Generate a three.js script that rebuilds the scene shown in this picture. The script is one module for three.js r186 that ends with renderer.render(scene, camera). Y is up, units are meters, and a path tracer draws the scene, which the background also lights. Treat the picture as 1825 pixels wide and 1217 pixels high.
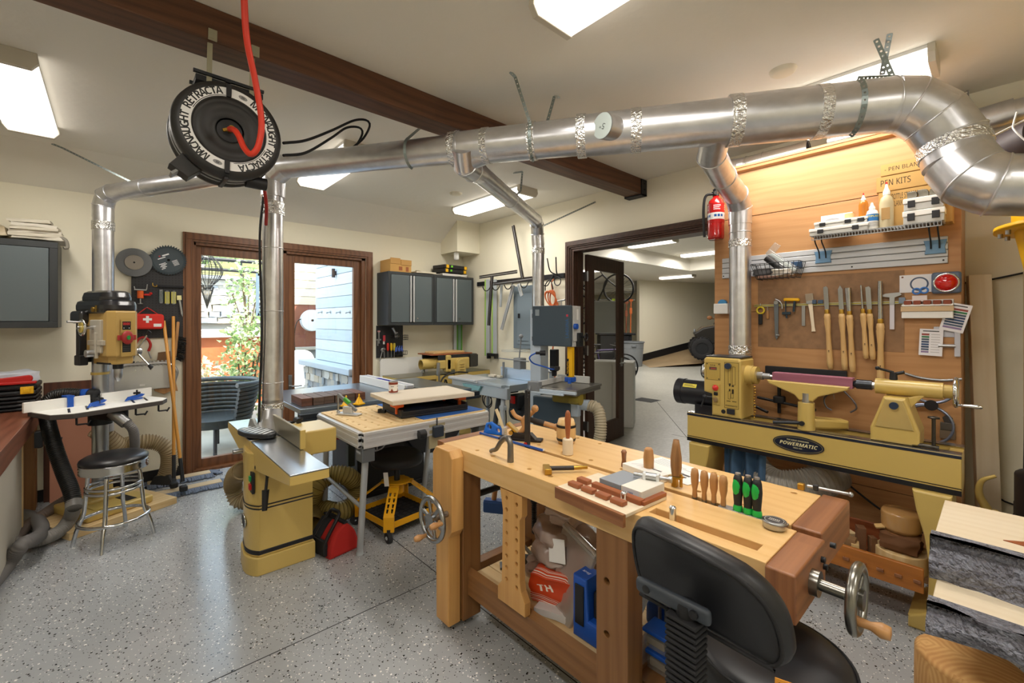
import * as THREE from 'three';
import { RoundedBoxGeometry } from 'three/addons/geometries/RoundedBoxGeometry.js';
import { mergeGeometries, mergeVertices } from 'three/addons/utils/BufferGeometryUtils.js';
import { RectAreaLightUniformsLib } from 'three/addons/lights/RectAreaLightUniformsLib.js';
RectAreaLightUniformsLib.init();

// ---------- camera, sky, sun, exposure ----------
const scene = new THREE.Scene();
const FPX = 784, YAW = 47.9 * Math.PI / 180, HOR = 572, EYE = 1.55;   // focal length and horizon in photo pixels, camera height in metres
const camera = new THREE.PerspectiveCamera(2 * Math.atan(608.5 / FPX) * 180 / Math.PI, 1825 / 1217, 0.05, 120);
camera.position.set(0, EYE, 0);
camera.rotation.set(0, YAW, 0);
camera.setViewOffset(1825, 1217, 0, 608.5 - HOR, 1825, 1217);
camera.updateMatrixWorld();
scene.background = new THREE.Color(0.62, 0.81, 1.0);
scene.backgroundIntensity = 3.4;
const sun = new THREE.DirectionalLight(0xfff3df, 10);
sun.position.set(4, 22, -12); sun.target.position.set(-9, 0, -3);
sun.castShadow = true; sun.shadow.mapSize.set(2048, 2048);
Object.assign(sun.shadow.camera, { left: -16, right: 16, top: 16, bottom: -16, near: 1, far: 60 });
scene.add(sun, sun.target);
const renderer = new THREE.WebGLRenderer({ antialias: true });
renderer.toneMapping = THREE.LinearToneMapping;
renderer.toneMappingExposure = 1.3;
renderer.shadowMap.enabled = true;
const LAMP_POWER = 17;      // radiance of each ceiling light's area light

// ---------- helpers ----------
const PI = Math.PI, V = (x, y, z) => new THREE.Vector3(x, y, z);
function ray(px, py) {
  const a = (px - 912.5) / FPX;
  return V(-Math.sin(YAW) + a * Math.cos(YAW), -(py - HOR) / FPX, -Math.cos(YAW) - a * Math.sin(YAW));
}
const atD = (d, px, py) => ray(px, py).multiplyScalar(d).add(V(0, EYE, 0));
const onX = (v, px, py) => { const r = ray(px, py); return r.multiplyScalar(v / r.x).add(V(0, EYE, 0)); };
const onY = (v, px, py) => { const r = ray(px, py); return r.multiplyScalar((v - EYE) / r.y).add(V(0, EYE, 0)); };
const onZ = (v, px, py) => { const r = ray(px, py); return r.multiplyScalar(v / r.z).add(V(0, EYE, 0)); };
let seedS = 7;
const rnd = () => { seedS = (seedS * 1664525 + 1013904223) >>> 0; return seedS / 4294967296; };
const rr = (a, b) => a + (b - a) * rnd();

// textures: value noise that tiles
function noiseGrid(n, seed) { const g = new Float32Array(n * n); let s = seed * 7919 + 13; for (let i = 0; i < n * n; i++) { s = (s * 1664525 + 1013904223) >>> 0; g[i] = s / 4294967296; } return g; }
const grids = new Map();
function vn(u, v, n, seed) {
  const k = n + '_' + seed; if (!grids.has(k)) grids.set(k, noiseGrid(n, seed)); const g = grids.get(k);
  u = ((u % 1) + 1) % 1 * n; v = ((v % 1) + 1) % 1 * n;
  const i = Math.floor(u), j = Math.floor(v), a = u - i, b = v - j, i1 = (i + 1) % n, j1 = (j + 1) % n;
  const sa = a * a * (3 - 2 * a), sb = b * b * (3 - 2 * b);
  return (g[j * n + i] * (1 - sa) + g[j * n + i1] * sa) * (1 - sb) + (g[j1 * n + i] * (1 - sa) + g[j1 * n + i1] * sa) * sb;
}
const fbm = (u, v, n, seed, oct = 4) => { let s = 0, a = .5; for (let o = 0; o < oct; o++) { s += a * vn(u, v, n << o, seed + o); a *= .5; } return s / (1 - Math.pow(.5, oct)); };
function tex(w, h, fn, rep = 1, srgb = true) {
  const d = new Uint8Array(w * h * 4);
  for (let y = 0; y < h; y++) for (let x = 0; x < w; x++) { const c = fn(x / w, y / h, x, y), i = (y * w + x) * 4; d[i] = c[0]; d[i + 1] = c[1]; d[i + 2] = c[2]; d[i + 3] = 255; }
  const t = new THREE.DataTexture(d, w, h); t.wrapS = t.wrapT = THREE.RepeatWrapping; t.magFilter = THREE.LinearFilter; t.minFilter = THREE.LinearMipmapLinearFilter; t.generateMipmaps = true;
  t.repeat.set(Array.isArray(rep) ? rep[0] : rep, Array.isArray(rep) ? rep[1] : rep); if (srgb) t.colorSpace = THREE.SRGBColorSpace; t.needsUpdate = true; return t;
}
const hex = (h) => [(h >> 16) & 255, (h >> 8) & 255, h & 255];
const mixc = (a, b, t) => [a[0] + (b[0] - a[0]) * t, a[1] + (b[1] - a[1]) * t, a[2] + (b[2] - a[2]) * t];
// wood: grain runs along v; one tile is 0.5 m across and 1.5 m along
function woodTex(light, dark, seed, streak = 1, wave = 1) {
  const L = hex(light), D = hex(dark);
  return tex(256, 512, (u, v) => {
    const w = u + .05 * wave * (fbm(u, v, 3, seed + 5, 2) - .5);
    const ring = .5 + .5 * Math.sin(2 * PI * (w * 9 + 2.2 * wave * fbm(u, v, 2, seed + 9, 3)));
    const fine = fbm(u * 1, v * .06 + .3, 64, seed, 3), broad = fbm(u, v, 3, seed + 3, 3);
    const t = Math.min(1, Math.max(0, .15 + streak * (.34 * ring * ring + .42 * (fine - .3)) + .3 * (broad - .5)));
    return mixc(L, D, t);
  }, [2, .667]);
}
const mats = {};
function mat(color, rough = .6, metal = 0, extra) {
  const k = extra ? null : color + '_' + rough + '_' + metal;
  if (k && mats[k]) return mats[k];
  const m = new THREE.MeshPhysicalMaterial({ color, roughness: rough, metalness: metal, ...(extra || {}) });
  if (k) mats[k] = m; return m;
}
const woodMat = (light, dark, seed, rough = .5, streak = 1, extra = {}) => new THREE.MeshPhysicalMaterial({ map: woodTex(light, dark, seed, streak), roughness: rough, ...extra });

// geometry helpers
function X(g, x = 0, y = 0, z = 0, rx = 0, ry = 0, rz = 0, s) {
  const m = new THREE.Matrix4().compose(V(x, y, z), new THREE.Quaternion().setFromEuler(new THREE.Euler(rx, ry, rz, 'YXZ')), s ? (s.isVector3 ? s : V(s, s, s)) : V(1, 1, 1));
  return g.applyMatrix4(m);
}
// box given by centre; r = edge rounding
function box(w, h, d, x = 0, y = 0, z = 0, r = 0, rot) {
  r = Math.min(r, w / 2.01, h / 2.01, d / 2.01);
  const g = r > 0 ? new RoundedBoxGeometry(w, h, d, r > .012 ? 3 : 1, r) : new THREE.BoxGeometry(w, h, d);
  return X(g, x, y, z, ...(rot || []));
}
// box given by its limits
const lim = (x0, x1, y0, y1, z0, z1, r = 0) => box(Math.abs(x1 - x0), Math.abs(y1 - y0), Math.abs(z1 - z0), (x0 + x1) / 2, (y0 + y1) / 2, (z0 + z1) / 2, r);
function cyl(r1, r2, h, x = 0, y = 0, z = 0, axis = 'y', seg = 24, open = false) {
  const g = new THREE.CylinderGeometry(r1, r2, h, seg, 1, open);
  if (axis === 'x') g.rotateZ(-PI / 2); if (axis === 'z') g.rotateX(PI / 2);
  return g.translate(x, y, z);
}
function rod(a, b, r, seg = 8, r2) {
  const d = b.clone().sub(a), g = new THREE.CylinderGeometry(r2 ?? r, r, d.length(), seg);
  g.applyQuaternion(new THREE.Quaternion().setFromUnitVectors(V(0, 1, 0), d.clone().normalize()));
  const c = a.clone().add(b).multiplyScalar(.5); return g.translate(c.x, c.y, c.z);
}
const sph = (r, x = 0, y = 0, z = 0, sx = 1, sy = 1, sz = 1, seg = 16) => new THREE.SphereGeometry(r, seg, Math.max(8, seg * .75 | 0)).scale(sx, sy, sz).translate(x, y, z);
const tor = (R, r, x = 0, y = 0, z = 0, axis = 'z', seg = 32, arc = 2 * PI) => { const g = new THREE.TorusGeometry(R, r, 10, seg, arc); if (axis === 'y') g.rotateX(PI / 2); if (axis === 'x') g.rotateY(PI / 2); return g.translate(x, y, z); };
const lat = (pts, seg = 28) => new THREE.LatheGeometry(pts.map(p => new THREE.Vector2(Math.max(p[0], 1e-4), p[1])), seg);
const pv = (p) => p.isVector3 ? p : V(...p);
// sweep round section along a smooth (or straight-jointed) path; rad may be a function of 0..1
function tube(pts, r, n = 40, seg = 10, closed = false, tension = .5) {
  const c = new THREE.CatmullRomCurve3(pts.map(pv), closed, 'catmullrom', tension); return sweep(c, r, n, seg, closed);
}
function sweep(curve, r, n, seg, closed = false, caps = true) {
  const fr = curve.computeFrenetFrames(n, closed), P = [], N = [], U = [], I = [], rf = typeof r === 'function' ? r : () => r;
  for (let i = 0; i <= n; i++) {
    const t = i / n, p = curve.getPointAt(t), k = rf(t, i);
    for (let j = 0; j <= seg; j++) {
      const a = j / seg * 2 * PI, nx = fr.normals[i].clone().multiplyScalar(Math.cos(a)).addScaledVector(fr.binormals[i], Math.sin(a));
      P.push(p.x + nx.x * k, p.y + nx.y * k, p.z + nx.z * k); N.push(nx.x, nx.y, nx.z); U.push(j / seg, t);
      if (i < n && j < seg) { const b = i * (seg + 1) + j, c2 = b + seg + 1; I.push(b, b + 1, c2, b + 1, c2 + 1, c2); }
    }
  }
  if (caps && !closed) for (const [i, s] of [[0, -1], [n, 1]]) {
    const c = P.length / 3, p = curve.getPointAt(i / n), t = fr.tangents[i], k = rf(i / n, i); P.push(p.x, p.y, p.z); N.push(t.x * s, t.y * s, t.z * s); U.push(.5, .5);
    for (let j = 0; j <= seg; j++) { const b = (i * (seg + 1) + j) * 3; P.push(P[b], P[b + 1], P[b + 2]); N.push(t.x * s, t.y * s, t.z * s); U.push(.5, .5); if (j < seg) s > 0 ? I.push(c, c + 1 + j, c + 2 + j) : I.push(c, c + 2 + j, c + 1 + j); }
  }
  const g = new THREE.BufferGeometry();
  g.setAttribute('position', new THREE.Float32BufferAttribute(P, 3)); g.setAttribute('normal', new THREE.Float32BufferAttribute(N, 3)); g.setAttribute('uv', new THREE.Float32BufferAttribute(U, 2)); g.setIndex(I); return g;
}
// corrugated hose
function hose(pts, r, pitch = .012, amp = .004, seg = 14) {
  const c = new THREE.CatmullRomCurve3(pts.map(pv)), L = c.getLength(), k = Math.max(8, Math.round(L / pitch)), n = k * 4;
  return recalc(sweep(c, (t) => r + amp * Math.cos(t * k * 2 * PI), n, seg, false, false));
}
const recalc = (g) => { g.computeVertexNormals(); return g; };
// straight-segment path with rounded corners
function pathCurve(pts, fillet) {
  const c = new THREE.CurvePath(), p = pts.map(pv); let cur = p[0];
  for (let i = 1; i < p.length; i++) {
    if (i === p.length - 1) { c.add(new THREE.LineCurve3(cur, p[i])); break; }
    const a = p[i].clone().sub(p[i - 1]), b = p[i + 1].clone().sub(p[i]), f = Math.min(fillet, a.length() * .49, b.length() * .49);
    const s = p[i].clone().addScaledVector(a.normalize(), -f), e = p[i].clone().addScaledVector(b.normalize(), f);
    c.add(new THREE.LineCurve3(cur, s)); c.add(new THREE.QuadraticBezierCurve3(s, p[i], e)); cur = e;
  }
  return c;
}
const pipe = (pts, r, fillet = .05, n = 60, seg = 10) => { const c = new THREE.CatmullRomCurve3(samplePath(pathCurve(pts, fillet), n)); return sweep(c, r, n * 2, seg); };
function samplePath(c, n) { const o = []; for (let i = 0; i <= n; i++) o.push(c.getPointAt(i / n)); return o; }
function poly(pts) { const s = new THREE.Shape(); pts.forEach((p, i) => i ? s.lineTo(p[0], p[1]) : s.moveTo(p[0], p[1])); s.closePath(); return s; }
function roundRect(w, h, r, x = 0, y = 0) { const s = new THREE.Shape(), a = x - w / 2, b = y - h / 2; s.moveTo(a + r, b); s.lineTo(a + w - r, b); s.absarc(a + w - r, b + r, r, -PI / 2, 0); s.lineTo(a + w, b + h - r); s.absarc(a + w - r, b + h - r, r, 0, PI / 2); s.lineTo(a + r, b + h); s.absarc(a + r, b + h - r, r, PI / 2, PI); s.lineTo(a, b + r); s.absarc(a + r, b + r, r, PI, 1.5 * PI); return s; }
const hole = (x, y, r) => { const p = new THREE.Path(); p.absarc(x, y, r, 0, 2 * PI, true); return p; };
// extrude a 2-D outline by depth (centred on z)
function ext(shape, depth, bevel = 0, holes = [], cs = 8) {
  if (Array.isArray(shape)) shape = poly(shape); shape.holes.push(...holes);
  const g = new THREE.ExtrudeGeometry(shape, { depth: depth - 2 * bevel, bevelEnabled: bevel > 0, bevelThickness: bevel, bevelSize: bevel, bevelOffset: -bevel, bevelSegments: 2, curveSegments: cs });
  return g.translate(0, 0, -depth / 2 + bevel);
}
// cuboid-projected uv in metres; v follows the grain axis
function boxUV(g, grain = 'y') {
  const p = g.attributes.position, uv = new Float32Array(p.count * 2), ax = { x: 0, y: 1, z: 2 }[grain], A = V(), B = V(), C = V();
  for (let i = 0; i < p.count; i += 3) {
    A.fromBufferAttribute(p, i); B.fromBufferAttribute(p, i + 1); C.fromBufferAttribute(p, i + 2);
    const n = B.clone().sub(A).cross(C.clone().sub(A)), m = [Math.abs(n.x), Math.abs(n.y), Math.abs(n.z)];
    let d = m.indexOf(Math.max(...m)), o = [0, 1, 2].filter(k => k !== d), vv = o.includes(ax) ? ax : o[1], uu = o.find(k => k !== vv);
    for (let k = 0; k < 3; k++) { const q = [A, B, C][k].toArray(); uv[(i + k) * 2] = q[uu] + q[d] * .37; uv[(i + k) * 2 + 1] = q[vv]; }
  }
  g.setAttribute('uv', new THREE.BufferAttribute(uv, 2)); return g;
}
function merge(list, grain, keep) {
  list = (Array.isArray(list) ? list.flat(3) : [list]).map(g => { const n = g.index ? g.toNonIndexed() : g; for (const k of Object.keys(n.attributes)) if (!['position', 'normal', 'uv'].includes(k)) n.deleteAttribute(k); return n; });
  const g = list.length > 1 ? mergeGeometries(list) : list[0]; return keep ? g : boxUV(g, grain);
}
const used = new Map();
function numbered(n) { const k = used.get(n) || 0; used.set(n, k + 1); return k ? n + '_' + String(k).padStart(3, '0') : n; }
function mesh(name, geos, m, opt = {}) { const o = new THREE.Mesh(merge(geos, opt.grain, opt.keep), m); o.name = name; o.castShadow = o.receiveShadow = true; return o; }
function part(parent, name, geos, m, opt = {}) { const o = mesh(name, geos, m, opt); if (opt.label) o.userData.label = opt.label; if (opt.kind) o.userData.kind = opt.kind; parent.add(o); return o; }
function thing(name, label, category, pos = [0, 0, 0], turn = 0, group) {
  const o = new THREE.Group(); o.name = numbered(name); scene.add(o); o.position.copy(pv(pos)); o.rotation.y = turn; o.userData = { label, category }; if (group) o.userData.group = group; return o;
}
function solo(name, label, category, geos, m, opt = {}) { const o = mesh(numbered(name), geos, m, opt); o.userData = { label, category }; if (opt.group) o.userData.group = opt.group; if (opt.kind) o.userData.kind = opt.kind; if (opt.pos) o.position.copy(pv(opt.pos)); if (opt.rot) o.rotation.set(...opt.rot, 'YXZ'); scene.add(o); return o; }
function struct(name, geos, m, opt = {}) { const o = mesh(name, geos, m, opt); o.userData = { kind: 'structure' }; if (opt.label) o.userData.label = opt.label; scene.add(o); return o; }
function structGroup(name, label) { const o = new THREE.Group(); o.name = name; o.userData = { kind: 'structure', label }; scene.add(o); return o; }
function dup(root, pos, turn, label, group) { const c = root.clone(); c.userData = { ...root.userData }; c.name = numbered(root.name.replace(/_\d{3}$/, '')); c.position.copy(pv(pos)); c.rotation.y = turn ?? root.rotation.y; if (label) c.userData.label = label; if (group) c.userData.group = group; scene.add(c); return c; }
// flat printed panel: canvas drawn at w x h pixels on a plane sw x sh metres, facing +z
function print(w, h, draw, rough = .6, extra = {}) { const c = document.createElement('canvas'); c.width = w; c.height = h; const x = c.getContext('2d'); draw(x, w, h); const t = new THREE.CanvasTexture(c); t.colorSpace = THREE.SRGBColorSpace; return new THREE.MeshPhysicalMaterial({ map: t, roughness: rough, ...extra }); }
const plane = (w, h, x = 0, y = 0, z = 0, rot) => X(new THREE.PlaneGeometry(w, h), x, y, z, ...(rot || []));

// ---------- materials ----------
const wallTex = tex(512, 512, (u, v) => { const n = fbm(u, v, 24, 3, 4), b = 128 + (n - .5) * 190; return [b, b, b]; }, [.8, .8], false);
const WALL = mat(0xece6d0, .85, 0, { bumpMap: wallTex, bumpScale: .0016 });
const CEIL = mat(0xebe7db, .9, 0, { bumpMap: wallTex, bumpScale: .0022 });
const chips = (() => {
  const n = 2048, d = new Uint8Array(n * n * 4); const base = hex(0xa5a8aa);
  for (let y = 0; y < n; y++) for (let x = 0; x < n; x++) { const i = (y * n + x) * 4, k = 1 + .10 * (fbm(x / n, y / n, 6, 21, 4) - .5); d[i] = base[0] * k; d[i + 1] = base[1] * k; d[i + 2] = base[2] * k; d[i + 3] = 255; }
  let s = 99; const R = () => { s = (s * 1664525 + 1013904223) >>> 0; return s / 4294967296; };
  const cols = [[26, 26, 28], [26, 26, 28], [238, 236, 230], [245, 244, 240], [92, 92, 92]];
  for (let k = 0; k < 9500; k++) {      // flakes: small convex quads of vinyl
    const cx = R() * n, cy = R() * n, r = 2.2 + 5.5 * R() * R(), a = R() * 7, e = .45 + .55 * R(), c = cols[Math.floor(R() * 5)], q = Math.ceil(r) + 1;
    for (let y = -q; y <= q; y++) for (let x = -q; x <= q; x++) {
      const u = (x * Math.cos(a) + y * Math.sin(a)), w = (-x * Math.sin(a) + y * Math.cos(a)) / e; if (Math.abs(u) + Math.abs(w) * .8 > r) continue;
      const i = ((((Math.floor(cy) + y) % n + n) % n) * n + ((Math.floor(cx) + x) % n + n) % n) * 4; d[i] = c[0]; d[i + 1] = c[1]; d[i + 2] = c[2];
    }
  }
  const t = new THREE.DataTexture(d, n, n); t.wrapS = t.wrapT = THREE.RepeatWrapping; t.magFilter = THREE.LinearFilter; t.minFilter = THREE.LinearMipmapLinearFilter; t.generateMipmaps = true; t.colorSpace = THREE.SRGBColorSpace; t.repeat.set(.55, .55); t.needsUpdate = true; return t;
})();
const floorBump = tex(512, 512, (u, v) => { const b = 128 + 90 * (fbm(u, v, 32, 41, 3) - .5); return [b, b, b]; }, [1.2, 1.2], false);
const FLOOR = mat(0xffffff, .2, 0, { map: chips, bumpMap: floorBump, bumpScale: .0012, specularIntensity: .9 });
const DARKWOOD = woodMat(0x855735, 0x4a2c18, 11, .42, .9);
const WALNUTDOOR = woodMat(0x553a2c, 0x302018, 12, .38, .8);
const BEAM = woodMat(0x6e462c, 0x382012, 14, .5, 1);
const MAPLE = woodMat(0xe8c287, 0xd3a05c, 15, .35, .6);
const OAKJAW = woodMat(0xdcab68, 0xbd8442, 16, .4, .6);
const WALNUT = woodMat(0xa87148, 0x6a4026, 17, .38, 1);
const BROWNLEG = woodMat(0x9a6d42, 0x64411f, 18, .45, .7);
const PINE = woodMat(0xe8cf9f, 0xcda467, 19, .6, .8);
const PLY = woodMat(0xc79868, 0xa57446, 20, .45, .6);
const PALE = woodMat(0xe9dcc4, 0xd2bd9a, 22, .65, .45);
const CHERRY = woodMat(0xa8643c, 0x77391c, 23, .42, .9);
const HANDLEWOOD = woodMat(0xc69560, 0x966538, 24, .4, .7);
const ASH = woodMat(0xdcb880, 0xb68e56, 25, .4, .8);
const GOLD = mat(0xc9ad60, .34, 0, { clearcoat: .35, clearcoatRoughness: .3 });
const GOLDD = mat(0xc0a458, .45);
const BLACK = mat(0x17171a, .5), BLACKR = mat(0x1d1d20, .8), RUBBER = mat(0x232325, .75), DARKMETAL = mat(0x35373a, .45, .6);
const CHROME = mat(0xd6d8da, .14, 1), STEEL = mat(0xb4b6b8, .32, 1), IRON = mat(0x8f9498, .38, .9), ALU = mat(0xd8dadc, .35, .5), BRASS = mat(0xb8923f, .35, .9);
const galvTex = tex(256, 256, (u, v) => { const b = 232 + 30 * (fbm(u, v, 16, 61, 3) - .5) + 14 * (fbm(u, v, 4, 62, 2) - .5); return [b, b, b + 3]; }, [1.5, 1.5]);
const GALV = mat(0xeeeff0, .3, .95, { map: galvTex });
const foilBump = tex(256, 256, (u, v) => { const b = 255 * fbm(u, v, 20, 71, 4); return [b, b, b]; }, [5, 5], false);
const FOIL = mat(0xe4e5e6, .2, 1, { bumpMap: foilBump, bumpScale: .012 });
const WHITE = mat(0xe9e9e6, .55), WHITEP = mat(0xf1f0ea, .7), CREAM = mat(0xe7dfc8, .6), RED = mat(0xc01a14, .4), BLUE = mat(0x1c56b8, .45), YELLOW = mat(0xf0b810, .42), ORANGE = mat(0xe2601b, .5), GREY = mat(0x7f8386, .55), LGREY = mat(0xb9c0c4, .45), CARD = mat(0xc79a58, .85), GREEN = mat(0x16b24a, .4);
const GLASS = new THREE.MeshPhysicalMaterial({ color: 0xffffff, roughness: .02, transmission: 1, thickness: 0, ior: 1.5 });
const CLEARP = new THREE.MeshPhysicalMaterial({ color: 0xf4f6f6, roughness: .12, transmission: .88, thickness: 0, ior: 1.4 });

// ---------- the room ----------
const LX = -5.515, BZ = -3.968, CY = 2.97, RX = 3.0, FZ = 2.4, LT = 2.70;
const floorG = structGroup('floor', 'grey epoxy floor scattered with black and white flakes');
part(floorG, 'slab', lim(-5.75, RX, -.2, 0, -4.0, FZ + .2), FLOOR, { grain: 'z' });
part(floorG, 'joint', lim(-2.2725, -2.2675, -.02, .0006, -4.0, FZ), BLACKR);
part(floorG, 'joint', lim(-5.5, RX, -.02, .0006, -1.4725, -1.4675), BLACKR);
const DZ0 = -.60, DZ1 = -2.42, DT = 2.36;                         // glass door opening in the left wall
struct('wall_left', [lim(LX - .15, LX, 0, CY, DZ0, FZ + .2), lim(LX - .15, LX, 0, CY, BZ - .15, DZ1), lim(LX - .15, LX, DT, CY, DZ1, DZ0)], WALL);
const OX0 = -3.34, OX1 = -1.42, OT = 2.385;                       // wide opening to the next room
struct('wall_back', [lim(LX, OX0, 0, CY, BZ - .15, BZ), lim(OX1, RX, 0, CY, BZ - .15, BZ), lim(OX0, OX1, OT, CY, BZ - .15, BZ)], WALL);
struct('wall_right', lim(RX, RX + .15, 0, CY, BZ - .15, FZ + .2), WALL);
struct('wall_front', lim(LX, RX, 0, CY, FZ, FZ + .15), WALL);
struct('ceiling', [lim(LX - .15, RX + .15, CY, CY + .25, BZ - .15, FZ + .2), X(ext([[LX, CY], [LX, LT], [-5.09, CY]], FZ - BZ), 0, 0, (FZ + BZ) / 2)], CEIL);
struct('trim_1', [lim(LX, LX + .42, 2.53, CY, BZ, BZ + .40, .004)], WALL, { label: 'boxed plaster soffit in the ceiling corner' });
struct('baseboard_left', [lim(LX, LX + .012, 0, .1, -.51, FZ), lim(LX, LX + .012, 0, .1, BZ, -2.51)], BLACK);
struct('baseboard_back', [lim(LX, -3.44, 0, .1, BZ, BZ + .012), lim(-1.32, RX, 0, .1, BZ, BZ + .012)], BLACK);
// dark casing round the glass door: stepped profile
const casing = (w) => ext([[0, 0], [w, 0], [w, .018], [w * .72, .018], [w * .66, .026], [w * .4, .026], [w * .34, .034], [0, .034]], 1);
function frameX(z0, z1, y1, w) {          // on a wall facing +x
  const out = []; for (const [a, b, c, d] of [[z0, z0 + w, 0, y1], [z1 - w, z1, 0, y1], [z1 - w, z0 + w, y1, y1 + w]])
    out.push(lim(LX, LX + .02, c, d, a, b, .003), lim(LX, LX + .032, c + (c ? .02 : 0), d - (c ? .02 : -.02), a + .02, b - .02, .003)); return out;
}
struct('trim_2', [frameX(DZ0, DZ1, DT, .09)].flat(), DARKWOOD, { label: 'stained wood casing of the glass door' });
struct('trim_3', [[OX0 - .095, OX0, 0, OT], [OX1, OX1 + .095, 0, OT], [OX0 - .095, OX1 + .095, OT, OT + .095]].map(([a, b, c, d]) => [lim(a, b, c, d, BZ, BZ + .02, .003), lim(a + .02, b - .02, c + (c ? .02 : 0), d - (c ? .02 : -.021), BZ, BZ + .032, .003), lim(Math.max(a + .04, OX0 - .05), Math.min(b - .04, OX1 + .05), c ? c + .035 : 0, d - (c ? .035 : -.036), BZ, BZ + .042, .003)]).flat().concat([lim(OX0 - .001, OX0 + .025, 0, OT - .026, BZ - .17, BZ + .01), lim(OX1 - .025, OX1 + .001, 0, OT - .026, BZ - .17, BZ + .01), lim(OX0, OX1, OT - .025, OT + .001, BZ - .17, BZ + .01), lim(OX0 + .025, OX0 + .04, 0, OT - .025, BZ - .1, BZ - .05)]), WALNUTDOOR, { label: 'dark stained casing of the wide doorway' });
// patio doors in the left wall
const d1 = structGroup('door_1', 'stained wood patio doors with two tall glass panes');
{
  const xa = LX - .1, xb = LX - .045, fr = DARKWOOD;
  part(d1, 'frame', [lim(xa - .03, LX - .005, 0, DT, DZ0 - .02, DZ0), lim(xa - .03, LX - .005, 0, DT, DZ1, DZ1 + .05), lim(xa - .03, LX - .005, DT - .03, DT, DZ1, DZ0), lim(xa - .03, LX + .03, 0, .025, DZ1, DZ0), lim(xa - .03, LX - .005, 0, DT, -1.475, -1.425)], fr);
  const sash = (z0, z1, g0, g1) => [lim(xa, xb, .02, DT - .03, z0, g0, .004), lim(xa, xb, .02, DT - .03, g1, z1, .004), lim(xa, xb, 2.24, DT - .03, g0, g1, .004), lim(xa, xb, .02, .115, g0, g1, .004)];
  const s1 = part(d1, 'sash', sash(-.622, -1.425, -.67, -1.34), fr), s2 = part(d1, 'sash', sash(-1.475, -2.37, -1.575, -2.282), fr);
  part(s1, 'pane', lim(xa + .024, xa + .03, .11, 2.245, -.665, -1.345), GLASS); part(s2, 'pane', lim(xa + .024, xa + .03, .11, 2.245, -1.57, -2.285), GLASS);
  part(s2, 'door_handle', [lim(xb, xb + .008, .62, .92, -1.545, -1.505, .003), rod(V(xb, .79, -1.525), V(xb + .05, .79, -1.525), .009), rod(V(xb + .05, .79, -1.525), V(xb + .05, .79, -1.64), .009), cyl(.014, .014, .012, xb + .012, .68, -1.525, 'x')], STEEL, { label: 'brushed lever handle and plate' });
}
// leaf of the double door, swung open into the next room
const d2 = structGroup('door_2', 'dark wood door leaf with one tall glass pane standing open');
{
  const x0 = OX0 + .03, x1 = x0 + .045, za = BZ - .19, zb = za - .92, T = 2.34;
  part(d2, 'leaf_frame', [lim(x0, x1, .01, T, za, za - .15, .003), lim(x0, x1, .01, T, zb + .15, zb, .003), lim(x0, x1, T - .17, T, za - .15, zb + .15, .003), lim(x0, x1, .01, .27, za - .15, zb + .15, .003)], WALNUTDOOR);
  part(d2, 'pane', lim(x0 + .02, x0 + .026, .26, T - .16, za - .145, zb + .145), GLASS);
  for (const y of [2.08, 1.2, .3]) part(d2, 'hinge', [lim(x0 - .028, x1 + .012, y - .055, y + .055, za + .002, za + .008, .001), cyl(.009, .009, .12, x1 + .004, y, za + .015, 'y', 10)], STEEL);
  part(d2, 'door_handle', [lim(x1, x1 + .008, .95, 1.06, zb + .05, zb + .1, .002), rod(V(x1, 1.0, zb + .075), V(x1 + .05, 1.0, zb + .075), .009), rod(V(x1 + .05, 1.0, zb + .075), V(x1 + .05, 1.0, zb + .2), .009)], STEEL);
}
{ const hp = V(OX0 + .03, 0, BZ - .19), f = .12; d2.rotation.y = f; d2.position.copy(hp).sub(hp.clone().applyAxisAngle(V(0, 1, 0), f)); }
// beam with end bracket
solo('ceiling_beam', 'dark stained timber beam running under the ceiling', 'beam', [lim(-2.56, -2.385, 2.815, CY, BZ, FZ, .006)], BEAM, { grain: 'z' });
solo('beam_bracket', 'black steel bracket holding the beam end at the wall', 'bracket', [lim(-2.575, -2.37, 2.80, 2.815, BZ, BZ + .09, .002), lim(-2.575, -2.56, 2.80, CY - .01, BZ, BZ + .09, .002), lim(-2.385, -2.37, 2.80, CY - .01, BZ, BZ + .09, .002), ...[-2.578, -2.367].map(x => [cyl(.008, .008, .012, x, 2.86, BZ + .045, 'x', 8), cyl(.008, .008, .012, x, 2.92, BZ + .045, 'x', 8)]).flat()], BLACK);

// ---------- ceiling lights ----------
const LENS = new THREE.MeshStandardMaterial({ color: 0xffffff, roughness: .6, emissive: 0xfff6ea, emissiveIntensity: 2.2 });
const CAPM = mat(0xcfc8b8, .6);
function ceilingLight(x, z, y, label, len = 1.22, power = LAMP_POWER, turn = 0) {
  const t = thing('ceiling_light', label, 'light', [x, y, z], turn, 'wraparound ceiling lights');
  part(t, 'body', lim(-len / 2, len / 2, -.035, 0, -.13, .13, .004), WHITE);
  part(t, 'diffuser', X(ext([[-.13, -.02], [-.135, -.05], [-.11, -.085], [.11, -.085], [.135, -.05], [.13, -.02]], len - .03, .003), 0, 0, 0, 0, PI / 2, 0), LENS);
  for (const s of [-1, 1]) part(t, 'end_cap', X(ext([[-.135, -.0], [-.142, -.05], [-.113, -.09], [.113, -.09], [.142, -.05], [.135, 0]], .03, .002), s * (len / 2 - .01), 0, 0, 0, PI / 2, 0), CAPM);
  const a = new THREE.RectAreaLight(0xfff9f1, power, len - .05, .24); a.position.set(0, -.095, 0); a.rotation.x = -PI / 2; t.add(a);
  return t;
}
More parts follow.
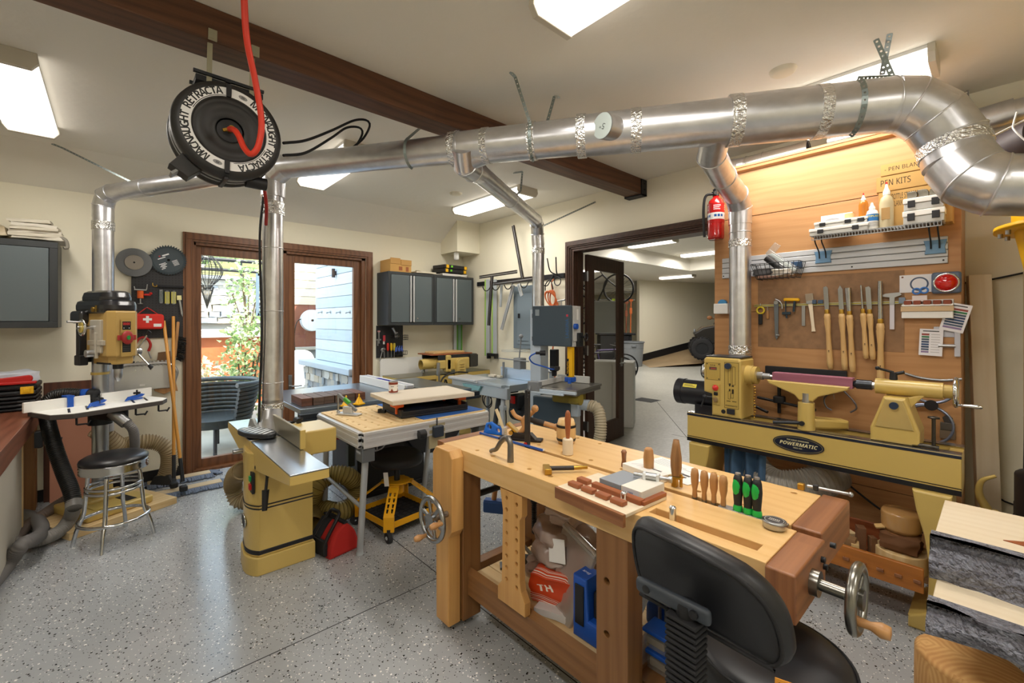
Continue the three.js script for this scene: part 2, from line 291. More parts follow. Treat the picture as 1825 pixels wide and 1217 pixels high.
for (const [x, z, l] of [[-4.04, .44, 'long white ceiling light above the wall cupboard and drill press'], [-4.03, -1.47, 'long white ceiling light in front of the patio doors'], [-3.95, -3.25, 'long white ceiling light near the boxed soffit corner'], [-.76, -1.48, 'long white ceiling light above the woodworking bench'], [-.83, -3.22, 'long white ceiling light behind the big duct and plywood panel'], [-.8, .44, 'long white ceiling light over the open floor beside the workbench'], [1.9, -1.48, 'added unseen ceiling light between the workbench and the right wall'], [1.9, .44, 'added unseen ceiling light in the corner of right and front walls']]) ceilingLight(x, z, CY, l);  // the right-wall pair is unseen, added to keep the room light consistent
const det = thing('smoke_detector', 'flat round white cover on the ceiling near the doorway wall', 'detector', [-.82, CY, -2.81]); part(det, 'cover', lat([[0, -.022], [.05, -.022], [.065, -.012], [.07, 0]], 24), CREAM);
dup(det, [-4.04, CY, -2.81], 0, 'flat round white cover on the ceiling by the branch duct');
const cam = thing('sensor', 'small white capsule sensor hanging under the corner soffit', 'sensor', [LX + .3, 2.53, BZ + .33]); part(cam, 'body', lat([[0, -.11], [.03, -.105], [.038, -.08], [.038, -.01], [.028, 0]], 16), WHITE);

// ---------- the next room (garage) ----------
const GF = mat(0xffffff, .3, 0, { map: tex(512, 512, (u, v) => { const k = 168 + 22 * (fbm(u, v, 4, 81, 4) - .5) + 30 * (fbm(u, v, 128, 82, 2) - .5); return [k + 1, k, k - 8]; }, [.3, .3]) });
const gf = structGroup('floor_001', 'plain grey concrete garage floor');
part(gf, 'slab', lim(-16, 3, -.2, 0, -24, -4.0), GF);
part(gf, 'joint', X(new THREE.BoxGeometry(.008, .02, 2.62), -3.6, -.0094, -6.7, 0, Math.atan2(1.6, 2.05), 0), BLACKR);
part(gf, 'joint', lim(-3.0, -.5, -.02, .0006, -5.66, -5.652), BLACKR);
part(gf, 'drain', [lim(-4.85, -4.42, -.01, .004, -7.92, -7.55), ...Array.from({ length: 7 }, (_, i) => lim(-4.82, -4.45, .004, .008, -7.9 + i * .05, -7.875 + i * .05))], DARKMETAL);
const gA = onY(0, 1140, 645), gB = atD(19, 1330, 594);
const quad = (a, b, c, d, t = .0) => { const g = new THREE.BufferGeometry(); g.setAttribute('position', new THREE.Float32BufferAttribute([a, b, c, a, c, d].flatMap(p => p.toArray()), 3)); g.setAttribute('uv', new THREE.Float32BufferAttribute([0, 0, 1, 0, 1, 1, 0, 0, 1, 1, 0, 1], 2)); g.computeVertexNormals(); return g; };
struct('floor_002', [quad(gA, onY(0, 1158, 655), atD(15.4, 1330, 640), gB), quad(gA, gB, atD(15.4, 1330, 640), onY(0, 1158, 655)).translate(0, -.02, 0)], woodMat(0xb29a78, 0x8f7857, 31, .5, .6), { label: 'tan ramp rising along the garage wall' });
{
  const dir = gB.clone().sub(gA).setY(0), L = dir.length(), ang = Math.atan2(-dir.z, dir.x);
  struct('wall_far', X(box(L + 2, 3.6, .15, (L + 2) / 2, 1.5, -.09), gA.x, 0, gA.z, 0, ang, 0), WALL);
  const sl = Math.atan2(gB.y, L); struct('baseboard_far', X(box(Math.hypot(L, gB.y) + .02, .26, .02, Math.hypot(L, gB.y) / 2, .13, 0, 0), gA.x, 0, gA.z, 0, ang, sl), BLACK);
}
struct('wall_alcove', [lim(-16, -9.0, 0, 3.1, -16.2, -16.05), lim(-16.2, -16, 0, 3.6, -24, -4.0)], mat(0xd8cfb2, .85));
struct('wall_outer', [lim(3, 3.15, 0, 3.6, -24, -4.118), lim(-16, 3, 0, 3.6, -24.15, -24), lim(-16, -5.6, 0, 3.6, -4.118, -3.968)], WALL);
struct('ceiling_001', [lim(-16, 3, 3.46, 3.6, -24, -4.118), lim(-16, -6.4, 3.1, 3.461, -24, -4.118), lim(-6.4, 3, 3.1, 3.461, -24, -13.2), lim(-16, -9.4, 2.72, 3.11, -16.1, -14.75)], CEIL, { label: 'garage ceiling with a raised tray' });
struct('wall_over', lim(LX - .15, 3, 2.9, 3.6, -4.118, -3.97), WALL);
const GL = (p, len, t, l) => ceilingLight(p.x, p.z, 3.46, l, len, 70, t);
GL(V(-5.6, 0, -9.6), 1.22, 0, 'long white light on the garage ceiling seen through the doorway');
GL(V(-5.5, 0, -12.1), 1.22, 0, 'long white light at the far end of the garage tray ceiling');
{ const t = ceilingLight(-7.4, -14.3, 3.1, 'small bright light on the lower garage soffit', 1.22, 25); ceilingLight(-8.3, -10.6, 3.1, 'long garage light seen through the glass door leaf', 1.22, 60); }
// trash can and tool cart
{
  const p = onY(0, 1125, 652), t = thing('trash_can', 'round grey plastic bin against the garage wall', 'bin', [p.x, 0, p.z]);
  part(t, 'bin', lat([[0, .02], [.33, .02], [.36, .0], [.42, .82], [.41, .82], [.34, .04]], 24), GREY); part(t, 'rim', [tor(.425, .025, 0, .82, 0, 'y'), tor(.4, .012, 0, .62, 0, 'y')], mat(0x6a6f74, .5));
  part(t, 'handle', [box(.16, .06, .05, .3, .7, .3, .01, [0, .8, 0])], mat(0x6a6f74, .5));
  const q = onY(0, 1101, 648), c = thing('tool_cart', 'black cart holding long upright tools beside the bin', 'cart', [q.x, 0, q.z], YAW);
  part(c, 'body', lim(-.7, .35, .05, 1.05, -.3, .3, .03), BLACK); part(c, 'lid', lim(-.75, .55, 1.05, 1.12, -.36, .36, .02), BLACKR); part(c, 'shelf', lim(-.1, .45, .72, 1.05, -.2, .25, .02), DARKMETAL);
  [[-.3, 0x2b2b2b, 2.35], [-.19, 0xaecb2a, 2.3], [-.03, 0x23262a, 2.35], [.14, 0xc03a22, 2.35], [.3, 0x8a4a2a, 2.2], [.46, 0xd06a2a, 2.28]].forEach(([x, col, h], i) => solo('long_tool', ['black pole tool', 'lime green pole tool', 'dark grey pole tool', 'red pole tool', 'brown wooden pole tool', 'orange pole tool'][i] + ' standing on the black garage cart', 'pole tool', [rod(V(0, 1.1, 0), V(.02, h, 0), .022), box(.09, .22, .06, .01, 1.4 + .1 * i, 0, .01), box(.13, .08, .05, .02, h, 0, .01)], mat(col, .5), { pos: c.localToWorld(V(x, .02, 0)), rot: [0, YAW, 0], group: 'pole tools on the garage cart' }));
  solo('wall_rack', 'thin metal rail on the garage alcove wall', 'rail', [rod(V(-.8, 0, 0), V(.5, 0, 0), .02), rod(V(-.8, 0, 0), V(-.8, 0, -.25), .015), rod(V(.5, 0, 0), V(.5, 0, -.25), .015)], STEEL, { pos: [q.x, 2.33, q.z - .2], rot: [0, YAW, 0] });
}
// buggy
{
  const p = atD(15.2, 1251, 641), t = thing('buggy', 'dark off-road buggy with knobbly tyre and roll cage', 'vehicle', [p.x, p.y, p.z], YAW - .35);
  for (const [x, z] of [[0, 0], [1.9, 0], [0, -1.5], [1.9, -1.5]]) {
    const w = part(t, 'tyre', [X(lat([[.2, -.13], [.33, -.15], [.38, -.1], [.39, 0], [.38, .1], [.33, .15], [.2, .13]], 28), x, .39, z, PI / 2, 0, 0), ...Array.from({ length: 20 }, (_, i) => X(box(.07, .03, .28, 0, .39, 0, 0), x, .39, z, 0, 0, i * PI / 10))], RUBBER);
    part(w, 'hub', X(cyl(.2, .2, .18, 0, 0, 0, 'z', 16), x, .39, z), DARKMETAL);
  }
  part(t, 'body', [X(ext([[-.1, .62], [.35, .55], [2.2, .5], [2.3, .95], [1.2, 1.0], [.75, 1.25], [.05, 1.1], [-.25, .9]], 1.1, .05), 0, 0, -.75), X(ext([[.1, .45], [.5, .35], [1.6, .35], [1.9, .55], [.2, .6]], .9, .03), 0, 0, -.75)], mat(0x26231f, .35)); part(t, 'hood_panel', X(ext([[-.2, .92], [.7, 1.22], [.75, 1.27], [.0, 1.12]], .9, .02), 0, 0, -.75), mat(0x6d5f4c, .4));
  part(t, 'roll_cage', [-.25, -1.25].map(z => pipe([[.45, 1.15, z], [.85, 1.95, z], [1.9, 2.0, z], [2.25, 1.0, z]], .03, .1, 30, 8)), BLACK);
  part(t, 'mirror', [rod(V(.55, 1.4, -.22), V(.3, 1.42, -.1), .015), sph(.09, .25, 1.45, -.08, 1, .8, .5)], mat(0x8a5a30, .4)); part(t, 'suspension', [rod(V(0, .4, -.1), V(.3, .75, -.5), .03), rod(V(0, .4, -.1), V(.2, .45, -.5), .03), rod(V(0, .35, -.1), V(-.1, .95, -.4), .03)], DARKMETAL); part(t, 'headlight', sph(.08, -.22, .98, -.4, .5, 1, 1), GREY);
}
// bicycles, cabinet and panel behind the glass leaf
{
  const mkBike = (name, label, col, pos, turn, tilt = 0) => {
    const t = thing(name, label, 'bicycle', pos, turn, 'bicycles behind the glass leaf'); t.rotation.z = tilt; const fm = mat(col, .35);
    for (const x of [-.52, .52]) { const w = part(t, 'wheel', [tor(.34, .022, x, .36, 0, 'z', 36), cyl(.03, .03, .08, x, .36, 0, 'z', 10), ...Array.from({ length: 9 }, (_, i) => X(cyl(.003, .003, .66, 0, 0, 0, 'y', 4), x, .36, 0, 0, 0, i * PI / 9))], BLACK); }
    const j = { bb: V(-.08, .3, 0), st: V(-.2, .8, 0), hd: V(.36, .82, 0), hb: V(.4, .66, 0), rw: V(-.52, .36, 0), fw: V(.52, .36, 0) };
    part(t, 'frame', [rod(j.bb, j.st, .018), rod(j.st, j.hd, .018), rod(j.bb, j.hb, .02), rod(j.bb, j.rw, .014), rod(j.st, j.rw, .012), rod(j.hd, j.hb, .022), rod(j.hb, j.fw, .016)], fm);
    part(t, 'saddle', [rod(j.st, V(-.23, .92, 0), .014), box(.26, .04, .12, -.23, .94, 0, .018)], BLACK); part(t, 'handlebar', [rod(j.hd, V(.35, .96, 0), .014), rod(V(.35, .97, -.3), V(.35, .97, .3), .014)], BLACK); return t;
  };
  const a = onY(0, 1068, 690);
  mkBike('bicycle', 'grey bicycle standing upright behind the glass leaf', 0x4a4c50, [a.x, 0, a.z], .9);
  mkBike('bicycle', 'dark bicycle hung high behind the glass leaf', 0x23252a, [a.x + .05, 1.75, a.z - .2], .7, .5);
  mkBike('bicycle', 'purple and grey bicycle low behind the first one', 0x5a4a86, [a.x - .5, .0, a.z - .9], .9);
  solo('wall_box', 'pale grey wall box behind the glass door leaf', 'box', [lim(-.22, .22, -.3, .3, -.12, .12, .02), lim(-.15, .05, .1, .2, .12, .13, .002)], LGREY, { pos: atD(8.3, 1077, 565), rot: [0, .8, 0] });
  solo('white_cabinet', 'low white cabinet panel behind the glass door leaf', 'cabinet', [lim(-.3, .3, 0, .95, -.2, .2, .01), lim(-.28, -.005, .03, .92, .2, .212, .004), lim(.005, .28, .03, .92, .2, .212, .004)], WHITE, { pos: [-3.9, 0, -5.6], rot: [0, .5, 0] });
}

// ---------- outside the patio doors ----------
const PAVE = mat(0xcfcac0, .8, 0, { map: tex(256, 256, (u, v) => { const k = 215 + 40 * (fbm(u, v, 8, 91, 4) - .5); return [k, k - 2, k - 8]; }, [.4, .4]) });
struct('ground_patio', lim(-30, LX - .15, -.25, -.03, -14, 14), PAVE, { label: 'pale patio paving' });
struct('ground_bank', [X(box(16, .4, 26, 0, 0, 0), -20.4, 3.4, -2, 0, 0, -.32)], mat(0xb7b290, .95, 0, { map: tex(256, 256, (u, v) => { const k = fbm(u, v, 16, 95, 4); return mixc([196, 188, 150], [122, 138, 80], k); }, [.3, .3]) }), { label: 'dry grassy bank above the stone wall' });
const STONES = [0xd8d4cc, 0xb9b6b0, 0xa7a9ac, 0xcfc3b0, 0x9aa2aa, 0xc4bdb0].map((c, i) => mat(c, .85, 0, { bumpMap: wallTex, bumpScale: .01 }));
const stoneG = [0, 1, 2].map(k => { const b = new THREE.BoxGeometry(1, 1, 1, 2, 2, 2), p = b.attributes.position; let s = k * 31 + 5; const R = () => { s = (s * 1664525 + 1013904223) >>> 0; return s / 4294967296 - .5; }; const mv = {}; for (let i = 0; i < p.count; i++) { const key = [p.getX(i), p.getY(i), p.getZ(i)].join(); if (!mv[key]) mv[key] = [R() * .18, R() * .18, R() * .2]; const m = mv[key]; p.setXYZ(i, p.getX(i) + m[0], p.getY(i) + m[1], p.getZ(i) + m[2]); } b.computeVertexNormals(); return merge(b); });
function stones(parent, x, z0, z1, y0, y1, rowH, len, depth, axis = 'x') {     // rows of separate stones on a face
  for (let y = y0; y < y1 - .02;) { const h = Math.min(rowH * rr(.7, 1.3), y1 - y); for (let z = z0; z < z1 - .02;) { const w = Math.min(len * rr(.5, 1.5), z1 - z); const o = new THREE.Mesh(stoneG[Math.floor(rnd() * 3)], STONES[Math.floor(rnd() * 6)]); o.name = 'stone'; o.castShadow = o.receiveShadow = true; const d = depth * rr(.8, 1.2);
    if (axis === 'x') { o.position.set(x + d * .2, y + h / 2, z + w / 2); o.scale.set(d, h * .93, w * .95); } else { o.position.set(z + w / 2, y + h / 2, x + d * .2); o.scale.set(w * .95, h * .93, d); } parent.add(o); z += w; } y += h; }
}
const rw = structGroup('wall_retaining', 'dry-stacked stone retaining wall with a dark rail');
part(rw, 'core', lim(-12.6, -12.05, -.1, 2.5, -6, 4), mat(0xbdb9b2, .9)); stones(rw, -12.05, -3.2, .9, 1.5, 2.5, .16, .34, .16);
part(rw, 'coping', lim(-12.7, -11.8, 2.5, 2.58, -6, 4, .01), mat(0x9aa0a6, .8));
part(rw, 'rail', [rod(V(-11.9, 2.72, -6), V(-11.9, 2.72, 4), .035), rod(V(-11.9, 2.95, -6), V(-11.9, 2.95, 4), .04), ...[-4, -2.2, -.9, .4, 2].map(z => rod(V(-11.9, 2.55, z), V(-11.9, 2.95, z), .025))], DARKMETAL);
const planter = thing('corten_planter', 'rust orange steel planter wall outside the door', 'planter', [-9.6, 0, 0]);
const RUST = mat(0xffffff, .75, 0, { map: tex(256, 256, (u, v) => mixc([214, 120, 70], [150, 72, 40], fbm(u, v, 6, 97, 4)), [.5, .5]) });
for (let i = 1; i < 4; i++) { part(planter, 'panel', lim(-.04, 0, -.03, .62, -4 + i * 1.6, -2.42 + i * 1.6, .006), RUST); part(planter, 'panel', lim(-.05, -.01, .64, 1.25, -4 + i * 1.6, -2.42 + i * 1.6, .006), RUST); }
part(planter, 'soil', lim(-1.3, -.06, .9, 1.2, -2.4, 2.4), mat(0x5b4a3a, .95)); part(planter, 'capping', [lim(-.12, .1, 1.25, 1.3, -2.4, 2.4, .006), lim(-1.4, -.3, 1.3, 1.38, -2.4, 2.4, .006)], mat(0xcfccc4, .8));
const LEAVES = [0x9db878, 0xb9cc92, 0x7f9c5e, 0xd6dcae].map(c => new THREE.MeshPhysicalMaterial({ color: c, roughness: .8, transmission: .3, thickness: 0 })), DRY = [0xd8cdb4, 0xc7b898, 0xb5a98c].map(c => mat(c, .9));
function shrub(label, c, rx, ry, rz, n, pal, size) {
  const t = thing('shrub', label, 'shrub', c, 0); const by = pal.map(() => []);
  for (let i = 0; i < n; i++) { const a = rnd() * 2 * PI, u = rr(-.9, 1), k = Math.pow(rnd(), .35), s = Math.sqrt(1 - u * u); const g = new THREE.BufferGeometry(), w = size * rr(.5, 1.2); g.setAttribute('position', new THREE.Float32BufferAttribute([0, 0, 0, w * .4, w * .5, .2 * w, 0, w, 0, 0, 0, 0, 0, w, 0, -w * .4, w * .5, .2 * w], 3)); g.setAttribute('uv', new THREE.Float32BufferAttribute(12, 2)); g.computeVertexNormals(); X(g, k * s * Math.cos(a) * rx * rr(.8, 1.15), ry + k * u * ry, k * s * Math.sin(a) * rz * rr(.8, 1.15), rr(-1.5, 1.5), rnd() * 6, rr(-1, 1)); by[Math.floor(rnd() * pal.length)].push(g); }
  by.forEach((b, i) => b.length && part(t, 'foliage', b, pal[i], { kind: 'stuff' }));
  part(t, 'stem', Array.from({ length: 7 }, () => rod(V(0, 0, 0), V(rr(-.6, .6) * rx, ry * rr(.8, 1.6), rr(-.6, .6) * rz), .012, 5)), mat(0x6b5a44, .9)); return t;
}
shrub('tall green climbing shrub just outside the left glass pane', [-7.3, -.03, -1.38], .3, .85, .3, 700, LEAVES, .09);
shrub('low pale dry flowering shrub outside the left glass pane', [-8.2, -.03, -.75], .75, .5, .95, 1500, [...DRY, LEAVES[1]], .08);
shrub('leafy young tree rising from the rust planter', [-9.9, 1.2, -1.95], .35, .85, .45, 420, LEAVES, .1);
shrub('light green bush growing on the bank above the stone wall', [-13.6, 2.9, -1.4], .9, .5, 1.2, 600, LEAVES, .16);
// wire lantern
{
  const p = onX(-6.35, 369, 490), t = thing('wire_lantern', 'black wire lantern hanging outside the left pane', 'lantern', [p.x, p.y, p.z]);
  const prof = (t2) => [.03 + .13 * Math.pow(Math.sin(PI * Math.min(1, t2 * 1.05)), 1.0), .25 - .42 * t2]; const ribs = [];
  for (let i = 0; i < 14; i++) ribs.push(tube(Array.from({ length: 9 }, (_, k) => { const [r, y] = prof(k / 8); const a = i / 14 * 2 * PI; return [r * Math.cos(a), y, r * Math.sin(a)]; }), .0045, 16, 5));
  for (let k = 1; k < 8; k++) { const [r, y] = prof(k / 8); ribs.push(tor(r, .003, 0, y, 0, 'y', 24)); }
  part(t, 'wire_bulb', ribs, BLACK); part(t, 'collar', cyl(.05, .05, .04, 0, .26, 0), BLACK); part(t, 'cup', lat([[.08, -.08], [.06, -.1], [.07, -.12]], 20), WHITE);
  part(t, 'drop_point', Array.from({ length: 12 }, (_, i) => { const a = i / 12 * 2 * PI; return rod(V(.07 * Math.cos(a), -.14, .07 * Math.sin(a)), V(0, -.4, 0), .004, 5); }), BLACK); part(t, 'hanging_wire', [rod(V(0, .27, 0), V(0, 2.75 - p.y, 0), .004, 6), rod(V(0, 2.75 - p.y, 0), V(LX - .15 - p.x, 2.75 - p.y, 0), .012, 6)], BLACK);
}
solo('louvre_screen', 'blue grey framed screen panel outside by the left pane', 'screen', [lim(-.02, .02, -.35, .35, -.02, .02), lim(-.02, .02, -.35, .35, -.42, -.38), lim(-.02, .02, .31, .35, -.4, 0), lim(-.02, .02, -.35, -.31, -.4, 0), rod(V(0, -.35, -.2), V(0, -2.2, -.2), .03), ...Array.from({ length: 9 }, (_, i) => box(.05, .006, .38, 0, -.28 + i * .07, -.2, 0, [0, 0, .5]))], mat(0x6f8494, .5), { pos: onX(-8.2, 459, 525) });
// dark patio armchair seen low through the left pane
{
  const t = thing('patio_chair', 'dark woven tub armchair on the patio behind the glass', 'chair', [-6.45, -.03, -.93], .6); const WK = mat(0x2c2f2e, .45);
  const back = []; for (let r = 0; r < 9; r++) back.push(tube(Array.from({ length: 13 }, (_, k) => { const a = PI * (-.08 + 1.16 * k / 12); return [Math.cos(a) * (.36 + .012 * r), .36 + r * .05, -Math.sin(a) * (.34 + .012 * r)]; }), .027, 30, 7));
  part(t, 'backrest', back, WK); part(t, 'top_rail', tube(Array.from({ length: 13 }, (_, k) => { const a = PI * (-.1 + 1.2 * k / 12); return [Math.cos(a) * .47, .82, -Math.sin(a) * .45]; }), .03, 30, 8), mat(0x4a4f50, .3)); part(t, 'seat', [cyl(.36, .33, .1, 0, .36, 0)], WK); for (let i = 0; i < 4; i++) { const a = PI / 4 + i * PI / 2; part(t, 'leg', rod(V(.26 * Math.cos(a), .34, .26 * Math.sin(a)), V(.31 * Math.cos(a), 0, .31 * Math.sin(a)), .02), BLACK); }
}
// side wing with pale siding over a stone base, seen through the right pane
const wing = structGroup('wall_wing', 'pale blue plank siding above a stone base');
{
  const SID = [0xc9d3d8, 0xd3dbe0, 0xbfccd4].map((c, i) => woodMat(c, c - 0x121210, 40 + i, .7, .5)), zf = -2.46;
  part(wing, 'core', lim(-7.55, LX - .15, -.05, 3.4, zf - .5, zf - .025), SID[0]);
  for (let i = 0; i < 15; i++) { const y = .93 + i * .165; part(wing, 'plank', lim(-7.55, LX - .16, y, y + .158, zf - .03, zf, .003), SID[i % 3], { grain: 'x' }); }
  part(wing, 'base_core', lim(-7.7, LX - .16, -.05, .84, zf - .5, zf + .06), mat(0xbdb9b2, .9)); stones(wing, zf + .06, -7.7, LX - .17, -.03, .82, .12, .15, .1, 'z');
  part(wing, 'capstone', lim(-7.8, LX - .16, .83, .92, zf - .5, zf + .2, .015), mat(0xb5c0c8, .8));
  for (let i = 0; i < 4; i++) { const p = onZ(zf, [574, 589.5, 606.5, 624][i], 556); const h = solo('coat_hook', 'small chrome coat hook screwed to the pale siding', 'hook', [cyl(.022, .022, .01, 0, 0, .005, 'z', 12), rod(V(0, 0, 0), V(0, -.01, .055), .008), sph(.014, 0, -.01, .058)], STEEL, { pos: p, group: 'row of coat hooks on the siding' }); }
  solo('siding_light', 'small black lamp cylinder high on the pale siding', 'lamp', [cyl(.025, .025, .13, 0, 0, .04), box(.03, .06, .05, 0, 0, .01)], BLACK, { pos: onZ(zf, 599, 487) });
}
const far = structGroup('wall_porch', 'rust red porch wall with pale boards above');
part(far, 'panel', lim(-11.5, -11.4, .9, 1.95, -9, -3.0), mat(0x8a5646, .8)); for (let i = 0; i < 8; i++) part(far, 'board', lim(-11.5, -11.38, 1.95 + i * .2, 2.14 + i * .2, -9, -3.0, .003), PALE, { grain: 'z' });
part(far, 'plinth', lim(-11.6, -11.3, -.05, .85, -9, -3.0), mat(0x8b8f92, .9)); part(far, 'ledge', lim(-11.65, -11.2, .85, .92, -9, -3.0, .01), mat(0xb9b3a8, .8));
{
  const p = onX(-11.18, 554, 571), t = thing('garden_hose_reel', 'round white hose reel on the rust red porch wall', 'hose reel', [p.x, p.y, p.z], PI / 2); t.scale.setScalar(.62); part(t, 'drum', X(lat([[.05, -.08], [.4, -.1], [.42, -.06], [.24, -.04], [.24, .06], [.42, .08], [.4, .12], [.05, .1]], 28), 0, 0, .1, PI / 2, 0, 0), mat(0xdfe6ea, .5)); part(t, 'hose', tube([[-.1, .05, .15], [-.5, 0, .12], [-.62, -.5, .08], [-.6, -1.2, .05]], .02, 30, 7), BLACK);
  const c = thing('white_patio_chair', 'white moulded patio chair beside the stone base', 'chair', [-8.4, -.03, -2.35], .9); part(c, 'seat', X(ext(roundRect(.5, .5, .12), .04, .01), 0, .42, 0, PI / 2, 0, 0), WHITE); part(c, 'backrest', X(ext(roundRect(.5, .62, .2), .04, .01), 0, .74, -.27, -.25, 0, 0), WHITE); for (const [x, z] of [[-.2, -.2], [.2, -.2], [-.2, .2], [.2, .2]]) part(c, 'leg', rod(V(x, .42, z), V(x * 1.25, 0, z * 1.25), .018), WHITE);
}

// ---------- dust collection ducts ----------
const MY = 2.62, mainZ = (x) => -1.008 - .668 * (x + 3.12), M = (x, y = MY) => V(x, y, mainZ(x));
const seam = (a, b, t, r) => { const p = a.clone().lerp(b, t), d = b.clone().sub(a).normalize(), g = tor(r + .001, .0035, 0, 0, 0, 'z', 28); g.applyQuaternion(new THREE.Quaternion().setFromUnitVectors(V(0, 0, 1), d)); return g.translate(p.x, p.y, p.z); };
const band = (a, b, t, r, w = .05) => { const d = b.clone().sub(a).normalize(), p = a.clone().lerp(b, t); return rod(p.clone().addScaledVector(d, -w / 2), p.clone().addScaledVector(d, w / 2), r + .0035, 32); };
// segmented (gored) elbow through given centre points
function gored(pts, r, seams = true) { const p = pts.map(pv), out = []; const c = new THREE.CurvePath(); for (let i = 1; i < p.length; i++) c.add(new THREE.LineCurve3(p[i - 1], p[i])); for (let i = 1; i < p.length; i++) { out.push(rod(p[i - 1], p[i], r, 32)); if (i < p.length - 1) out.push(sph(r * 1.0, p[i].x, p[i].y, p[i].z, 1, 1, 1, 28)); if (seams && i < p.length - 1) { const d = p[i + 1].clone().sub(p[i - 1]).normalize(), g = tor(r * 1.015, .004, 0, 0, 0, 'z', 32); g.applyQuaternion(new THREE.Quaternion().setFromUnitVectors(V(0, 0, 1), d)); out.push(g.translate(p[i].x, p[i].y, p[i].z)); } } return out; }
const DUCT = thing('dust_duct', 'long galvanised dust duct with drops crossing under the ceiling', 'duct');
{
  const t = DUCT;
  const segs = [[-.36, -.95, .128, .128], [-.95, -1.62, .118, .115], [-1.62, -2.25, .106, .1], [-2.25, -3.35, .088, .078]];
  for (const [a, b, r1, r2] of segs) part(t, 'duct_section', [rod(M(a), M(b), r1, 40, r2), seam(M(a), M(b), .01, r1), seam(M(a), M(b), .985, r2)], GALV);
  for (const [x, r, w] of [[-.62, .128, .05], [-.95, .129, .06], [-1.37, .117, .055], [-1.62, .118, .05], [-1.86, .107, .04], [-2.1, .103, .04], [-2.27, .104, .045]]) part(t, 'foil_tape', band(M(x - .05), M(x + .05), .5, r, w), FOIL);
  const e = [M(-.36), atD(2.152, 1622, 188), atD(2.12, 1665, 210), atD(2.1, 1694, 248), atD(2.07, 1708, 288), atD(2.02, 1735, 318), atD(1.96, 1775, 330), atD(1.9, 1850, 330)].map(pv);
  part(t, 'elbow', gored(e.slice(0, 5), .13), GALV); part(t, 'elbow', gored(e.slice(4), .132), GALV); part(t, 'foil_tape', band(e[3], e[4], .4, .131, .05), FOIL);
  // capped wye
  const w0 = M(-1.42), cap = atD(2.38, 1074, 224), dir = cap.clone().sub(w0).normalize(); const st = part(t, 'capped_branch', [rod(w0, cap, .068, 32)], GALV);
  const q = new THREE.Quaternion().setFromUnitVectors(V(0, 0, 1), dir), cp = cap.clone().addScaledVector(dir, .0035);
  const g = new THREE.CircleGeometry(.067, 28).rotateZ(2.6); g.applyQuaternion(q).translate(cp.x, cp.y, cp.z);
  part(st, 'marked_cap', g, print(128, 128, (x) => { x.fillStyle = '#b9c4c0'; x.fillRect(0, 0, 128, 128); x.fillStyle = '#15181a'; x.font = '40px sans-serif'; x.fillText('5"', 44, 78); }, .5), { keep: true, label: 'end cap marked 5"' });
  const gs = new THREE.CylinderGeometry(.0695, .0695, .14, 24, 1, true, -.4, .8).rotateX(PI / 2).rotateZ(0); const side = atD(2.2, 1108, 222).sub(cap.clone().lerp(w0, .45)); side.addScaledVector(dir, -side.dot(dir)).normalize();
  gs.applyMatrix4(new THREE.Matrix4().makeBasis(side.clone().cross(dir).multiplyScalar(-1), side.clone().multiplyScalar(-1), dir)); const mid = cap.clone().lerp(w0, .45); gs.translate(mid.x, mid.y, mid.z);
  // branch stubs
  part(t, 'wye', [rod(M(-2.02), V(-2.24, 2.56, -1.62), .078, 28)], GALV);
}
{
  const t = DUCT;
  const a = V(-2.24, 2.56, -1.62), b = V(-3.23, 2.6, -3.25), c = V(-3.29, 2.52, -3.36); part(t, 'elbow', gored([V(-2.17, 2.6, -1.56), V(-2.24, 2.52, -1.63), V(-2.3, 2.53, -1.73), V(-2.36, 2.55, -1.83)], .07), GALV);
  part(t, 'duct_section', [rod(V(-2.36, 2.55, -1.83), b, .066, 28), seam(V(-2.36, 2.55, -1.83), b, .45, .066)], GALV); part(t, 'elbow', gored([b, V(-3.27, 2.57, -3.31), V(-3.31, 2.48, -3.36), V(-3.31, 2.36, -3.37)], .068), GALV);
  part(t, 'duct_section', [rod(V(-3.31, 2.38, -3.37), V(-3.31, .55, -3.37), .064, 28)], GALV); part(t, 'foil_tape', band(V(-3.31, 2.4, -3.37), V(-3.31, 2.2, -3.37), .5, .066, .06), FOIL);
}
{
  const t = DUCT, x = -3.42, z = -.80; const p = onX(-3.42, 486, 572); const zz = p.z;
  part(t, 'elbow', gored([M(-3.32), V(x, 2.56, zz), V(x, 2.42, zz)], .078), GALV); part(t, 'duct_section', [rod(V(x, 2.44, zz), V(x, .98, zz), .066, 32), ...[2.06, 1.62, 1.12].map(y => tor(.067, .003, x, y, zz, 'y', 28))], GALV);
  part(t, 'foil_tape', [band(V(x, 2.4, zz), V(x, 2.2, zz), .3, .07, .09)], FOIL); part(t, 'foil_tape', band(V(x, 1.0, zz), V(x, .9, zz), .5, .067, .05), FOIL); part(t, 'boot', gored([V(x, 1.0, zz), V(x, .93, zz), V(x + .06, .85, zz + .02), V(x + .14, .74, zz + .03)], .066, false), GALV);
  part(t, 'blast_gate', [box(.15, .02, .16, x + .1, .80, zz + .02, .002, [0, 0, -.9]), rod(V(x + .1, .8, zz + .1), V(x + .12, .81, zz + .16), .006)], ALU);
  solo('air_line', 'black air line hanging beside the duct by the patio doors', 'cable', [tube([[x + .05, 2.4, zz + .07], [x + .02, 2.1, zz + .085], [x + .03, 1.5, zz + .075], [x - .0, .9, zz + .085], [x + .05, .3, zz + .11], [x + .1, .01, zz + .14]], .008, 60, 8)], BLACK);
}
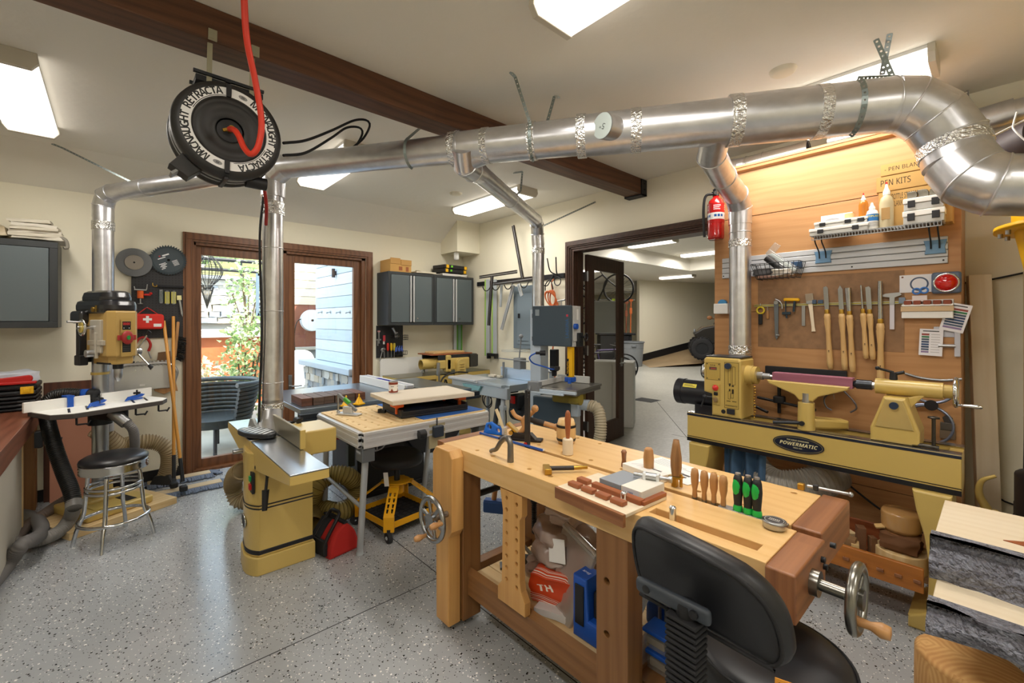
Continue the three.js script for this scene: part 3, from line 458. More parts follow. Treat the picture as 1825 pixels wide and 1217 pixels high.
{
  const t = DUCT, p = onX(-5.06, 184, 500), E0 = V(p.x, MY, p.z), S = M(-3.3);
  const dr = E0.clone().sub(S).normalize(); part(t, 'duct_section', [rod(S, E0.clone().addScaledVector(dr, -.12), .068, 28), seam(S, E0, .72, .068)], GALV);
  part(t, 'elbow', gored([E0.clone().addScaledVector(dr, -.13), E0.clone().addScaledVector(dr, -.04).add(V(0, -.02, 0)), V(p.x, MY - .1, p.z), V(p.x, MY - .2, p.z)], .072), GALV); part(t, 'duct_section', [rod(V(p.x, MY - .18, p.z), V(p.x, .62, p.z), .07, 28)], GALV); part(t, 'foil_tape', band(V(p.x, 2.4, p.z), V(p.x, 2.3, p.z), .5, .072, .07), FOIL);
}
{
  const t = DUCT, p = onZ(-3.42, 1319, 500), x = p.x, z = p.z;
  part(t, 'elbow', gored([M(-1.02, 2.58), V(-1.13, 2.52, -2.6), V(-1.22, 2.5, -2.98), V(-1.27, 2.46, z + .1), V(x, 2.38, z), V(x, 2.26, z)], .078), GALV); part(t, 'duct_section', [rod(V(x, 2.28, z), V(x, .6, z), .073, 32), tor(.075, .003, x, 2.2, z, 'y', 28)], GALV);
  part(t, 'foil_tape', band(V(x, 2.2, z), V(x, 2.0, z), .4, .0745, .05), FOIL); part(t, 'foil_tape', band(V(x, 1.4, z), V(x, 1.2, z), .3, .0745, .06), FOIL);
}
// ducts lying on top of the plywood cupboard
{
  const y = 2.725 + .07; const mk = (label, a, b, r, ri) => { const t = thing('spare_duct', label, 'duct', [0, 0, 0], 0, 'spare ducts on top of the plywood cupboard'); part(t, 'duct_section', [new THREE.CylinderGeometry(r, r, a.distanceTo(b), 28, 1, true).applyQuaternion(new THREE.Quaternion().setFromUnitVectors(V(0, 1, 0), b.clone().sub(a).normalize())).translate((a.x + b.x) / 2, (a.y + b.y) / 2, (a.z + b.z) / 2), seam(a, b, .3, r), seam(a, b, .02, r), seam(a, b, .98, r)], mat(0xdadcdd, .26, 1, { side: THREE.DoubleSide })); return t; };
  const t1 = mk('spare galvanised duct with elbow on the plywood cupboard', V(-1.36, y, -3.76), V(-.93, y, -3.76), .07); part(t1, 'elbow', gored([V(-1.36, y, -3.76), V(-1.44, y, -3.74), V(-1.49, y - .01, -3.68)], .068), GALV);
  mk('bright spare duct lying behind the big elbow', V(-.8, y + .01, -3.75), V(-.16, y + .01, -3.75), .08);
  const p = onZ(-3.8, 1745, 215); const t3 = thing('wall_duct', 'short shiny duct stub along the wall above the cyclone', 'duct'); part(t3, 'duct_section', [rod(V(p.x - .12, p.y - .02, -3.83), V(p.x + .14, p.y - .0, -3.83), .09, 28), rod(V(p.x + .13, p.y, -3.83), V(p.x + .5, p.y, -3.83), .08, 28)], GALV); part(t3, 'clamp', [band(V(p.x + .2, p.y, -3.83), V(p.x + .4, p.y, -3.83), .3, .08, .02), ...Array.from({ length: 8 }, (_, i) => tor(.083, .004, p.x + .27 + i * .012, p.y, -3.83, 'x', 24))], STEEL); part(t3, 'hanger', [rod(V(p.x - .05, p.y, -3.9), V(p.x - .05, CY, -3.9), .006)], STEEL);
}
// perforated hanger straps
function strap(label, pts, w = .018, name = 'hanger_strap', holes = true) {
  const t = thing(name, label, 'strap', [0, 0, 0], 0, 'perforated duct straps'); const gs = [];
  for (let i = 1; i < pts.length; i++) {
    const a = pv(pts[i - 1]), b = pv(pts[i]), d = b.clone().sub(a), L = d.length(), n = Math.floor(L / .026), hs = []; if (holes) for (let k = 0; k < n; k++) hs.push(hole(0, -L / 2 + (k + .5) * L / n, w * .22));
    const g = ext(roundRect(w, L + .002, w * .2), .0015, 0, hs, 4); const Yv = d.normalize(), view = V(0, EYE, 0).sub(a.clone().add(b).multiplyScalar(.5)), Xv = Yv.clone().cross(view).normalize(), Zv = Xv.clone().cross(Yv);
    g.applyMatrix4(new THREE.Matrix4().makeBasis(Xv, Yv, Zv)).translate((a.x + b.x) / 2, (a.y + b.y) / 2, (a.z + b.z) / 2); gs.push(g);
  }
  part(t, 'strap', gs, mat(0x8f9a98, .4, .8)); return t;
}
const loop = (x, r, a0, a1, n = 10) => { const o = [], d = V(1, 0, -.668).normalize(), s = V(d.z, 0, -d.x).multiplyScalar(-1); for (let i = 0; i <= n; i++) { const a = a0 + (a1 - a0) * i / n; o.push(M(x).addScaledVector(s, Math.sin(a) * r).add(V(0, Math.cos(a) * r, 0))); } return o; };
strap('perforated steel strap slung from the ceiling under the main duct', [onY(CY - .001, 909, 128), onY(CY - .012, 918, 137), ...loop(-1.86, .112, .9, 3.4)]);
strap('short perforated strap on the far side of the main duct', [onY(CY - .001, 998, 173), onY(CY - .012, 988, 172), ...loop(-1.82, .112, -.9, -1.8, 5)]);
strap('twisted strap crossing in an X above the big duct, left leg', [onY(CY - .001, 1561, 70), atD(2.22, 1591, 138), ...loop(-.5, .134, .5, 3.2)], .024).userData.label = 'wide perforated strap crossing over another above the big duct';
strap('wide perforated strap tucked behind its crossing partner', [onY(CY - .001, 1586, 60), atD(2.34, 1572, 133)], .024);
strap('narrow strap looped round the duct near the hose reel', [onY(CY - .001, 757, 221), ...loop(-2.52, .092, .5, 3.3)], .016);
strap('dark strap running from the ceiling to the left branch duct', [onY(CY - .001, 92, 256), onY(CY - .03, 110, 263), atD(3.55, 240, 327), atD(3.58, 276, 345)], .014, 'hanger_strap', true);
strap('black spotted strap from ceiling to the slanting branch duct', [onY(CY - .001, 915, 308), onY(CY - .03, 931, 306), onY(2.75, 928, 340), V(-2.83, 2.60, -2.55), V(-2.80, 2.54, -2.6)], .016);
strap('dark strap from the wall top to the branch elbow', [V(-3.0, CY - .1, BZ + .01), V(-3.25, 2.56, -3.38)], .016);
// cyclone on the far right
{
  const t = thing('dust_cyclone', 'yellow steel cyclone cone with bolted flange at the right wall', 'dust collector', [.33, 0, -3.3]);
  part(t, 'cone', lat([[.0, .9], [.09, .9], [.28, 1.98], [.285, 2.0]], 40), YELLOW); part(t, 'barrel', lat([[.29, 2.0], [.29, 2.2], [0, 2.22]], 40), YELLOW);
  part(t, 'flange', [lat([[.28, 1.985], [.35, 1.985], [.35, 2.01], [.28, 2.01]], 40)], YELLOW); for (let i = 0; i < 16; i++) part(t, 'bolt', cyl(.011, .011, .05, .325 * Math.cos(i * PI / 8), 1.99, .325 * Math.sin(i * PI / 8), 'y', 6), STEEL);
  part(t, 'bin', lat([[0, 0], [.28, 0], [.28, .8], [.1, .86], [.09, .92]], 32), BLACK); for (let i = 0; i < 4; i++) { const a = PI / 4 + i * PI / 2; part(t, 'leg', rod(V(.3 * Math.cos(a), 2.0, .3 * Math.sin(a)), V(.34 * Math.cos(a), 0, .34 * Math.sin(a)), .016), BLACK); }
  const h = thing('intake_housing', 'dark grey duct cover with white cord above the yellow cyclone', 'duct'); part(h, 'housing', gored([atD(2.42, 1762, 290), atD(2.3, 1800, 268), atD(2.15, 1860, 240)], .1, false), mat(0x3c3436, .5)); part(h, 'cord', tube([atD(2.33, 1700, 300), atD(2.25, 1735, 262), atD(2.2, 1778, 238), atD(2.15, 1830, 212)], .004, 30, 6), WHITE); part(h, 'cord', tube([atD(2.2, 1812, 200), atD(2.16, 1806, 222), atD(2.1, 1808, 232), atD(2.05, 1832, 255)], .004, 24, 6), WHITE);
}
// ---------- hose reel hung from the beam ----------
{
  const C = onX(-2.47, 403, 244), t = thing('hose_reel', 'round black hose reel with white lettered ring hung from beam', 'hose reel', [C.x, C.y, C.z], PI / 2); t.rotation.order = 'YXZ'; t.rotation.z = -.02;   // local +z faces +x of the room, local x is -z
  const BK = mat(0x2b2a29, .5), R = .22;
  const rim = (z, d) => X(lat([[.02, 0], [R - .01, 0], [R, d * .5], [R - .012, d]], 56), 0, 0, z, PI / 2, 0, 0);
  part(t, 'front_shell', [X(lat([[.055, .012], [.06, .0], [.09, .002], [.095, .012], [.12, .014], [.125, .006], [.14, .008], [.143, .016], [.146, .02], [R - .035, .022], [R - .006, .012], [R, -.02], [R - .005, -.05], [0, -.05]], 64), 0, 0, .085, PI / 2, 0, 0)], BK);
  part(t, 'rear_shell', X(lat([[0, .02], [R - .01, .02], [R, 0], [R - .01, -.05], [0, -.06]], 56), 0, 0, -.07, PI / 2, 0, 0), BK);
  for (let i = 0; i < 5; i++) part(t, 'rib_ring', tor(R - .012, .006, 0, 0, -.055 + i * .021, 'z', 56), i % 2 ? mat(0x9a9a98, .4) : BK);
  part(t, 'drum', cyl(R - .04, R - .04, .12, 0, 0, -.01, 'z', 48), BLACK);
  const ring = new THREE.RingGeometry(.148, .188, 72, 1); ring.translate(0, 0, .1075);
  part(t, 'lettered_ring', ring, print(1024, 1024, (x, w) => {
    x.fillStyle = '#ecebe8'; x.fillRect(0, 0, w, w); x.translate(w / 2, w / 2); const k = w / 2 / .188, put = (s, a0, a1, size) => { x.fillStyle = '#151515'; x.font = 'bold ' + size + 'px sans-serif'; x.textAlign = 'center'; [...s].forEach((ch, i) => { x.save(); x.rotate(a0 + (a1 - a0) * i / (s.length - 1)); x.translate(0, -(.157) * k); x.fillText(ch, 0, 0); x.restore(); }); };
    for (const o of [0, PI]) { put('MACNAUGHT', -2.55 + o, -1.45 + o, 118); put('RETRACTA', -1.22 + o, -.28 + o, 118); x.save(); x.rotate(-2.86 + o); x.translate(0, -.168 * k); x.fillStyle = '#8a8a88'; x.beginPath(); x.ellipse(0, 0, 50, 26, 0, 0, 7); x.fill(); x.fillStyle = '#222'; x.font = 'bold 40px sans-serif'; x.textAlign = 'center'; x.fillText('m', 0, 12); x.restore(); x.strokeStyle = '#151515'; x.lineWidth = 7; x.beginPath(); x.arc(0, 0, .152 * k, -PI / 2 - 1.2 + o, -PI / 2 - .1 + o); x.stroke(); }
  }, .5), { keep: true, label: 'white ring lettered MACNAUGHT RETRACTA' });
  for (const s of [1, -1]) part(t, 'clip', [box(.02, .06, .014, -.01, s * .175, .11, .003), box(.018, .014, .16, -.01, s * (R + .004), .02, .003)], BLACK);
  part(t, 'hub', [X(lat([[0, 0], [.05, 0], [.055, -.01], [.055, -.03]], 28), 0, 0, .09, PI / 2, 0, 0)], BLACK); part(t, 'brass_fitting', [cyl(.012, .012, .05, 0, 0, .11, 'z', 8), box(.05, .014, .014, -.01, -.005, .12, .003, [0, 0, .5])], BRASS);
  part(t, 'hose_outlet', [X(ext([[-.04, -.05], [.05, -.05], [.05, .05], [-.06, .03]], .09, .004), -.15, -.175, .0, 0, 0, .75), box(.05, .05, .06, -.163, -.19, .0, .002, [0, 0, .75])], BK); part(t, 'outlet_frame', box(.07, .012, .075, -.18, -.208, 0, .002, [0, 0, .75]), mat(0x8f908d, .4));
  part(t, 'bottom_swivel', [cyl(.03, .03, .09, .13, -.19, .0, 'x', 14)], BLACK); part(t, 'mount_plate', [lim(-.13, .14, .205, .232, -.06, .06, .003), lim(-.14, .14, .232, .245, -.075, -.06), lim(-.14, .14, .232, .245, .06, .075)], DARKMETAL);
  const up = 2.87 - C.y; for (const x of [-.08, .09]) part(t, 'hanger', [box(.02, up - .18, .006, x, (.2 + up) / 2, .062, 0), box(.034, .05, .006, x + .006, up - .03, .09, .001), box(.02, .006, .04, x, up - .045, .076)], mat(0xa39f86, .45, .3));
}
solo('red_air_hose', 'bright red hose looping down in front of the reel', 'hose', [tube([atD(1.7, 434, -78), atD(1.72, 435, -10), atD(1.76, 440, 70), atD(1.83, 456, 150), atD(1.87, 466, 215), atD(1.88, 461, 258), atD(1.88, 448, 275), atD(1.89, 435, 263), atD(1.9, 426, 243), atD(1.92, 418, 232), atD(1.98, 410, 230)], .0125, 90, 12)], mat(0xdc3a22, .45));
for (const [l, o] of [['upper black cable looped from the hose reel to a hook', 0], ['lower black cable looped from the hose reel to a hook', 1]]) solo('looped_cable', l, 'cable', [tube([[505, 255, 2.3], [545, 250, 2.45], [590, 233, 2.7], [630, 215, 2.9], [652, 214, 2.98], [659, 224, 3.02], [648, 246, 3.05], [630, 262, 3.0]].map(([x, y, d]) => atD(d + .03 * o, x - o * (x > 600 ? 13 : 0), y + o * (x < 560 ? 22 : 13))), .0075, 60, 8)], BLACKR, { group: 'black cables behind the hose reel' });
solo('red_whip', 'short red and yellow striped hose below the reel', 'hose', [tube([atD(2.33, 470, 330), atD(2.35, 473, 350), atD(2.4, 475, 372), atD(2.5, 474, 400)], .009, 20, 8)], mat(0xa01f1a, .5));

// ---------- left wall: cupboard, pegboard, drill press corner ----------
const WL = (px, py, off = .025) => onX(LX + off, px, py), PR = PI / 2;      // objects on the left wall: local +z into the room, local +x to the right as seen
const CABD = mat(0x2f3335, .45), CABF = mat(0x5f696c, .42, .2), LOCK = STEEL;
function wallCupboard(label, z0, z1, pos) {       // pair of steel doors; z0 right end, z1 left end
  const W = Math.abs(z1 - z0), t = thing('wall_cabinet', label, 'cabinet', pos, PR), H = .69, D = .33;
  part(t, 'body', [lim(-W / 2, W / 2, 0, H, 0, D - .02, .006), lim(-W / 2, W / 2, 0, .035, D - .02, D, .003), lim(-W / 2, W / 2, H - .035, H, D - .02, D, .003), lim(-W / 2, -W / 2 + .035, .035, H - .035, D - .02, D, .003), lim(W / 2 - .035, W / 2, .035, H - .035, D - .02, D, .003)], CABD);
  for (const s of [-1, 1]) { const d = part(t, 'door', lim(s < 0 ? -W / 2 + .038 : .04, s < 0 ? -.04 : W / 2 - .038, .038, H - .038, D - .018, D + .006, .004), CABF); part(d, 'handle', [lim(s * .012, s * .032, .04, H - .04, D - .01, D + .02, .006)], ALU); if (s > 0) part(d, 'lock', cyl(.011, .013, .012, .075, .09, D + .01, 'z', 14), CHROME); }
  part(t, 'centre_strip', lim(-.038, .038, .038, H - .038, D - .02, D - .004, .002), BLACK); return t;
}
wallCupboard('dark steel wall cabinet with two grey doors above the planer', 0, .672, [LX, 1.495, -2.91]);
wallCupboard('dark steel wall cabinet with two grey doors in the room corner', 0, .672, [LX, 1.495, -3.585]);
{
  const t = thing('wall_cabinet', 'dark steel wall cabinet beside the drill press, drop cloths on top', 'cabinet', [LX, 1.495, .345 + .55], PR), W = 1.1, H = .7, D = .33;
  part(t, 'body', [lim(-W / 2, W / 2, 0, H, 0, D - .02, .006), lim(-W / 2, W / 2, 0, .05, D - .02, D, .003), lim(-W / 2, W / 2, H - .05, H, D - .02, D, .003), lim(W / 2 - .05, W / 2, .05, H - .05, D - .02, D, .003), lim(-W / 2, -W / 2 + .05, .05, H - .05, D - .02, D, .003)], CABD);
  for (const [a, b] of [[-.5, .06], [.065, .497]]) { const d = part(t, 'door', lim(a, b, .053, H - .053, D - .02, D + .004, .003), CABF); part(d, 'lock', [cyl(.013, .015, .014, a + .05, .09, D + .006, 'z', 14), box(.034, .01, .008, a + .05, .09, D + .012, .003)], CHROME); }
}
function crumple(w, h, d, amp, seed, seg = [10, 3, 8]) { const g = new THREE.BoxGeometry(w, h, d, ...seg), p = g.attributes.position; for (let i = 0; i < p.count; i++) { const x = p.getX(i), y = p.getY(i), z = p.getZ(i), e = Math.min(1, Math.max(0, 2.2 - 2.2 * Math.pow(Math.max(Math.abs(x) / (w / 2), Math.abs(z) / (d / 2)), 6))); const n = (k) => fbm(x * .9 + k, z * .9 + y * 2, 8, seed + k, 3) - .5; p.setXYZ(i, x + amp * n(1) * 1.6, y * (.75 + .25 * e) + amp * n(2), z + amp * n(3) * 1.6); } g.computeVertexNormals(); return g; }
{
  const t = thing('drop_cloths', 'stack of folded off-white canvas drop cloths on the cupboard', 'cloth', [LX + .17, 2.2, .47], PR), CL = [mat(0xd9d3c4, .9), mat(0xcfc8b6, .9)];
  for (let i = 0; i < 6; i++) part(t, 'fold', crumple(.3 - .012 * i, .034, .28, .022, 50 + i * 3).translate(rr(-.01, .02) - .02 * (i > 3), .02 + i * .026, rr(-.01, .02)), CL[i % 2]); part(t, 'tie', tube([[.12, .05, .12], [.17, .02, .15], [.18, -.04, .17], [.16, -.05, .18]], .013, 16, 6), mat(0x8a857a, .9));
  solo('plastic_bundle', 'crumpled tan plastic bag beside the folded drop cloths', 'bag', [crumple(.2, .1, .22, .05, 77)], mat(0xc9b999, .5), { pos: [LX + .16, 2.26, .74], rot: [0, PR, 0] });
}
const pegDots = tex(128, 128, (u, v) => { const a = (u * 4) % 1 - .5, b = (v * 4) % 1 - .5; return Math.hypot(a, b) < .16 ? [6, 6, 7] : [40, 40, 43]; }, [9.8, 9.8]);
const PEG = mat(0xffffff, .5, 0, { map: pegDots });
solo('pegboard', 'tall black pegboard between the drill press and patio doors', 'pegboard', lim(LX + .006, LX + .018, 1.385, 2.19, -.118, -.516, .002), PEG);
solo('pegboard', 'small black pegboard below the double wall cabinet', 'pegboard', lim(LX + .006, LX + .018, 1.06, 1.488, -2.56, -2.945, .002), PEG);
const onPeg = (name, label, cat, px, py, off = .022) => { const t = thing(name, label, cat, WL(px, py, off), PR); return t; };
{
  let t = onPeg('grinding_disc', 'plain grey abrasive disc hung at the pegboard corner', 'disc', 239, 468); part(t, 'disc', X(lat([[.012, .006], [.07, .004], [.08, .012], [.132, .012], [.134, .006], [.132, 0], [.012, 0]], 40), 0, 0, .012, PR, 0, 0), mat(0x6d6f70, .6)); part(t, 'washer', X(lat([[.008, .002], [.068, .002], [.07, 0]], 28), 0, 0, .022, PR, 0, 0), mat(0x8c857c, .35, .7));
  t = onPeg('saw_blade', 'round dark toothed saw blade hung on the pegboard', 'saw blade', 300, 464); const sh = new THREE.Shape(); for (let i = 0; i < 40; i++) { const a = i / 40 * 2 * PI; sh[i ? 'lineTo' : 'moveTo'](.15 * Math.cos(a), .15 * Math.sin(a)); sh.lineTo(.132 * Math.cos(a + .1), .132 * Math.sin(a + .1)); } part(t, 'blade', ext(sh, .003, 0, [hole(0, 0, .012)]).translate(0, 0, .02), mat(0x3e484e, .35, .6));
  const dk = new THREE.RingGeometry(.013, .118, 40).translate(0, 0, .0222); part(t, 'blade_print', dk, print(256, 256, (x) => { x.fillStyle = '#3c474d'; x.fillRect(0, 0, 256, 256); x.translate(128, 128); x.rotate(-.45); x.fillStyle = '#e8e8e8'; x.fillRect(-30, -66, 62, 14); x.fillRect(-80, -44, 70, 9); for (let i = 0; i < 5; i++) { x.fillRect(-95 + i % 2 * 12, 12 + i * 13, 60 - i * 6, 7); x.fillRect(20, 20 + i * 12, 50, 5); } x.fillStyle = '#b02a30'; x.fillRect(-60, -70, 14, 14); }, .4), { keep: true });
  t = onPeg('trim_reel', 'small orange spool tool hung on the tall pegboard', 'tool', 250, 525); part(t, 'spool', cyl(.024, .024, .07, 0, 0, .03), ORANGE); part(t, 'frame', [box(.09, .008, .02, 0, .045, .03), rod(V(-.04, .045, .03), V(-.045, .075, .02), .004), rod(V(.045, .05, .03), V(.05, .1, .03), .004), cyl(.006, .006, .05, 0, -.06, .03), cyl(.02, .02, .008, 0, -.085, .03)], STEEL); part(t, 'crank', [box(.05, .02, .02, .05, 0, .035, .005), sph(.013, .075, .012, .04)], RED);
  t = onPeg('tool_rail', 'black rail with hooks holding drill packs on pegboard', 'rail', 302, 511); part(t, 'bar', lim(-.1, .115, -.008, .012, 0, .02, .002), BLACKR); part(t, 'hook', tube([[-.13, .03, .01], [-.125, 0, .02], [-.1, -.004, .02], [-.1, .012, .02]], .004, 16, 6), BRASS);
  [[287, 527, 0x24413f, 'green carded drill bit pack hung on the rail'], [298, 529, 0xd8c93a, 'yellow carded drill bit pack with clear tube on the rail'], [309.5, 529, 0xe2d65c, 'pale yellow drill bit pack next to the big bit']].forEach(([x, y, c, l]) => { const b = onPeg('drill_bit_pack', l, 'drill bit', x, y, .03); b.userData.group = 'drill bit packs on the rail'; part(b, 'card', lim(-.018, .018, -.065, .05, 0, .004, .001), mat(c, .5)); part(b, 'tube', lim(-.013, .013, -.075, .06, .004, .016, .004), CLEARP); });
  t = onPeg('large_drill_bit', 'long silver drill bit with yellow sleeve by the casing', 'drill bit', 320, 540, .035); t.rotation.z = .06; part(t, 'bit', [rod(V(0, .05, 0), V(.012, -.11, 0), .012, 10), rod(V(.012, -.11, 0), V(.015, -.14, 0), .012, 10, .003)], mat(0xb8bdc0, .25, .9)); part(t, 'sleeve', lim(-.018, .018, .03, .075, -.014, .014, .003), mat(0xe8e0a0, .5));
  t = onPeg('first_aid_pouch', 'red zipped first aid pouch with white cross', 'pouch', 262, 573); part(t, 'pouch', X(ext(roundRect(.25, .145, .03), .07, .016), 0, 0, .04, -.04, 0, 0), mat(0xd22a1c, .7)); part(t, 'zip', X(tor(.1, .003, 0, 0, 0), 0, .03, .04, 0, 0, 0, V(1.24, .3, 1)), mat(0x9a1a12, .7)); part(t, 'cross', [lim(-.033, .033, .0, .022, .072, .077, .001), lim(-.011, .011, -.022, .044, .072, .0772, .001)].map(g => g.translate(0, .01, .002)), WHITE); part(t, 'label_patch', lim(.045, .105, -.05, -.02, .07, .077, .001), WHITE); part(t, 'carry_loop', tube([[-.07, .07, .03], [0, .135, .015], [.08, .07, .03]], .005, 20, 6, false, .1), mat(0xb8241a, .7)); part(t, 'peg_hook', rod(V(0, .13, -.01), V(0, .135, .03), .004), STEEL);
  t = onPeg('slip_pliers', 'steel pliers with red dipped handles hung upside down', 'pliers', 255, 615, .03); part(t, 'grip', tube([[-.05, -.06, 0], [-.055, .0, 0], [-.035, .055, 0], [0, .075, 0], [.035, .055, 0], [.055, 0, 0], [.04, -.06, 0]], .011, 40, 8), mat(0xb01f1a, .45)); part(t, 'jaws', [rod(V(-.05, -.06, 0), V(-.075, -.13, 0), .007), rod(V(.04, -.06, 0), V(.06, -.13, 0), .007)], STEEL); part(t, 'wall_hook', rod(V(0, .07, -.02), V(0, .1, .012), .004), STEEL);
  t = onPeg('counter_brush', 'black bristle bench brush with wooden handle', 'brush', 316, 610, .05); t.rotation.z = -.08; part(t, 'handle', [X(ext(roundRect(.026, .15, .012), .016, .004), -.01, .13, 0), X(ext(roundRect(.024, .24, .008), .02, .004), -.008, -.03, 0)], HANDLEWOOD); part(t, 'bristles', Array.from({ length: 160 }, () => { const y = rr(-.17, .06), z = rr(-.02, .02); return rod(V(.004, y, z * .5), V(rr(.04, .075), y - rr(0, .03), z), .003, 4); }), mat(0x1a1815, .9), { kind: 'stuff' });
  t = onPeg('dustpan', 'large ribbed aluminium dustpan hung low on the wall', 'dustpan', 256, 670, .05); const DP = [[-.24, -.13], [.21, -.13], [.245, .02], [.21, .08], [.16, .11], [-.13, .11], [-.19, .08], [-.215, .03]]; part(t, 'pan', [X(ext(DP, .012, .004), 0, 0, 0, -.08, 0, 0)], mat(0xb9babb, .3, .9)); part(t, 'rim', [tube([[-.235, -.12, .02], [-.215, .03, .025], [-.18, .09, .025], [-.12, .115, .02], [.15, .118, .02], [.22, .085, .025], [.25, .02, .025], [.215, -.12, .02]], .016, 60, 8, false, .2), ...Array.from({ length: 12 }, (_, i) => box(.02, .05, .02, -.16 + i * .03, .12, .02, .006, [0, 0, .2]))], mat(0xc4c5c6, .3, .9)); part(t, 'barcode', lim(-.03, .01, -.1, -.075, .012, .0135), WHITE); for (const [x, y] of [[-.06, .06], [0, .062], [.06, .065]]) part(t, 'rivet', cyl(.007, .007, .01, x, y, .012, 'z', 8), CHROME);
  t = onPeg('hand_saw', 'hand saw with wooden handle hanging behind the poles', 'saw', 292, 655, .035); part(t, 'blade', ext([[-.045, .15], [.05, .16], [.075, -.12], [-.07, -.12]], .002).translate(0, 0, .0), mat(0x7a5a3c, .55, .3)); const hs = poly([[-.09, -.12], [.09, -.13], [.11, -.24], [.06, -.23], [0, -.26], [-.07, -.22]]); part(t, 'handle', ext(hs, .022, .004, [hole(.03, -.185, .026)]), HANDLEWOOD); part(t, 'blade_screw', cyl(.008, .008, .026, -.04, -.16, 0, 'z', 10), BRASS);
}
// drill press
{
  const t = thing('drill_press', 'floor-standing gold and black drill press with white table', 'drill press', [-4.86, 0, .085], 2.016), TAN = mat(0xbb9a58, .4), W = WHITEP;
  part(t, 'plinth', [lim(-.34, .36, 0, .055, -.22, .36, .004)], PINE, { grain: 'x' }); part(t, 'base', [lim(-.22, .22, .055, .12, -.2, .3, .02), lim(-.12, .12, .1, .15, -.12, .1, .03), lim(-.15, -.06, .12, .125, .08, .26)], GOLD); part(t, 'base_slot', [lim(-.14, -.07, .119, .1225, .06, .26), lim(.05, .12, .119, .1225, .06, .26)], BLACK);
  part(t, 'column', cyl(.052, .052, 1.3, 0, .8, 0, 'y', 28), STEEL); part(t, 'column_collar', [cyl(.075, .08, .1, 0, .19, 0), cyl(.058, .058, .02, 0, 1.13, 0)], GOLDD); part(t, 'table_bracket', [cyl(.075, .075, .14, 0, .79, 0), box(.14, .08, .24, 0, .81, .14, .02), cyl(.03, .03, .12, .09, .78, .05, 'x', 14)], DARKMETAL);
  const tp = [[-.43, 0], [.3, 0], [.3, .3], [.22, .385], [-.34, .385], [-.43, .3]]; part(t, 'table_core', X(ext(tp, .034, .004), 0, .883, .03, PR, 0, 0), mat(0x4a4440, .6)); part(t, 'table_top', X(ext(tp.map(([a, b]) => [a * .995, b * .995 + .001]), .003), 0, .9015, .03, PR, 0, 0), W);
  const slot = (x, z, r) => X(box(.2, .002, .014, 0, 0, 0, 0), x, .9035, z, 0, r, 0); part(t, 't_track', [slot(-.3, .26, 1.2), slot(-.19, .24, 1.2), slot(.1, .24, 1.2), slot(.2, .22, 1.2)], BLACK);
  part(t, 'fence', [lim(-.47, -.1, .903, .975, .06, .085, .003), lim(-.03, .32, .903, .975, .06, .085, .003)], W); part(t, 'fence_back', lim(-.3, .2, .903, .93, .03, .06, .003), DARKMETAL);
  const clampAt = (x, z, r) => { const b = X(ext([[-.09, -.01], [.05, -.012], [.08, .0], [.05, .014], [-.06, .016]], .018, .004), 0, 0, 0, 0, 0, .12); const c = part(t, 'hold_down', [X(b, x, .93, z, 0, r, 0), X(box(.09, .01, .02, .01, .012, .0), x, .9, z, 0, r, 0)], BLUE); part(c, 'star_knob', [X(cyl(.006, .006, .06, 0, 0, 0), x + .01, .955, z), X(box(.055, .014, .018, 0, 0, 0, .005), x + .01, .96, z, 0, r, 0), X(box(.018, .014, .055, 0, 0, 0, .005), x + .01, .96, z, 0, r, 0)], BLACK); };
  clampAt(-.13, .25, .5); clampAt(.14, .2, .3); part(t, 'fence_clamp', [lim(-.24, -.205, .9, .99, .084, .1, .003), lim(-.245, -.2, .975, .99, .02, .1, .003)], BLUE);
  for (const x of [-.3, .06, .22]) part(t, 'table_hook', [rod(V(x, .87, .36), V(x, .81, .36), .007), rod(V(x, .81, .36), V(x + .05, .81, .38), .006), rod(V(x + .05, .8, .38), V(x + .07, .83, .38), .006)], BLACK);
  // head
  const hd = X(ext([[-.13, -.16], [-.14, .3], [-.09, .36], [.09, .36], [.14, .3], [.13, -.16]], .36, .012), 0, 1.45, 0, PR, 0, 0); part(t, 'head', [hd, X(ext([[-.11, 0], [-.115, .28], [-.075, .335], [.075, .335], [.115, .28], [.11, 0]], .1, .01), 0, 1.26, 0, PR, 0, 0)], TAN); part(t, 'side_casting', [lim(-.165, -.12, 1.3, 1.56, .05, .24, .01), lim(-.17, -.12, 1.36, 1.4, .02, .28, .006), box(.03, .2, .03, -.17, 1.36, .18, .006)], mat(0xb9b2a2, .4));
  const dome = X(ext([[-.20, 0], [-.2, .1], [-.15, .17], [.1, .19], [.19, .15], [.21, .06], [.205, 0]], .33, .035), 0, 1.595, .02, 0, PR, 0); part(t, 'belt_cover', [X(ext(roundRect(.34, .62, .13), .11, .04), 0, 1.66, .03, PR, 0, 0), X(ext(roundRect(.29, .5, .12), .12, .05), .0, 1.73, .04, PR, 0, 0), X(box(.3, .1, .2, -.06, 1.58, -.12, .03))], mat(0x1c1c20, .3, 0, { clearcoat: .5 }));
  part(t, 'motor', [cyl(.08, .08, .3, -.05, 1.4, -.22, 'y'), lim(-.2, -.08, 1.22, 1.6, -.12, -.06, .01), box(.08, .08, .1, -.18, 1.24, -.06, .01)], BLACK); part(t, 'speed_dial', [cyl(.02, .02, .012, -.175, 1.64, .13, 'x', 14), lim(-.176, -.17, 1.62, 1.67, .17, .19)], BRASS);
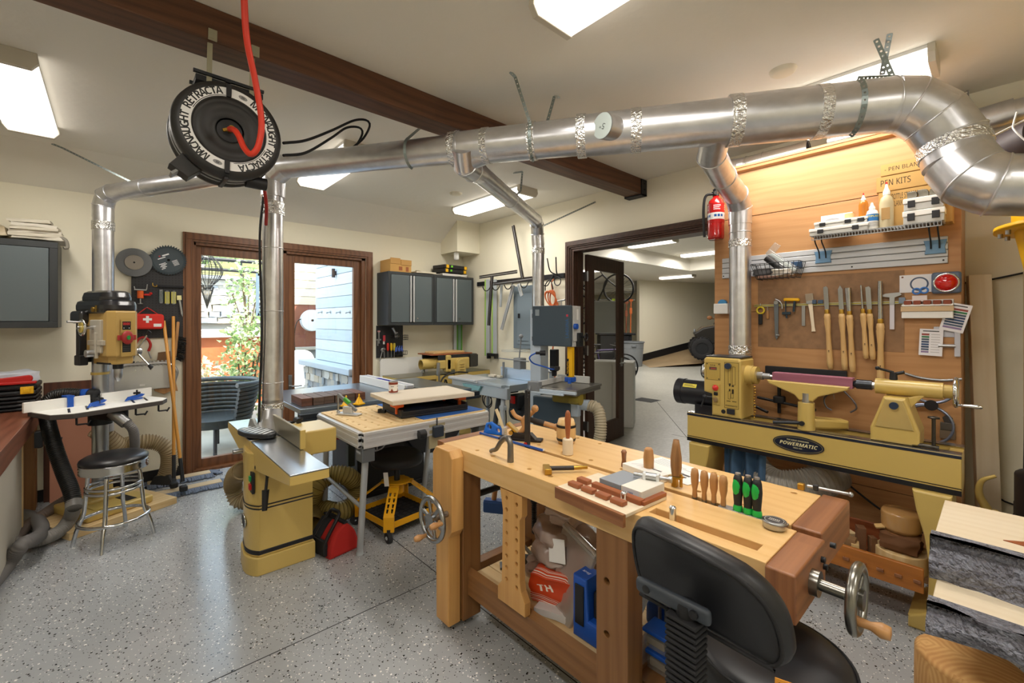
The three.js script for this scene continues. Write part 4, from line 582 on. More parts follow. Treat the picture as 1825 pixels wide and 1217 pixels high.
  part(t, 'control_panel', X(plane(.1, .3), .0, 1.42, .3735), print(128, 384, (x) => { x.fillStyle = '#b39350'; x.fillRect(0, 0, 128, 384); x.fillStyle = '#111'; x.fillRect(14, 30, 100, 84); x.fillRect(14, 210, 100, 130); x.fillStyle = '#ff3b3b'; x.font = 'bold 34px monospace'; x.fillText('0000', 22, 66); x.fillStyle = '#ddd'; x.fillRect(28, 92, 10, 8); x.fillRect(90, 92, 10, 8); x.fillStyle = '#444'; for (let i = 0; i < 6; i++) x.fillRect(24, 222 + i * 19, 80, 6); }, .4), { keep: true });
  part(t, 'stop_paddle', [X(lat([[0, .022], [.04, .02], [.052, .012], [.054, 0]], 28), 0, 1.42, .385, PR, 0, 0), lim(-.085, .085, 1.4, 1.44, .372, .384, .003)], mat(0x9c2a26, .45)); part(t, 'start_button', cyl(.017, .017, .01, 0, 1.42, .407, 'z', 16), mat(0x1d8a3c, .4));
  part(t, 'quill', [cyl(.045, .045, .06, 0, 1.2, .23), lim(-.12, .12, 1.21, 1.225, .08, .3, .006)], DARKMETAL); part(t, 'chuck', [X(lat([[0, 0], [.012, 0], [.02, .02], [.028, .035], [.028, .1], [.02, .115]], 24), 0, 1.07, .23, 0, 0, 0, V(1.3, 1, 1.2)), cyl(.037, .035, .016, 0, 1.125, .23)], STEEL); part(t, 'depth_stop', [cyl(.028, .028, .1, -.2, 1.3, .16, 'x', 16), cyl(.02, .02, .12, -.15, 1.3, .16, 'x', 14)], STEEL);
  const hub = V(.17, 1.3, .22); part(t, 'feed_hub', [rod(hub.clone().add(V(-.05, 0, 0)), hub.clone().add(V(.05, 0, 0)), .03, 20), cyl(.036, .036, .02, .2, 1.3, .22, 'x', 20)], STEEL);
  for (const [dx, dy, dz] of [[.09, .15, .07], [.09, -.13, .1], [.09, -.02, -.18]]) { const e = hub.clone().add(V(dx, dy, dz)), l = part(t, 'feed_handle', rod(hub, e, .008, 10), CHROME); part(l, 'grip', rod(e.clone().lerp(hub, .12), e.clone().lerp(hub, -.1), .014, 12, .02), BLACK); }
  part(t, 'speed_wheel', [tor(.055, .011, -.26, 1.5, .12, 'x', 28), cyl(.05, .05, .008, -.26, 1.5, .12, 'x', 20), rod(V(-.3, 1.5, .12), V(-.16, 1.5, .12), .014), rod(V(-.26, 1.54, .12), V(-.38, 1.545, .12), .009)], CHROME); part(t, 'wheel_face', cyl(.04, .04, .012, -.265, 1.5, .12, 'x', 20), mat(0xcbb45a, .4));
}
{ const dp = scene.getObjectByName('drill_press'); for (const c of dp.children) if (['head', 'side_casting', 'belt_cover', 'motor', 'control_panel', 'stop_paddle', 'start_button', 'feed_hub', 'feed_handle', 'speed_dial', 'speed_wheel', 'wheel_face', 'quill', 'chuck', 'depth_stop'].includes(c.name)) { c.scale.set(.72, 1, .8); c.position.x = .03; } }
// hoses of the drill press corner
const GH = mat(0x6f6c6a, .5), GH2 = mat(0x85817c, .45);
solo('dust_hose', 'black ribbed dust hose hanging from the drill press fence', 'hose', [hose([atD(3.45, 148, 704), atD(3.42, 118, 702), atD(3.4, 95, 707), atD(3.38, 82, 722), atD(3.34, 85, 750), atD(3.25, 97, 795), atD(3.2, 113, 840), atD(3.15, 127, 875), atD(3.12, 132, 900)], .043, .014, .004)], mat(0x151515, .35));
{ const t = thing('hose_nozzle', 'blue plastic dust nozzle clipped behind the drill press fence', 'nozzle'); const a = atD(3.44, 116, 703), b = atD(3.46, 160, 703); part(t, 'funnel', rod(a, b, .038, 18, .045), BLUE); part(t, 'cuff', rod(b, atD(3.47, 172, 704), .046, 18), BLACK); }
solo('floor_hose', 'smooth grey vacuum hose running from the black hose', 'hose', [hose([atD(3.11, 132, 902), onY(.11, 124, 925), onY(.07, 108, 945), onY(.06, 78, 960), onY(.06, 40, 968), onY(.06, 0, 966), onY(.06, -40, 955)], .042, .011, .0018), rod(atD(3.13, 132, 894), atD(3.1, 132, 906), .047, 16)], GH2);
solo('floor_hose', 'grey ribbed hose coiled on the floor under the bench', 'hose', [hose([onY(.05, -20, 932), onY(.05, 5, 922), onY(.06, 38, 918), onY(.06, 66, 928), onY(.06, 74, 948), onY(.13, 58, 962), onY(.15, 38, 972), onY(.05, 15, 1003), onY(.05, -20, 1045)], .042, .011, .0022)], GH);
solo('floor_hose', 'brownish ribbed hose end leaving the floor coil', 'hose', [hose([onY(.05, -20, 985), onY(.05, 25, 960), onY(.05, 50, 935), onY(.08, 80, 915), onY(.1, 105, 898), onY(.14, 126, 884)], .036, .014, .003)], mat(0x6b5c52, .55));
function flexDuct(label, pts, r, m, coil = 0x8a7650) { const t = thing('flex_duct', label, 'hose'), c = new THREE.CatmullRomCurve3(pts.map(pv)), n = Math.round(c.getLength() / .02), g = []; part(t, 'skin', hose(pts, r - .003, .02, .005, 18), m); for (let i = 0; i <= n; i++) { const p = c.getPointAt(i / n), q = tor(r + .002, .0026, 0, 0, 0, 'z', 22); q.applyQuaternion(new THREE.Quaternion().setFromUnitVectors(V(0, 0, 1), c.getTangentAt(i / n))); g.push(q.translate(p.x, p.y, p.z)); } part(t, 'wire_coil', g, mat(coil, .5), { kind: 'stuff' }); }
const FLEX = new THREE.MeshPhysicalMaterial({ color: 0xcdbb98, roughness: .4, transmission: .35, thickness: 0, ior: 1.4 });
flexDuct('translucent tan flexible duct curling behind the drill press', ([V(-5.06, .64, .11), V(-5.1, .5, .0), atD(4.0, 215, 795), atD(4.02, 245, 788), atD(4.1, 275, 788), atD(4.15, 298, 800), atD(4.18, 302, 825), atD(4.18, 295, 850)]), .065, FLEX);
{ const t = thing('dust_boot', 'flat dark floor boot at the end of the tan duct', 'nozzle', atD(4.15, 292, 858), 1.1); part(t, 'funnel', X(ext([[-.06, .06], [.06, .06], [.16, -.14], [-.16, -.14]], .1, .01), 0, 0, 0, -.2, 0, 0), DARKMETAL); }
{ const t = thing('small_vacuum_hose', 'short grey hose with metal nozzle under the drill press table', 'hose'); part(t, 'nozzle', [rod(atD(3.35, 200, 735), atD(3.36, 226, 755), .04, 18)], STEEL); part(t, 'hose', hose([atD(3.36, 224, 752), atD(3.38, 236, 764), atD(3.42, 240, 785), atD(3.6, 236, 830)], .03, .01, .002), GH); }
// chrome stool
{
  const t = thing('bar_stool', 'chrome diner stool with round black vinyl seat', 'stool', [-4.2, 0, .0], .5);
  part(t, 'seat', X(lat([[0, .075], [.1, .073], [.16, .062], [.185, .045], [.19, .03], [.186, .02]], 40), 0, .545, 0), mat(0x1c1c1f, .35)); part(t, 'seat_band', [X(lat([[.18, .0], [.188, .004], [.183, .012], [.188, .02], [.183, .03], [.188, .04], [.183, .05], [.189, .058], [.187, .066], [0, .066], [0, 0]], 40), 0, .5, 0)], CHROME);
  for (let i = 0; i < 4; i++) { const a = i * PI / 2 + PI / 4, c = Math.cos(a), s = Math.sin(a); part(t, 'leg', pipe([[.03 * c, .5, .03 * s], [.14 * c, .5, .14 * s], [.165 * c, .2, .165 * s], [.2 * c, .12, .2 * s], [.225 * c, 0, .225 * s]], .0125, .05, 40, 10), CHROME); }
  part(t, 'foot_ring', tor(.19, .011, 0, .165, 0, 'y', 48), CHROME); part(t, 'brace_ring', [tor(.15, .009, 0, .37, 0, 'y', 40), tor(.15, .009, 0, .4, 0, 'y', 40)], CHROME);
}
// wooden bench on the left edge
{
  const t = thing('side_bench', 'long reddish brown bench along the left edge of the shop', 'workbench'); const RW = woodMat(0x8a5540, 0x54301f, 28, .35, 1);
  for (let i = 0; i < 4; i++) part(t, 'top_plank', lim(-5.5, -2.3, .83, .87, .44 + i * .2, .636 + i * .2, .004), RW, { grain: 'x' }); part(t, 'apron', lim(-5.5, -2.3, .73, .83, .445, .47, .003), RW, { grain: 'x' }); part(t, 'front_panel', lim(-4.66, -2.4, .04, .73, .49, .51, .002), mat(0xb8b2a4, .7)); part(t, 'panel_edge', lim(-4.7, -4.66, .04, .73, .485, .51, .002), PINE);
  for (const [x, z] of [[-5.35, .52], [-5.35, 1.15], [-2.45, 1.15], [-2.45, .55]]) part(t, 'leg', lim(x - .05, x + .05, 0, .83, z - .04, z + .04, .003), BROWNLEG); part(t, 'clamp_bracket', [lim(-4.9, -4.82, .6, .72, .40, .445, .004), rod(V(-4.86, .66, .42), V(-4.86, .64, .3), .012), cyl(.03, .03, .02, -4.86, .62, .42, 'z')], DARKMETAL);
  const cz = .44; const mk = (y, h, label, w = .5, x = -5.0) => { const c = thing('tool_case', label, 'case', [x - .1, y, cz + w / 2], 0, 'black tool cases stacked on the side bench'); part(c, 'shell', [lim(-.17, .17, .002, h * .5 - .003, -w / 2, w / 2, .012), lim(-.17, .17, h * .5 + .003, h, -w / 2, w / 2, .012)], mat(0x222224, .5)); part(c, 'ridge', [lim(.165, .18, h * .2, h * .32, -w / 2 + .1, w / 2 - .03, .004), lim(.165, .18, h * .66, h * .78, -w / 2 + .1, w / 2 - .03, .004)], BLACKR); return c; };
  mk(.871, .055, 'flat black tool case at the bottom of the stack', .52); mk(.928, .055, 'flat black tool case in the middle of the stack', .51); const top = mk(.985, .085, 'thicker black tool case with yellow latch on top', .5); part(top, 'latch', [lim(.17, .19, .015, .07, -.235, -.165, .004), lim(.185, .194, .028, .056, -.218, -.182, .002)], YELLOW);
  const bag = thing('parts_bag', 'white plastic parts bag lying on the black cases', 'bag', [-5.08, 1.075, .56], .2); part(bag, 'bag', crumple(.22, .09, .2, .03, 91).translate(0, .045, 0), mat(0xc9ced8, .35)); const hk = thing('red_handle_tool', 'red handled hook tool lying before the plastic bag', 'tool', [-4.93, 1.073, .56]); part(hk, 'handle', [X(ext(roundRect(.2, .05, .022), .03, .008), 0, .035, 0, 0, PR, .1), box(.04, .02, .24, 0, .012, 0, .006)], RED);
  const pk = thing('boxed_parts', 'black box with white labels beside the plastic bag', 'box', [-5.1, 1.071, .79]); part(pk, 'box', lim(-.15, .15, 0, .13, -.1, .1, .004), BLACK); part(pk, 'label_patch', [lim(.15, .152, .06, .075, -.09, .05), lim(.15, .152, .015, .035, -.09, .02)], WHITE); const tp = thing('tape_roll', 'white and red packaged disc on the black box', 'package', [-5.1, 1.202, .79]); part(tp, 'disc', X(cyl(.09, .09, .03, 0, 0, 0, 'x', 28), 0, .1, 0, 0, 0, .5), WHITE); part(tp, 'sleeve', lim(-.08, .14, 0, .02, -.1, .08, .003), RED);
}
solo('leaning_board', 'wide salmon coloured board leaning on the wall behind the stool', 'board', lim(-.2, .2, 0, .8, -.01, .01, .002), mat(0xb77f66, .7), { pos: [LX + .1, 0, .21], rot: [0, PR, 0] });
solo('leaning_board', 'short dark brown board standing against the left wall', 'board', lim(-.21, .17, .0, 1.02, -.012, .012, .002), woodMat(0x6a3f2c, 0x3e2317, 29, .5), { pos: [LX + .04, 0, .24], rot: [0, PR, 0] });
{ const t = thing('spirit_level', 'lime green measuring level leaning beside the hose', 'level', onY(0, 68, 890)); t.rotation.set(0, .7, -.07); part(t, 'bar', lim(-.018, .018, 0, .42, -.008, .008, .002), mat(0xb4d422, .5)); part(t, 'end_cap', lim(-.019, .019, .42, .45, -.009, .009, .002), BLACK); part(t, 'foot_end', lim(-.019, .019, 0, .1, -.009, .009, .002), mat(0x2aa52a, .5)); part(t, 'tip', lim(-.016, .016, .45, .5, -.007, .007, .002), PINE); }
{ const p = onY(0, 112, 885), t = thing('cardboard_box', 'small brown carton with a white barcode label on the floor', 'box', [p.x - .12, 0, p.z + .02], 1.3); part(t, 'carton', lim(-.13, .13, 0, .26, -.06, .06, .003), mat(0xb08a60, .85)); part(t, 'shipping_label', X(plane(.16, .13), 0, .14, .062), print(128, 104, (x) => { x.fillStyle = '#ece9e0'; x.fillRect(0, 0, 128, 104); x.fillStyle = '#222'; for (let i = 0; i < 22; i++) x.fillRect(30 + i * 3, 14, 1 + i % 3 * .6, 22); x.fillRect(14, 56, 90, 3); x.fillRect(14, 68, 70, 3); }), { keep: true }); }
// dust mops and their poles
{
  const FR = mat(0x6f7a8c, .95), mk = (label, a, b) => { const t = thing('dust_mop', label, 'mop', [0, 0, 0], 0, 'dust mops by the patio doors'), d = b.clone().sub(a), L = d.length(), ang = Math.atan2(d.x, d.z); t.position.copy(a.clone().lerp(b, .5)); t.rotation.y = ang;
    part(t, 'pad', lim(-.055, .055, .02, .04, -L / 2, L / 2, .01), mat(0xc9b491, .8)); const fr = []; for (let i = 0; i < 240; i++) { const z = -L / 2 + L * (i % 120) / 119, s = i < 120 ? 1 : -1; fr.push(rod(V(s * .05, .028, z), V(s * rr(.1, .13), .008, z + rr(-.02, .02)), .0075, 5)); } for (let i = 0; i < 30; i++) { const s = i < 15 ? 1 : -1; fr.push(rod(V(rr(-.06, .06), .03, s * L / 2), V(rr(-.1, .1), .01, s * (L / 2 + rr(.04, .1))), .008, 5)); } part(t, 'fringe', fr, FR, { kind: 'stuff' }); return t; };
  mk('blue grey fringed dust mop head nearer the jointer', onY(0, 250, 893), onY(0, 395, 862)); mk('blue grey fringed dust mop head against the wall', onY(0, 262, 868), onY(0, 375, 846));
  const pole = (label, px1, py1, px2, py2) => { const t = thing('mop_pole', label, 'pole', [0, 0, 0], 0, 'mop poles leaning on the left wall'), a = onX(LX + .05, px1, py1), b = onY(.075, px2, py2); part(t, 'handle', rod(a, a.clone().lerp(b, .84), .0135, 14), mat(0xd0923a, .4)); part(t, 'ferrule', rod(a.clone().lerp(b, .84), a.clone().lerp(b, .97), .015, 12), DARKMETAL); part(t, 'swivel', [box(.06, .05, .06, b.x, b.y - .01, b.z, .012)], BLACK); };
  pole('wooden mop pole leaning with its top to the left', 292, 572, 327, 868); pole('upright wooden mop pole close to the door casing', 309, 564, 310, 862);
}

// ---------- machines in the middle ----------
const logoMat = (w, h, fn, r = .4) => print(w, h, fn, r);
// jointer
{
  const t = thing('jointer', 'gold jointer with steel beds on a striped cabinet base', 'jointer', [-3.19, 0, -.79]);
  const foot = (h, y, g) => { const s = new THREE.Shape(); const a = .17 + g, b = .175 + g; s.moveTo(-a + .1, b); s.quadraticCurveTo(-a, b - .01, -a, b - .12); s.lineTo(-a, -b); s.lineTo(a, -b); s.lineTo(a, b - .04); s.quadraticCurveTo(a - .05, b + .012, a - .14, b + .012); s.closePath(); return X(ext(s, h, .006), 0, y + h / 2, 0, PI / 2, 0, 0); };   // outline y -> room +z
  part(t, 'base', [foot(.11, 0, .012)], GOLD); part(t, 'cabinet', [foot(.63, .11, 0)], GOLD); for (const [h, y] of [[.03, .12], [.012, .395], [.004, .42]]) part(t, 'stripe', foot(h, y, .0025), BLACK);
  const bed = (x0, x1, y) => { const s = x1 > x0 ? 1 : -1; return X(ext(poly(s > 0 ? [[x0, y], [x0, y - .16], [x0 + s * .25, y - .13], [x1, y - .045], [x1, y]] : [[x0, y], [x1, y], [x1, y - .045], [x0 + s * .25, y - .13], [x0, y - .16]]), .19, .004), 0, 0, .065); };
  part(t, 'bed_casting', [bed(.05, .885, .793), bed(.04, -.68, .79), lim(-.22, .22, .66, .74, -.04, .15, .01), lim(-.12, .12, .62, .7, -.1, .17, .01)], GOLD); part(t, 'outfeed_table', lim(.06, .885, .79, .8, -.028, .158, .002), mat(0xb7bcc0, .26, .95)); part(t, 'infeed_table', lim(-.68, .02, .786, .796, -.028, .158, .002), mat(0xb7bcc0, .26, .95));
  part(t, 'fence', [lim(-.56, .47, .803, .912, -.03, -.012, .004)], mat(0xa9a28a, .35, .8)); part(t, 'fence_end', lim(.455, .475, .803, .914, -.04, -.01, .004), GOLD); part(t, 'fence_carriage', [lim(.04, .34, .72, .87, -.27, -.05, .012), lim(-.1, .1, .78, .82, -.2, -.03, .006)], GOLD); part(t, 'fence_lever', [rod(V(-.02, .86, -.1), V(.07, .9, -.14), .009), cyl(.018, .018, .07, .04, .885, -.12, 'x'), rod(V(-.1, .85, -.08), V(-.02, .86, -.1), .012)], BLACK);
  const guard = X(ext((() => { const s = new THREE.Shape(); s.absellipse(0, 0, .17, .075, 0, 2 * PI); return s; })(), .03, .008, [], 24), -.06, .82, .1, -PI / 2, .35, 0); part(t, 'cutter_guard', guard, mat(0x26282b, .4)); for (let i = 0; i < 7; i++) part(t, 'guard_stripe', X(box(.018, .003, .09 * Math.sqrt(1 - Math.pow((i - 3) / 4, 2)) + .02, 0, 0, 0), -.06 + (i - 3) * .038, .8365, .1 + (i - 3) * -.013, 0, .7, 0), mat(0xd6dadc, .4));
  part(t, 'switch_box', [lim(.1, .165, .5, .63, .188, .203, .004).translate(-.0, 0, -.03)], BLACK); part(t, 'start_button', box(.03, .03, .012, .132, .59, .178, .003), mat(0x1f9a55, .4)); part(t, 'stop_button', box(.034, .034, .014, .132, .54, .178, .003), RED);
  part(t, 'height_lever', [rod(V(.3, .66, .12), V(.34, .56, .14), .008), rod(V(.34, .57, .14), V(.36, .46, .15), .02, 14, .014), cyl(.016, .016, .18, .28, .665, .13, 'x'), sph(.024, .18, .665, .14), rod(V(.1, .68, .1), V(.3, .68, .1), .02)], BLACK); part(t, 'adjusting_knob', [cyl(.016, .016, .06, -.14, .7, .19, 'z', 12), rod(V(-.14, .7, .16), V(-.14, .7, .22), .011)], STEEL);
  part(t, 'badge', X(cyl(.05, .05, .012, 0, 0, 0, 'z', 28), .02, .3, .185, 0, 0, 0, V(1.1, .8, 1)), BLACK); part(t, 'badge_rim', X(tor(.051, .004, 0, 0, 0), .02, .3, .191, 0, 0, 0, V(1.1, .8, 1)), CHROME);
  const pb = thing('push_block', 'clear aluminium push block resting on the jointer bed', 'push block', [-3.4, .797, -.71], .15); part(pb, 'sole', lim(-.12, .12, 0, .012, -.05, .05, .003), ALU); part(pb, 'handle', X(ext([[-.1, 0], [-.06, .07], [-.02, .075], [.02, .045], [.09, .02], [.1, 0]], .022, .005), 0, .012, 0), mat(0xb9bdbd, .35, .5));
}
// flex hoses round the jointer
const FLEX2 = new THREE.MeshPhysicalMaterial({ color: 0xc6b26a, roughness: .35, transmission: .4, thickness: 0, ior: 1.4 });
flexDuct('yellowish clear flexible duct coiled beside the red bag', [V(-3.2, .12, -1.02), onY(.1, 556, 905), onY(.28, 562, 868), onY(.33, 585, 848), onY(.32, 615, 847), onY(.2, 636, 868), onY(.1, 630, 900), onY(.09, 600, 912), onY(.09, 575, 908), onY(.09, 540, 890)], .07, FLEX2, 0x6a5a22);
flexDuct('clear flexible duct bulging behind the jointer base', [onY(.5, 432, 838), onY(.36, 420, 848), onY(.2, 416, 868), onY(.1, 424, 890), onY(.08, 450, 893)], .062, FLEX);
// multifunction table
{
  const t = thing('assembly_table', 'aluminium framed perforated work table with folding legs', 'table', [-3.06, 0, -1.65]), w = .4, d = .51, y = .86; const hs = [], s = poly([[-w + .02, -d + .02], [w - .02, -d + .02], [w - .02, d - .02], [-w + .02, d - .02]]); for (let i = 0; i < 7; i++) for (let j = 0; j < 5; j++) hs.push(hole(-.3 + i * .1, .08 + j * .09, .01));
  part(t, 'top_board', X(ext(s, .018, 0, hs, 6), 0, y - .009, 0, PI / 2, 0, 0), PINE, { grain: 'x' }); part(t, 'blue_mat', lim(-w + .03, w - .03, y, y + .004, -d + .03, .05, .001), mat(0x2e63b0, .75));
  const prof = (L) => [box(.03, .1, L, 0, 0, 0, .002), box(.036, .012, L, 0, .035, 0), box(.036, .02, L, 0, 0, 0), box(.036, .012, L, 0, -.04, 0)]; for (const sx of [-1, 1]) part(t, 'rail', prof(2 * d - .02).map(g => X(g, sx * (w - .005), y - .06, 0)), ALU); for (const sz of [-1, 1]) part(t, 'rail', prof(2 * w - .05).map(g => X(g, 0, y - .06, sz * (d - .005), 0, PI / 2, 0)), ALU);
  for (const [x, z, dx, dz] of [[1, 1, -.14, -.02], [-1, 1, -.13, -.03], [1, -1, -.02, .1], [-1, -1, .02, .1]]) { const cx = x * (w - .05), cz = z * (d - .05); part(t, 'corner_bracket', [lim(cx - .05, cx + .05, y - .2, y - .11, cz - .04, cz + .045, .006), cyl(.024, .024, .04, cx - .07, y - .15, cz, 'x')], mat(0x6f7478, .4, .5)); const L = part(t, 'leg', rod(V(cx, y - .15, cz), V(cx + dx, 0.012, cz + dz), .021, 18), mat(0xbcc0c3, .4, .4)); part(L, 'foot', rod(V(cx + dx, .02, cz + dz), V(cx + dx, 0, cz + dz), .024, 14), LGREY); }
  part(t, 'cross_brace', rod(V(w - .13, .33, d - .06), V(-w + .05 - .07, .36, d - .065), .013, 12), mat(0xbcc0c3, .4, .4)); part(t, 'bracket_logo', X(plane(.08, .03), w - .049, y - .14, d - .003, 0, 0, 0), print(128, 48, (x) => { x.fillStyle = '#70757a'; x.fillRect(0, 0, 128, 48); x.fillStyle = '#d8dadc'; x.font = 'bold 24px sans-serif'; x.fillText('FESTOOL', 6, 32); }), { keep: true });
  part(t, 'hook_bracket', [rod(V(-w + .1, y - .14, d), V(-w + .1, y - .17, d + .06), .008), rod(V(-w + .1, y - .17, d + .06), V(-w + .3, y - .17, d + .06), .008), rod(V(-w + .3, y - .17, d + .06), V(-w + .3, y - .14, d + .02), .008)], LGREY); part(t, 'side_stop', [lim(w, w + .012, y - .2, y - .03, -.1, .03, .002)], mat(0xb8ae8c, .5, .4)); part(t, 'clamp_knob', cyl(.03, .03, .05, w + .03, y - .08, .1, 'z'), BLACK); part(t, 'stop_lever', [lim(w + .01, w + .05, y - .12, y - .04, -.07, .01, .01), rod(V(w + .015, y + .01, -.03), V(w + .015, y - .1, -.03), .005)], mat(0x2b3440, .45));
}
{
  const Y0 = .864; let t = thing('toggle_clamp', 'silver and green holdfast clamp on the perforated board', 'clamp', [-3.2, .862, -1.28], .5); part(t, 'base', [lim(-.09, .09, 0, .012, -.03, .03, .003), lim(-.05, .03, .012, .06, -.014, .014, .004)], ALU); part(t, 'arm', X(box(.2, .022, .02, 0, 0, 0, .004), -.02, .09, 0, 0, 0, -.6), GREY); part(t, 'green_grip', X(box(.06, .026, .024, 0, 0, 0, .006), -.02, .1, 0, 0, 0, -.6), mat(0x4fae3a, .4)); part(t, 'spindle', [cyl(.006, .006, .13, -.1, .08, 0), cyl(.014, .01, .02, -.1, .012, 0)], STEEL);
  for (const [px, py, l] of [[617, 724, 'yellow pyramid stand next to the clamp'], [640, 721, 'yellow pyramid stand nearer the blue mat']]) { const p = onY(.86, px, py), q = thing('painter_pyramid', l, 'stand', [p.x, .861, p.z], .4, 'yellow pyramid stands'); part(q, 'cone', [X(new THREE.ConeGeometry(.04, .075, 4), 0, .04, 0, 0, .78, 0), lim(-.035, .035, 0, .012, -.035, .035, .003)], YELLOW); part(q, 'tip', cyl(.004, .008, .014, 0, .08, 0, 'y', 8), YELLOW); }
  { const p = onY(.86, 681, 736), q = thing('bench_stop', 'small black plastic stop on the perforated board', 'stop', [p.x, .861, p.z], .5); part(q, 'block', [lim(-.03, .03, 0, .025, -.012, .012, .004), lim(-.03, -.01, 0, .03, -.015, .015, .003)], BLACK); }
  t = thing('tool_tray', 'black plastic tray with orange corner pads on the blue mat', 'tray', [-2.98, .865, -1.78], -.1); part(t, 'tray', [lim(-.17, .2, 0, .015, -.27, .27, .004), lim(-.17, -.155, .015, .07, -.27, .27, .004), lim(.185, .2, .015, .045, -.27, .27, .004), lim(-.17, .2, .015, .06, .25, .27, .008), lim(-.17, .2, .015, .06, -.27, -.25, .008)], BLACK); for (const [x, z] of [[-.14, .24], [.12, .27], [.12, -.24], [-.14, -.24]]) part(t, 'corner_pad', [box(.1, .03, .07, x, .085, z, .008), box(.02, .06, .02, x, .05, z)], ORANGE);
  t = thing('painted_panel', 'white painted panel drying on the orange pads', 'panel', [-3.0, .966, -1.77], -.1); part(t, 'panel', lim(-.22, .24, 0, .03, -.33, .33, .004), mat(0xd9cdb9, .6)); part(t, 'edge_band', [lim(.2, .238, .03, .0305, -.32, .32), lim(-.215, -.18, .03, .0305, -.32, .32)], mat(0xcbbda6, .6));
  t = thing('stain_can', 'small tin of brown wood stain on the white panel', 'can', [-3.14, .997, -1.6]); part(t, 'tin', cyl(.034, .034, .085, 0, .0425, 0, 'y', 28), WHITE); const lb = new THREE.CylinderGeometry(.0345, .0345, .078, 28, 1, true).translate(0, .0425, 0); part(t, 'label_wrap', lb, print(256, 96, (x) => { x.fillStyle = '#efeae2'; x.fillRect(0, 0, 256, 96); x.fillStyle = '#8c3a22'; x.fillRect(0, 0, 256, 22); x.fillRect(0, 82, 256, 14); for (let i = 0; i < 4; i++) { x.beginPath(); x.moveTo(16 + i * 64, 88); x.lineTo(32 + i * 64, 56); x.lineTo(48 + i * 64, 88); x.fill(); x.fillStyle = '#222'; x.fillRect(20 + i * 64, 36, 30, 5); x.fillStyle = '#8c3a22'; } }), { keep: true }); part(t, 'lid', [tor(.033, .003, 0, .086, 0, 'y', 28), cyl(.03, .03, .004, 0, .083, 0)], STEEL);
}
// yellow rolling stool
{
  const t = thing('rolling_stool', 'yellow steel rolling stool with round black seat', 'stool', [-3.1, 0, -1.61], .12); const YS = mat(0xe8a912, .42);
  part(t, 'seat', X(lat([[0, .1], [.14, .095], [.185, .075], [.2, .045], [.19, .012], [.15, 0], [0, 0]], 36), 0, .455, 0), BLACK); part(t, 'post', [cyl(.022, .022, .2, 0, .37, 0), cyl(.05, .05, .05, 0, .27, 0)], DARKMETAL); part(t, 'hub', [X(ext((() => { const s = new THREE.Shape(); s.absarc(0, 0, .085, 0, 2 * PI); return s; })(), .012, .002), 0, .325, 0, PI / 2, 0, 0), cyl(.045, .045, .08, 0, .28, 0)], YS);
  for (let i = 0; i < 4; i++) {
    const a = PI / 4 + i * PI / 2, c = Math.cos(a), s = Math.sin(a), sl = [-.055, -.015, .025, .06].flatMap(u => [-.014, .014].map(v => { const p = new THREE.Path(); p.moveTo(u, v - .007); p.lineTo(u, v + .007); p.lineTo(u + .028, v + .004); p.lineTo(u + .028, v - .004); p.closePath(); return p; })), pl = ext(roundRect(.2, .062, .006, .005), .006, .001, sl, 4); X(pl, 0, 0, 0, -PI / 2); X(pl, 0, 0, 0, 0, 0, -.72); X(pl, .168, .252, 0); part(t, 'leg', [pl, ext([[.07, .318], [.1, .318], [.1, .326], [.07, .33]], .062, .001), ext([[.236, .07], [.256, .07], [.258, .176], [.246, .19], [.236, .18]], .062, .003)].map(g => X(g, 0, 0, 0, 0, -a, 0)), YS);
    const ca = part(t, 'caster', [X(cyl(.036, .036, .024, 0, 0, 0, 'z', 20), .255 * c, .036, .255 * s, 0, rr(0, 3), 0), cyl(.012, .012, .03, .25 * c, .075, .25 * s)], RUBBER); part(ca, 'caster_hub', cyl(.012, .012, .03, .255 * c, .036, .255 * s, 'z', 10), LGREY);
    const b = a + PI / 2; part(t, 'base_rail', [X(box(.36, .045, .006, 0, 0, 0, .002), .17 * (c + Math.cos(b)) * .72, .105, .17 * (s + Math.sin(b)) * .72, 0, -(a + b) / 2 + PI / 2, 0)], YS);
  }
  part(t, 'mesh_tray', [lim(-.17, .17, .085, .089, -.17, .17), ...Array.from({ length: 9 }, (_, i) => box(.34, .004, .004, 0, .092, -.16 + i * .04)), ...Array.from({ length: 9 }, (_, i) => box(.004, .004, .34, -.16 + i * .04, .092, 0))], BLACKR); for (const c of t.children) if (!['seat', 'post', 'paper_tag'].includes(c.name)) c.scale.set(1.2, 1, 1.2);
  part(t, 'paper_tag', box(.035, .1, .001, .1, .4, .16, 0, [0, .6, .1]), WHITE);
}
// red tool bag
{
  const t = thing('tool_bag', 'red and black zipped tool bag beside the jointer', 'bag', [-3.03, 0, -1.115], 1.75); const sh = new THREE.Shape(); sh.moveTo(-.1, 0); sh.quadraticCurveTo(-.12, .12, -.02, .2); sh.quadraticCurveTo(.0, .215, .02, .2); sh.quadraticCurveTo(.12, .12, .1, 0); sh.closePath(); part(t, 'body', X(ext(sh, .24, .02), 0, 0, 0, 0, 0, 0), mat(0xb8221c, .8)); part(t, 'flap', [X(ext([[-.03, .185], [-.1, .1], [-.108, .0], [-.116, .0], [-.11, .11], [-.035, .2], [.035, .2], [.03, .188]], .1, .004), 0, .006, -.06), box(.03, .014, .26, 0, .212, 0, .006)], BLACKR); part(t, 'strap', [tube([[-.108, .02, .07], [-.112, .1, .07], [-.05, .2, .07], [0, .25, .05], [0, .26, 0], [0, .25, -.05], [-.03, .2, -.07], [-.112, .1, -.07], [-.108, .02, -.07]], .012, 50, 6)], BLACK); part(t, 'pocket', X(ext(roundRect(.16, .1, .02), .02, .006), -.108, .06, .0, 0, PI / 2, 0), BLACKR);
}
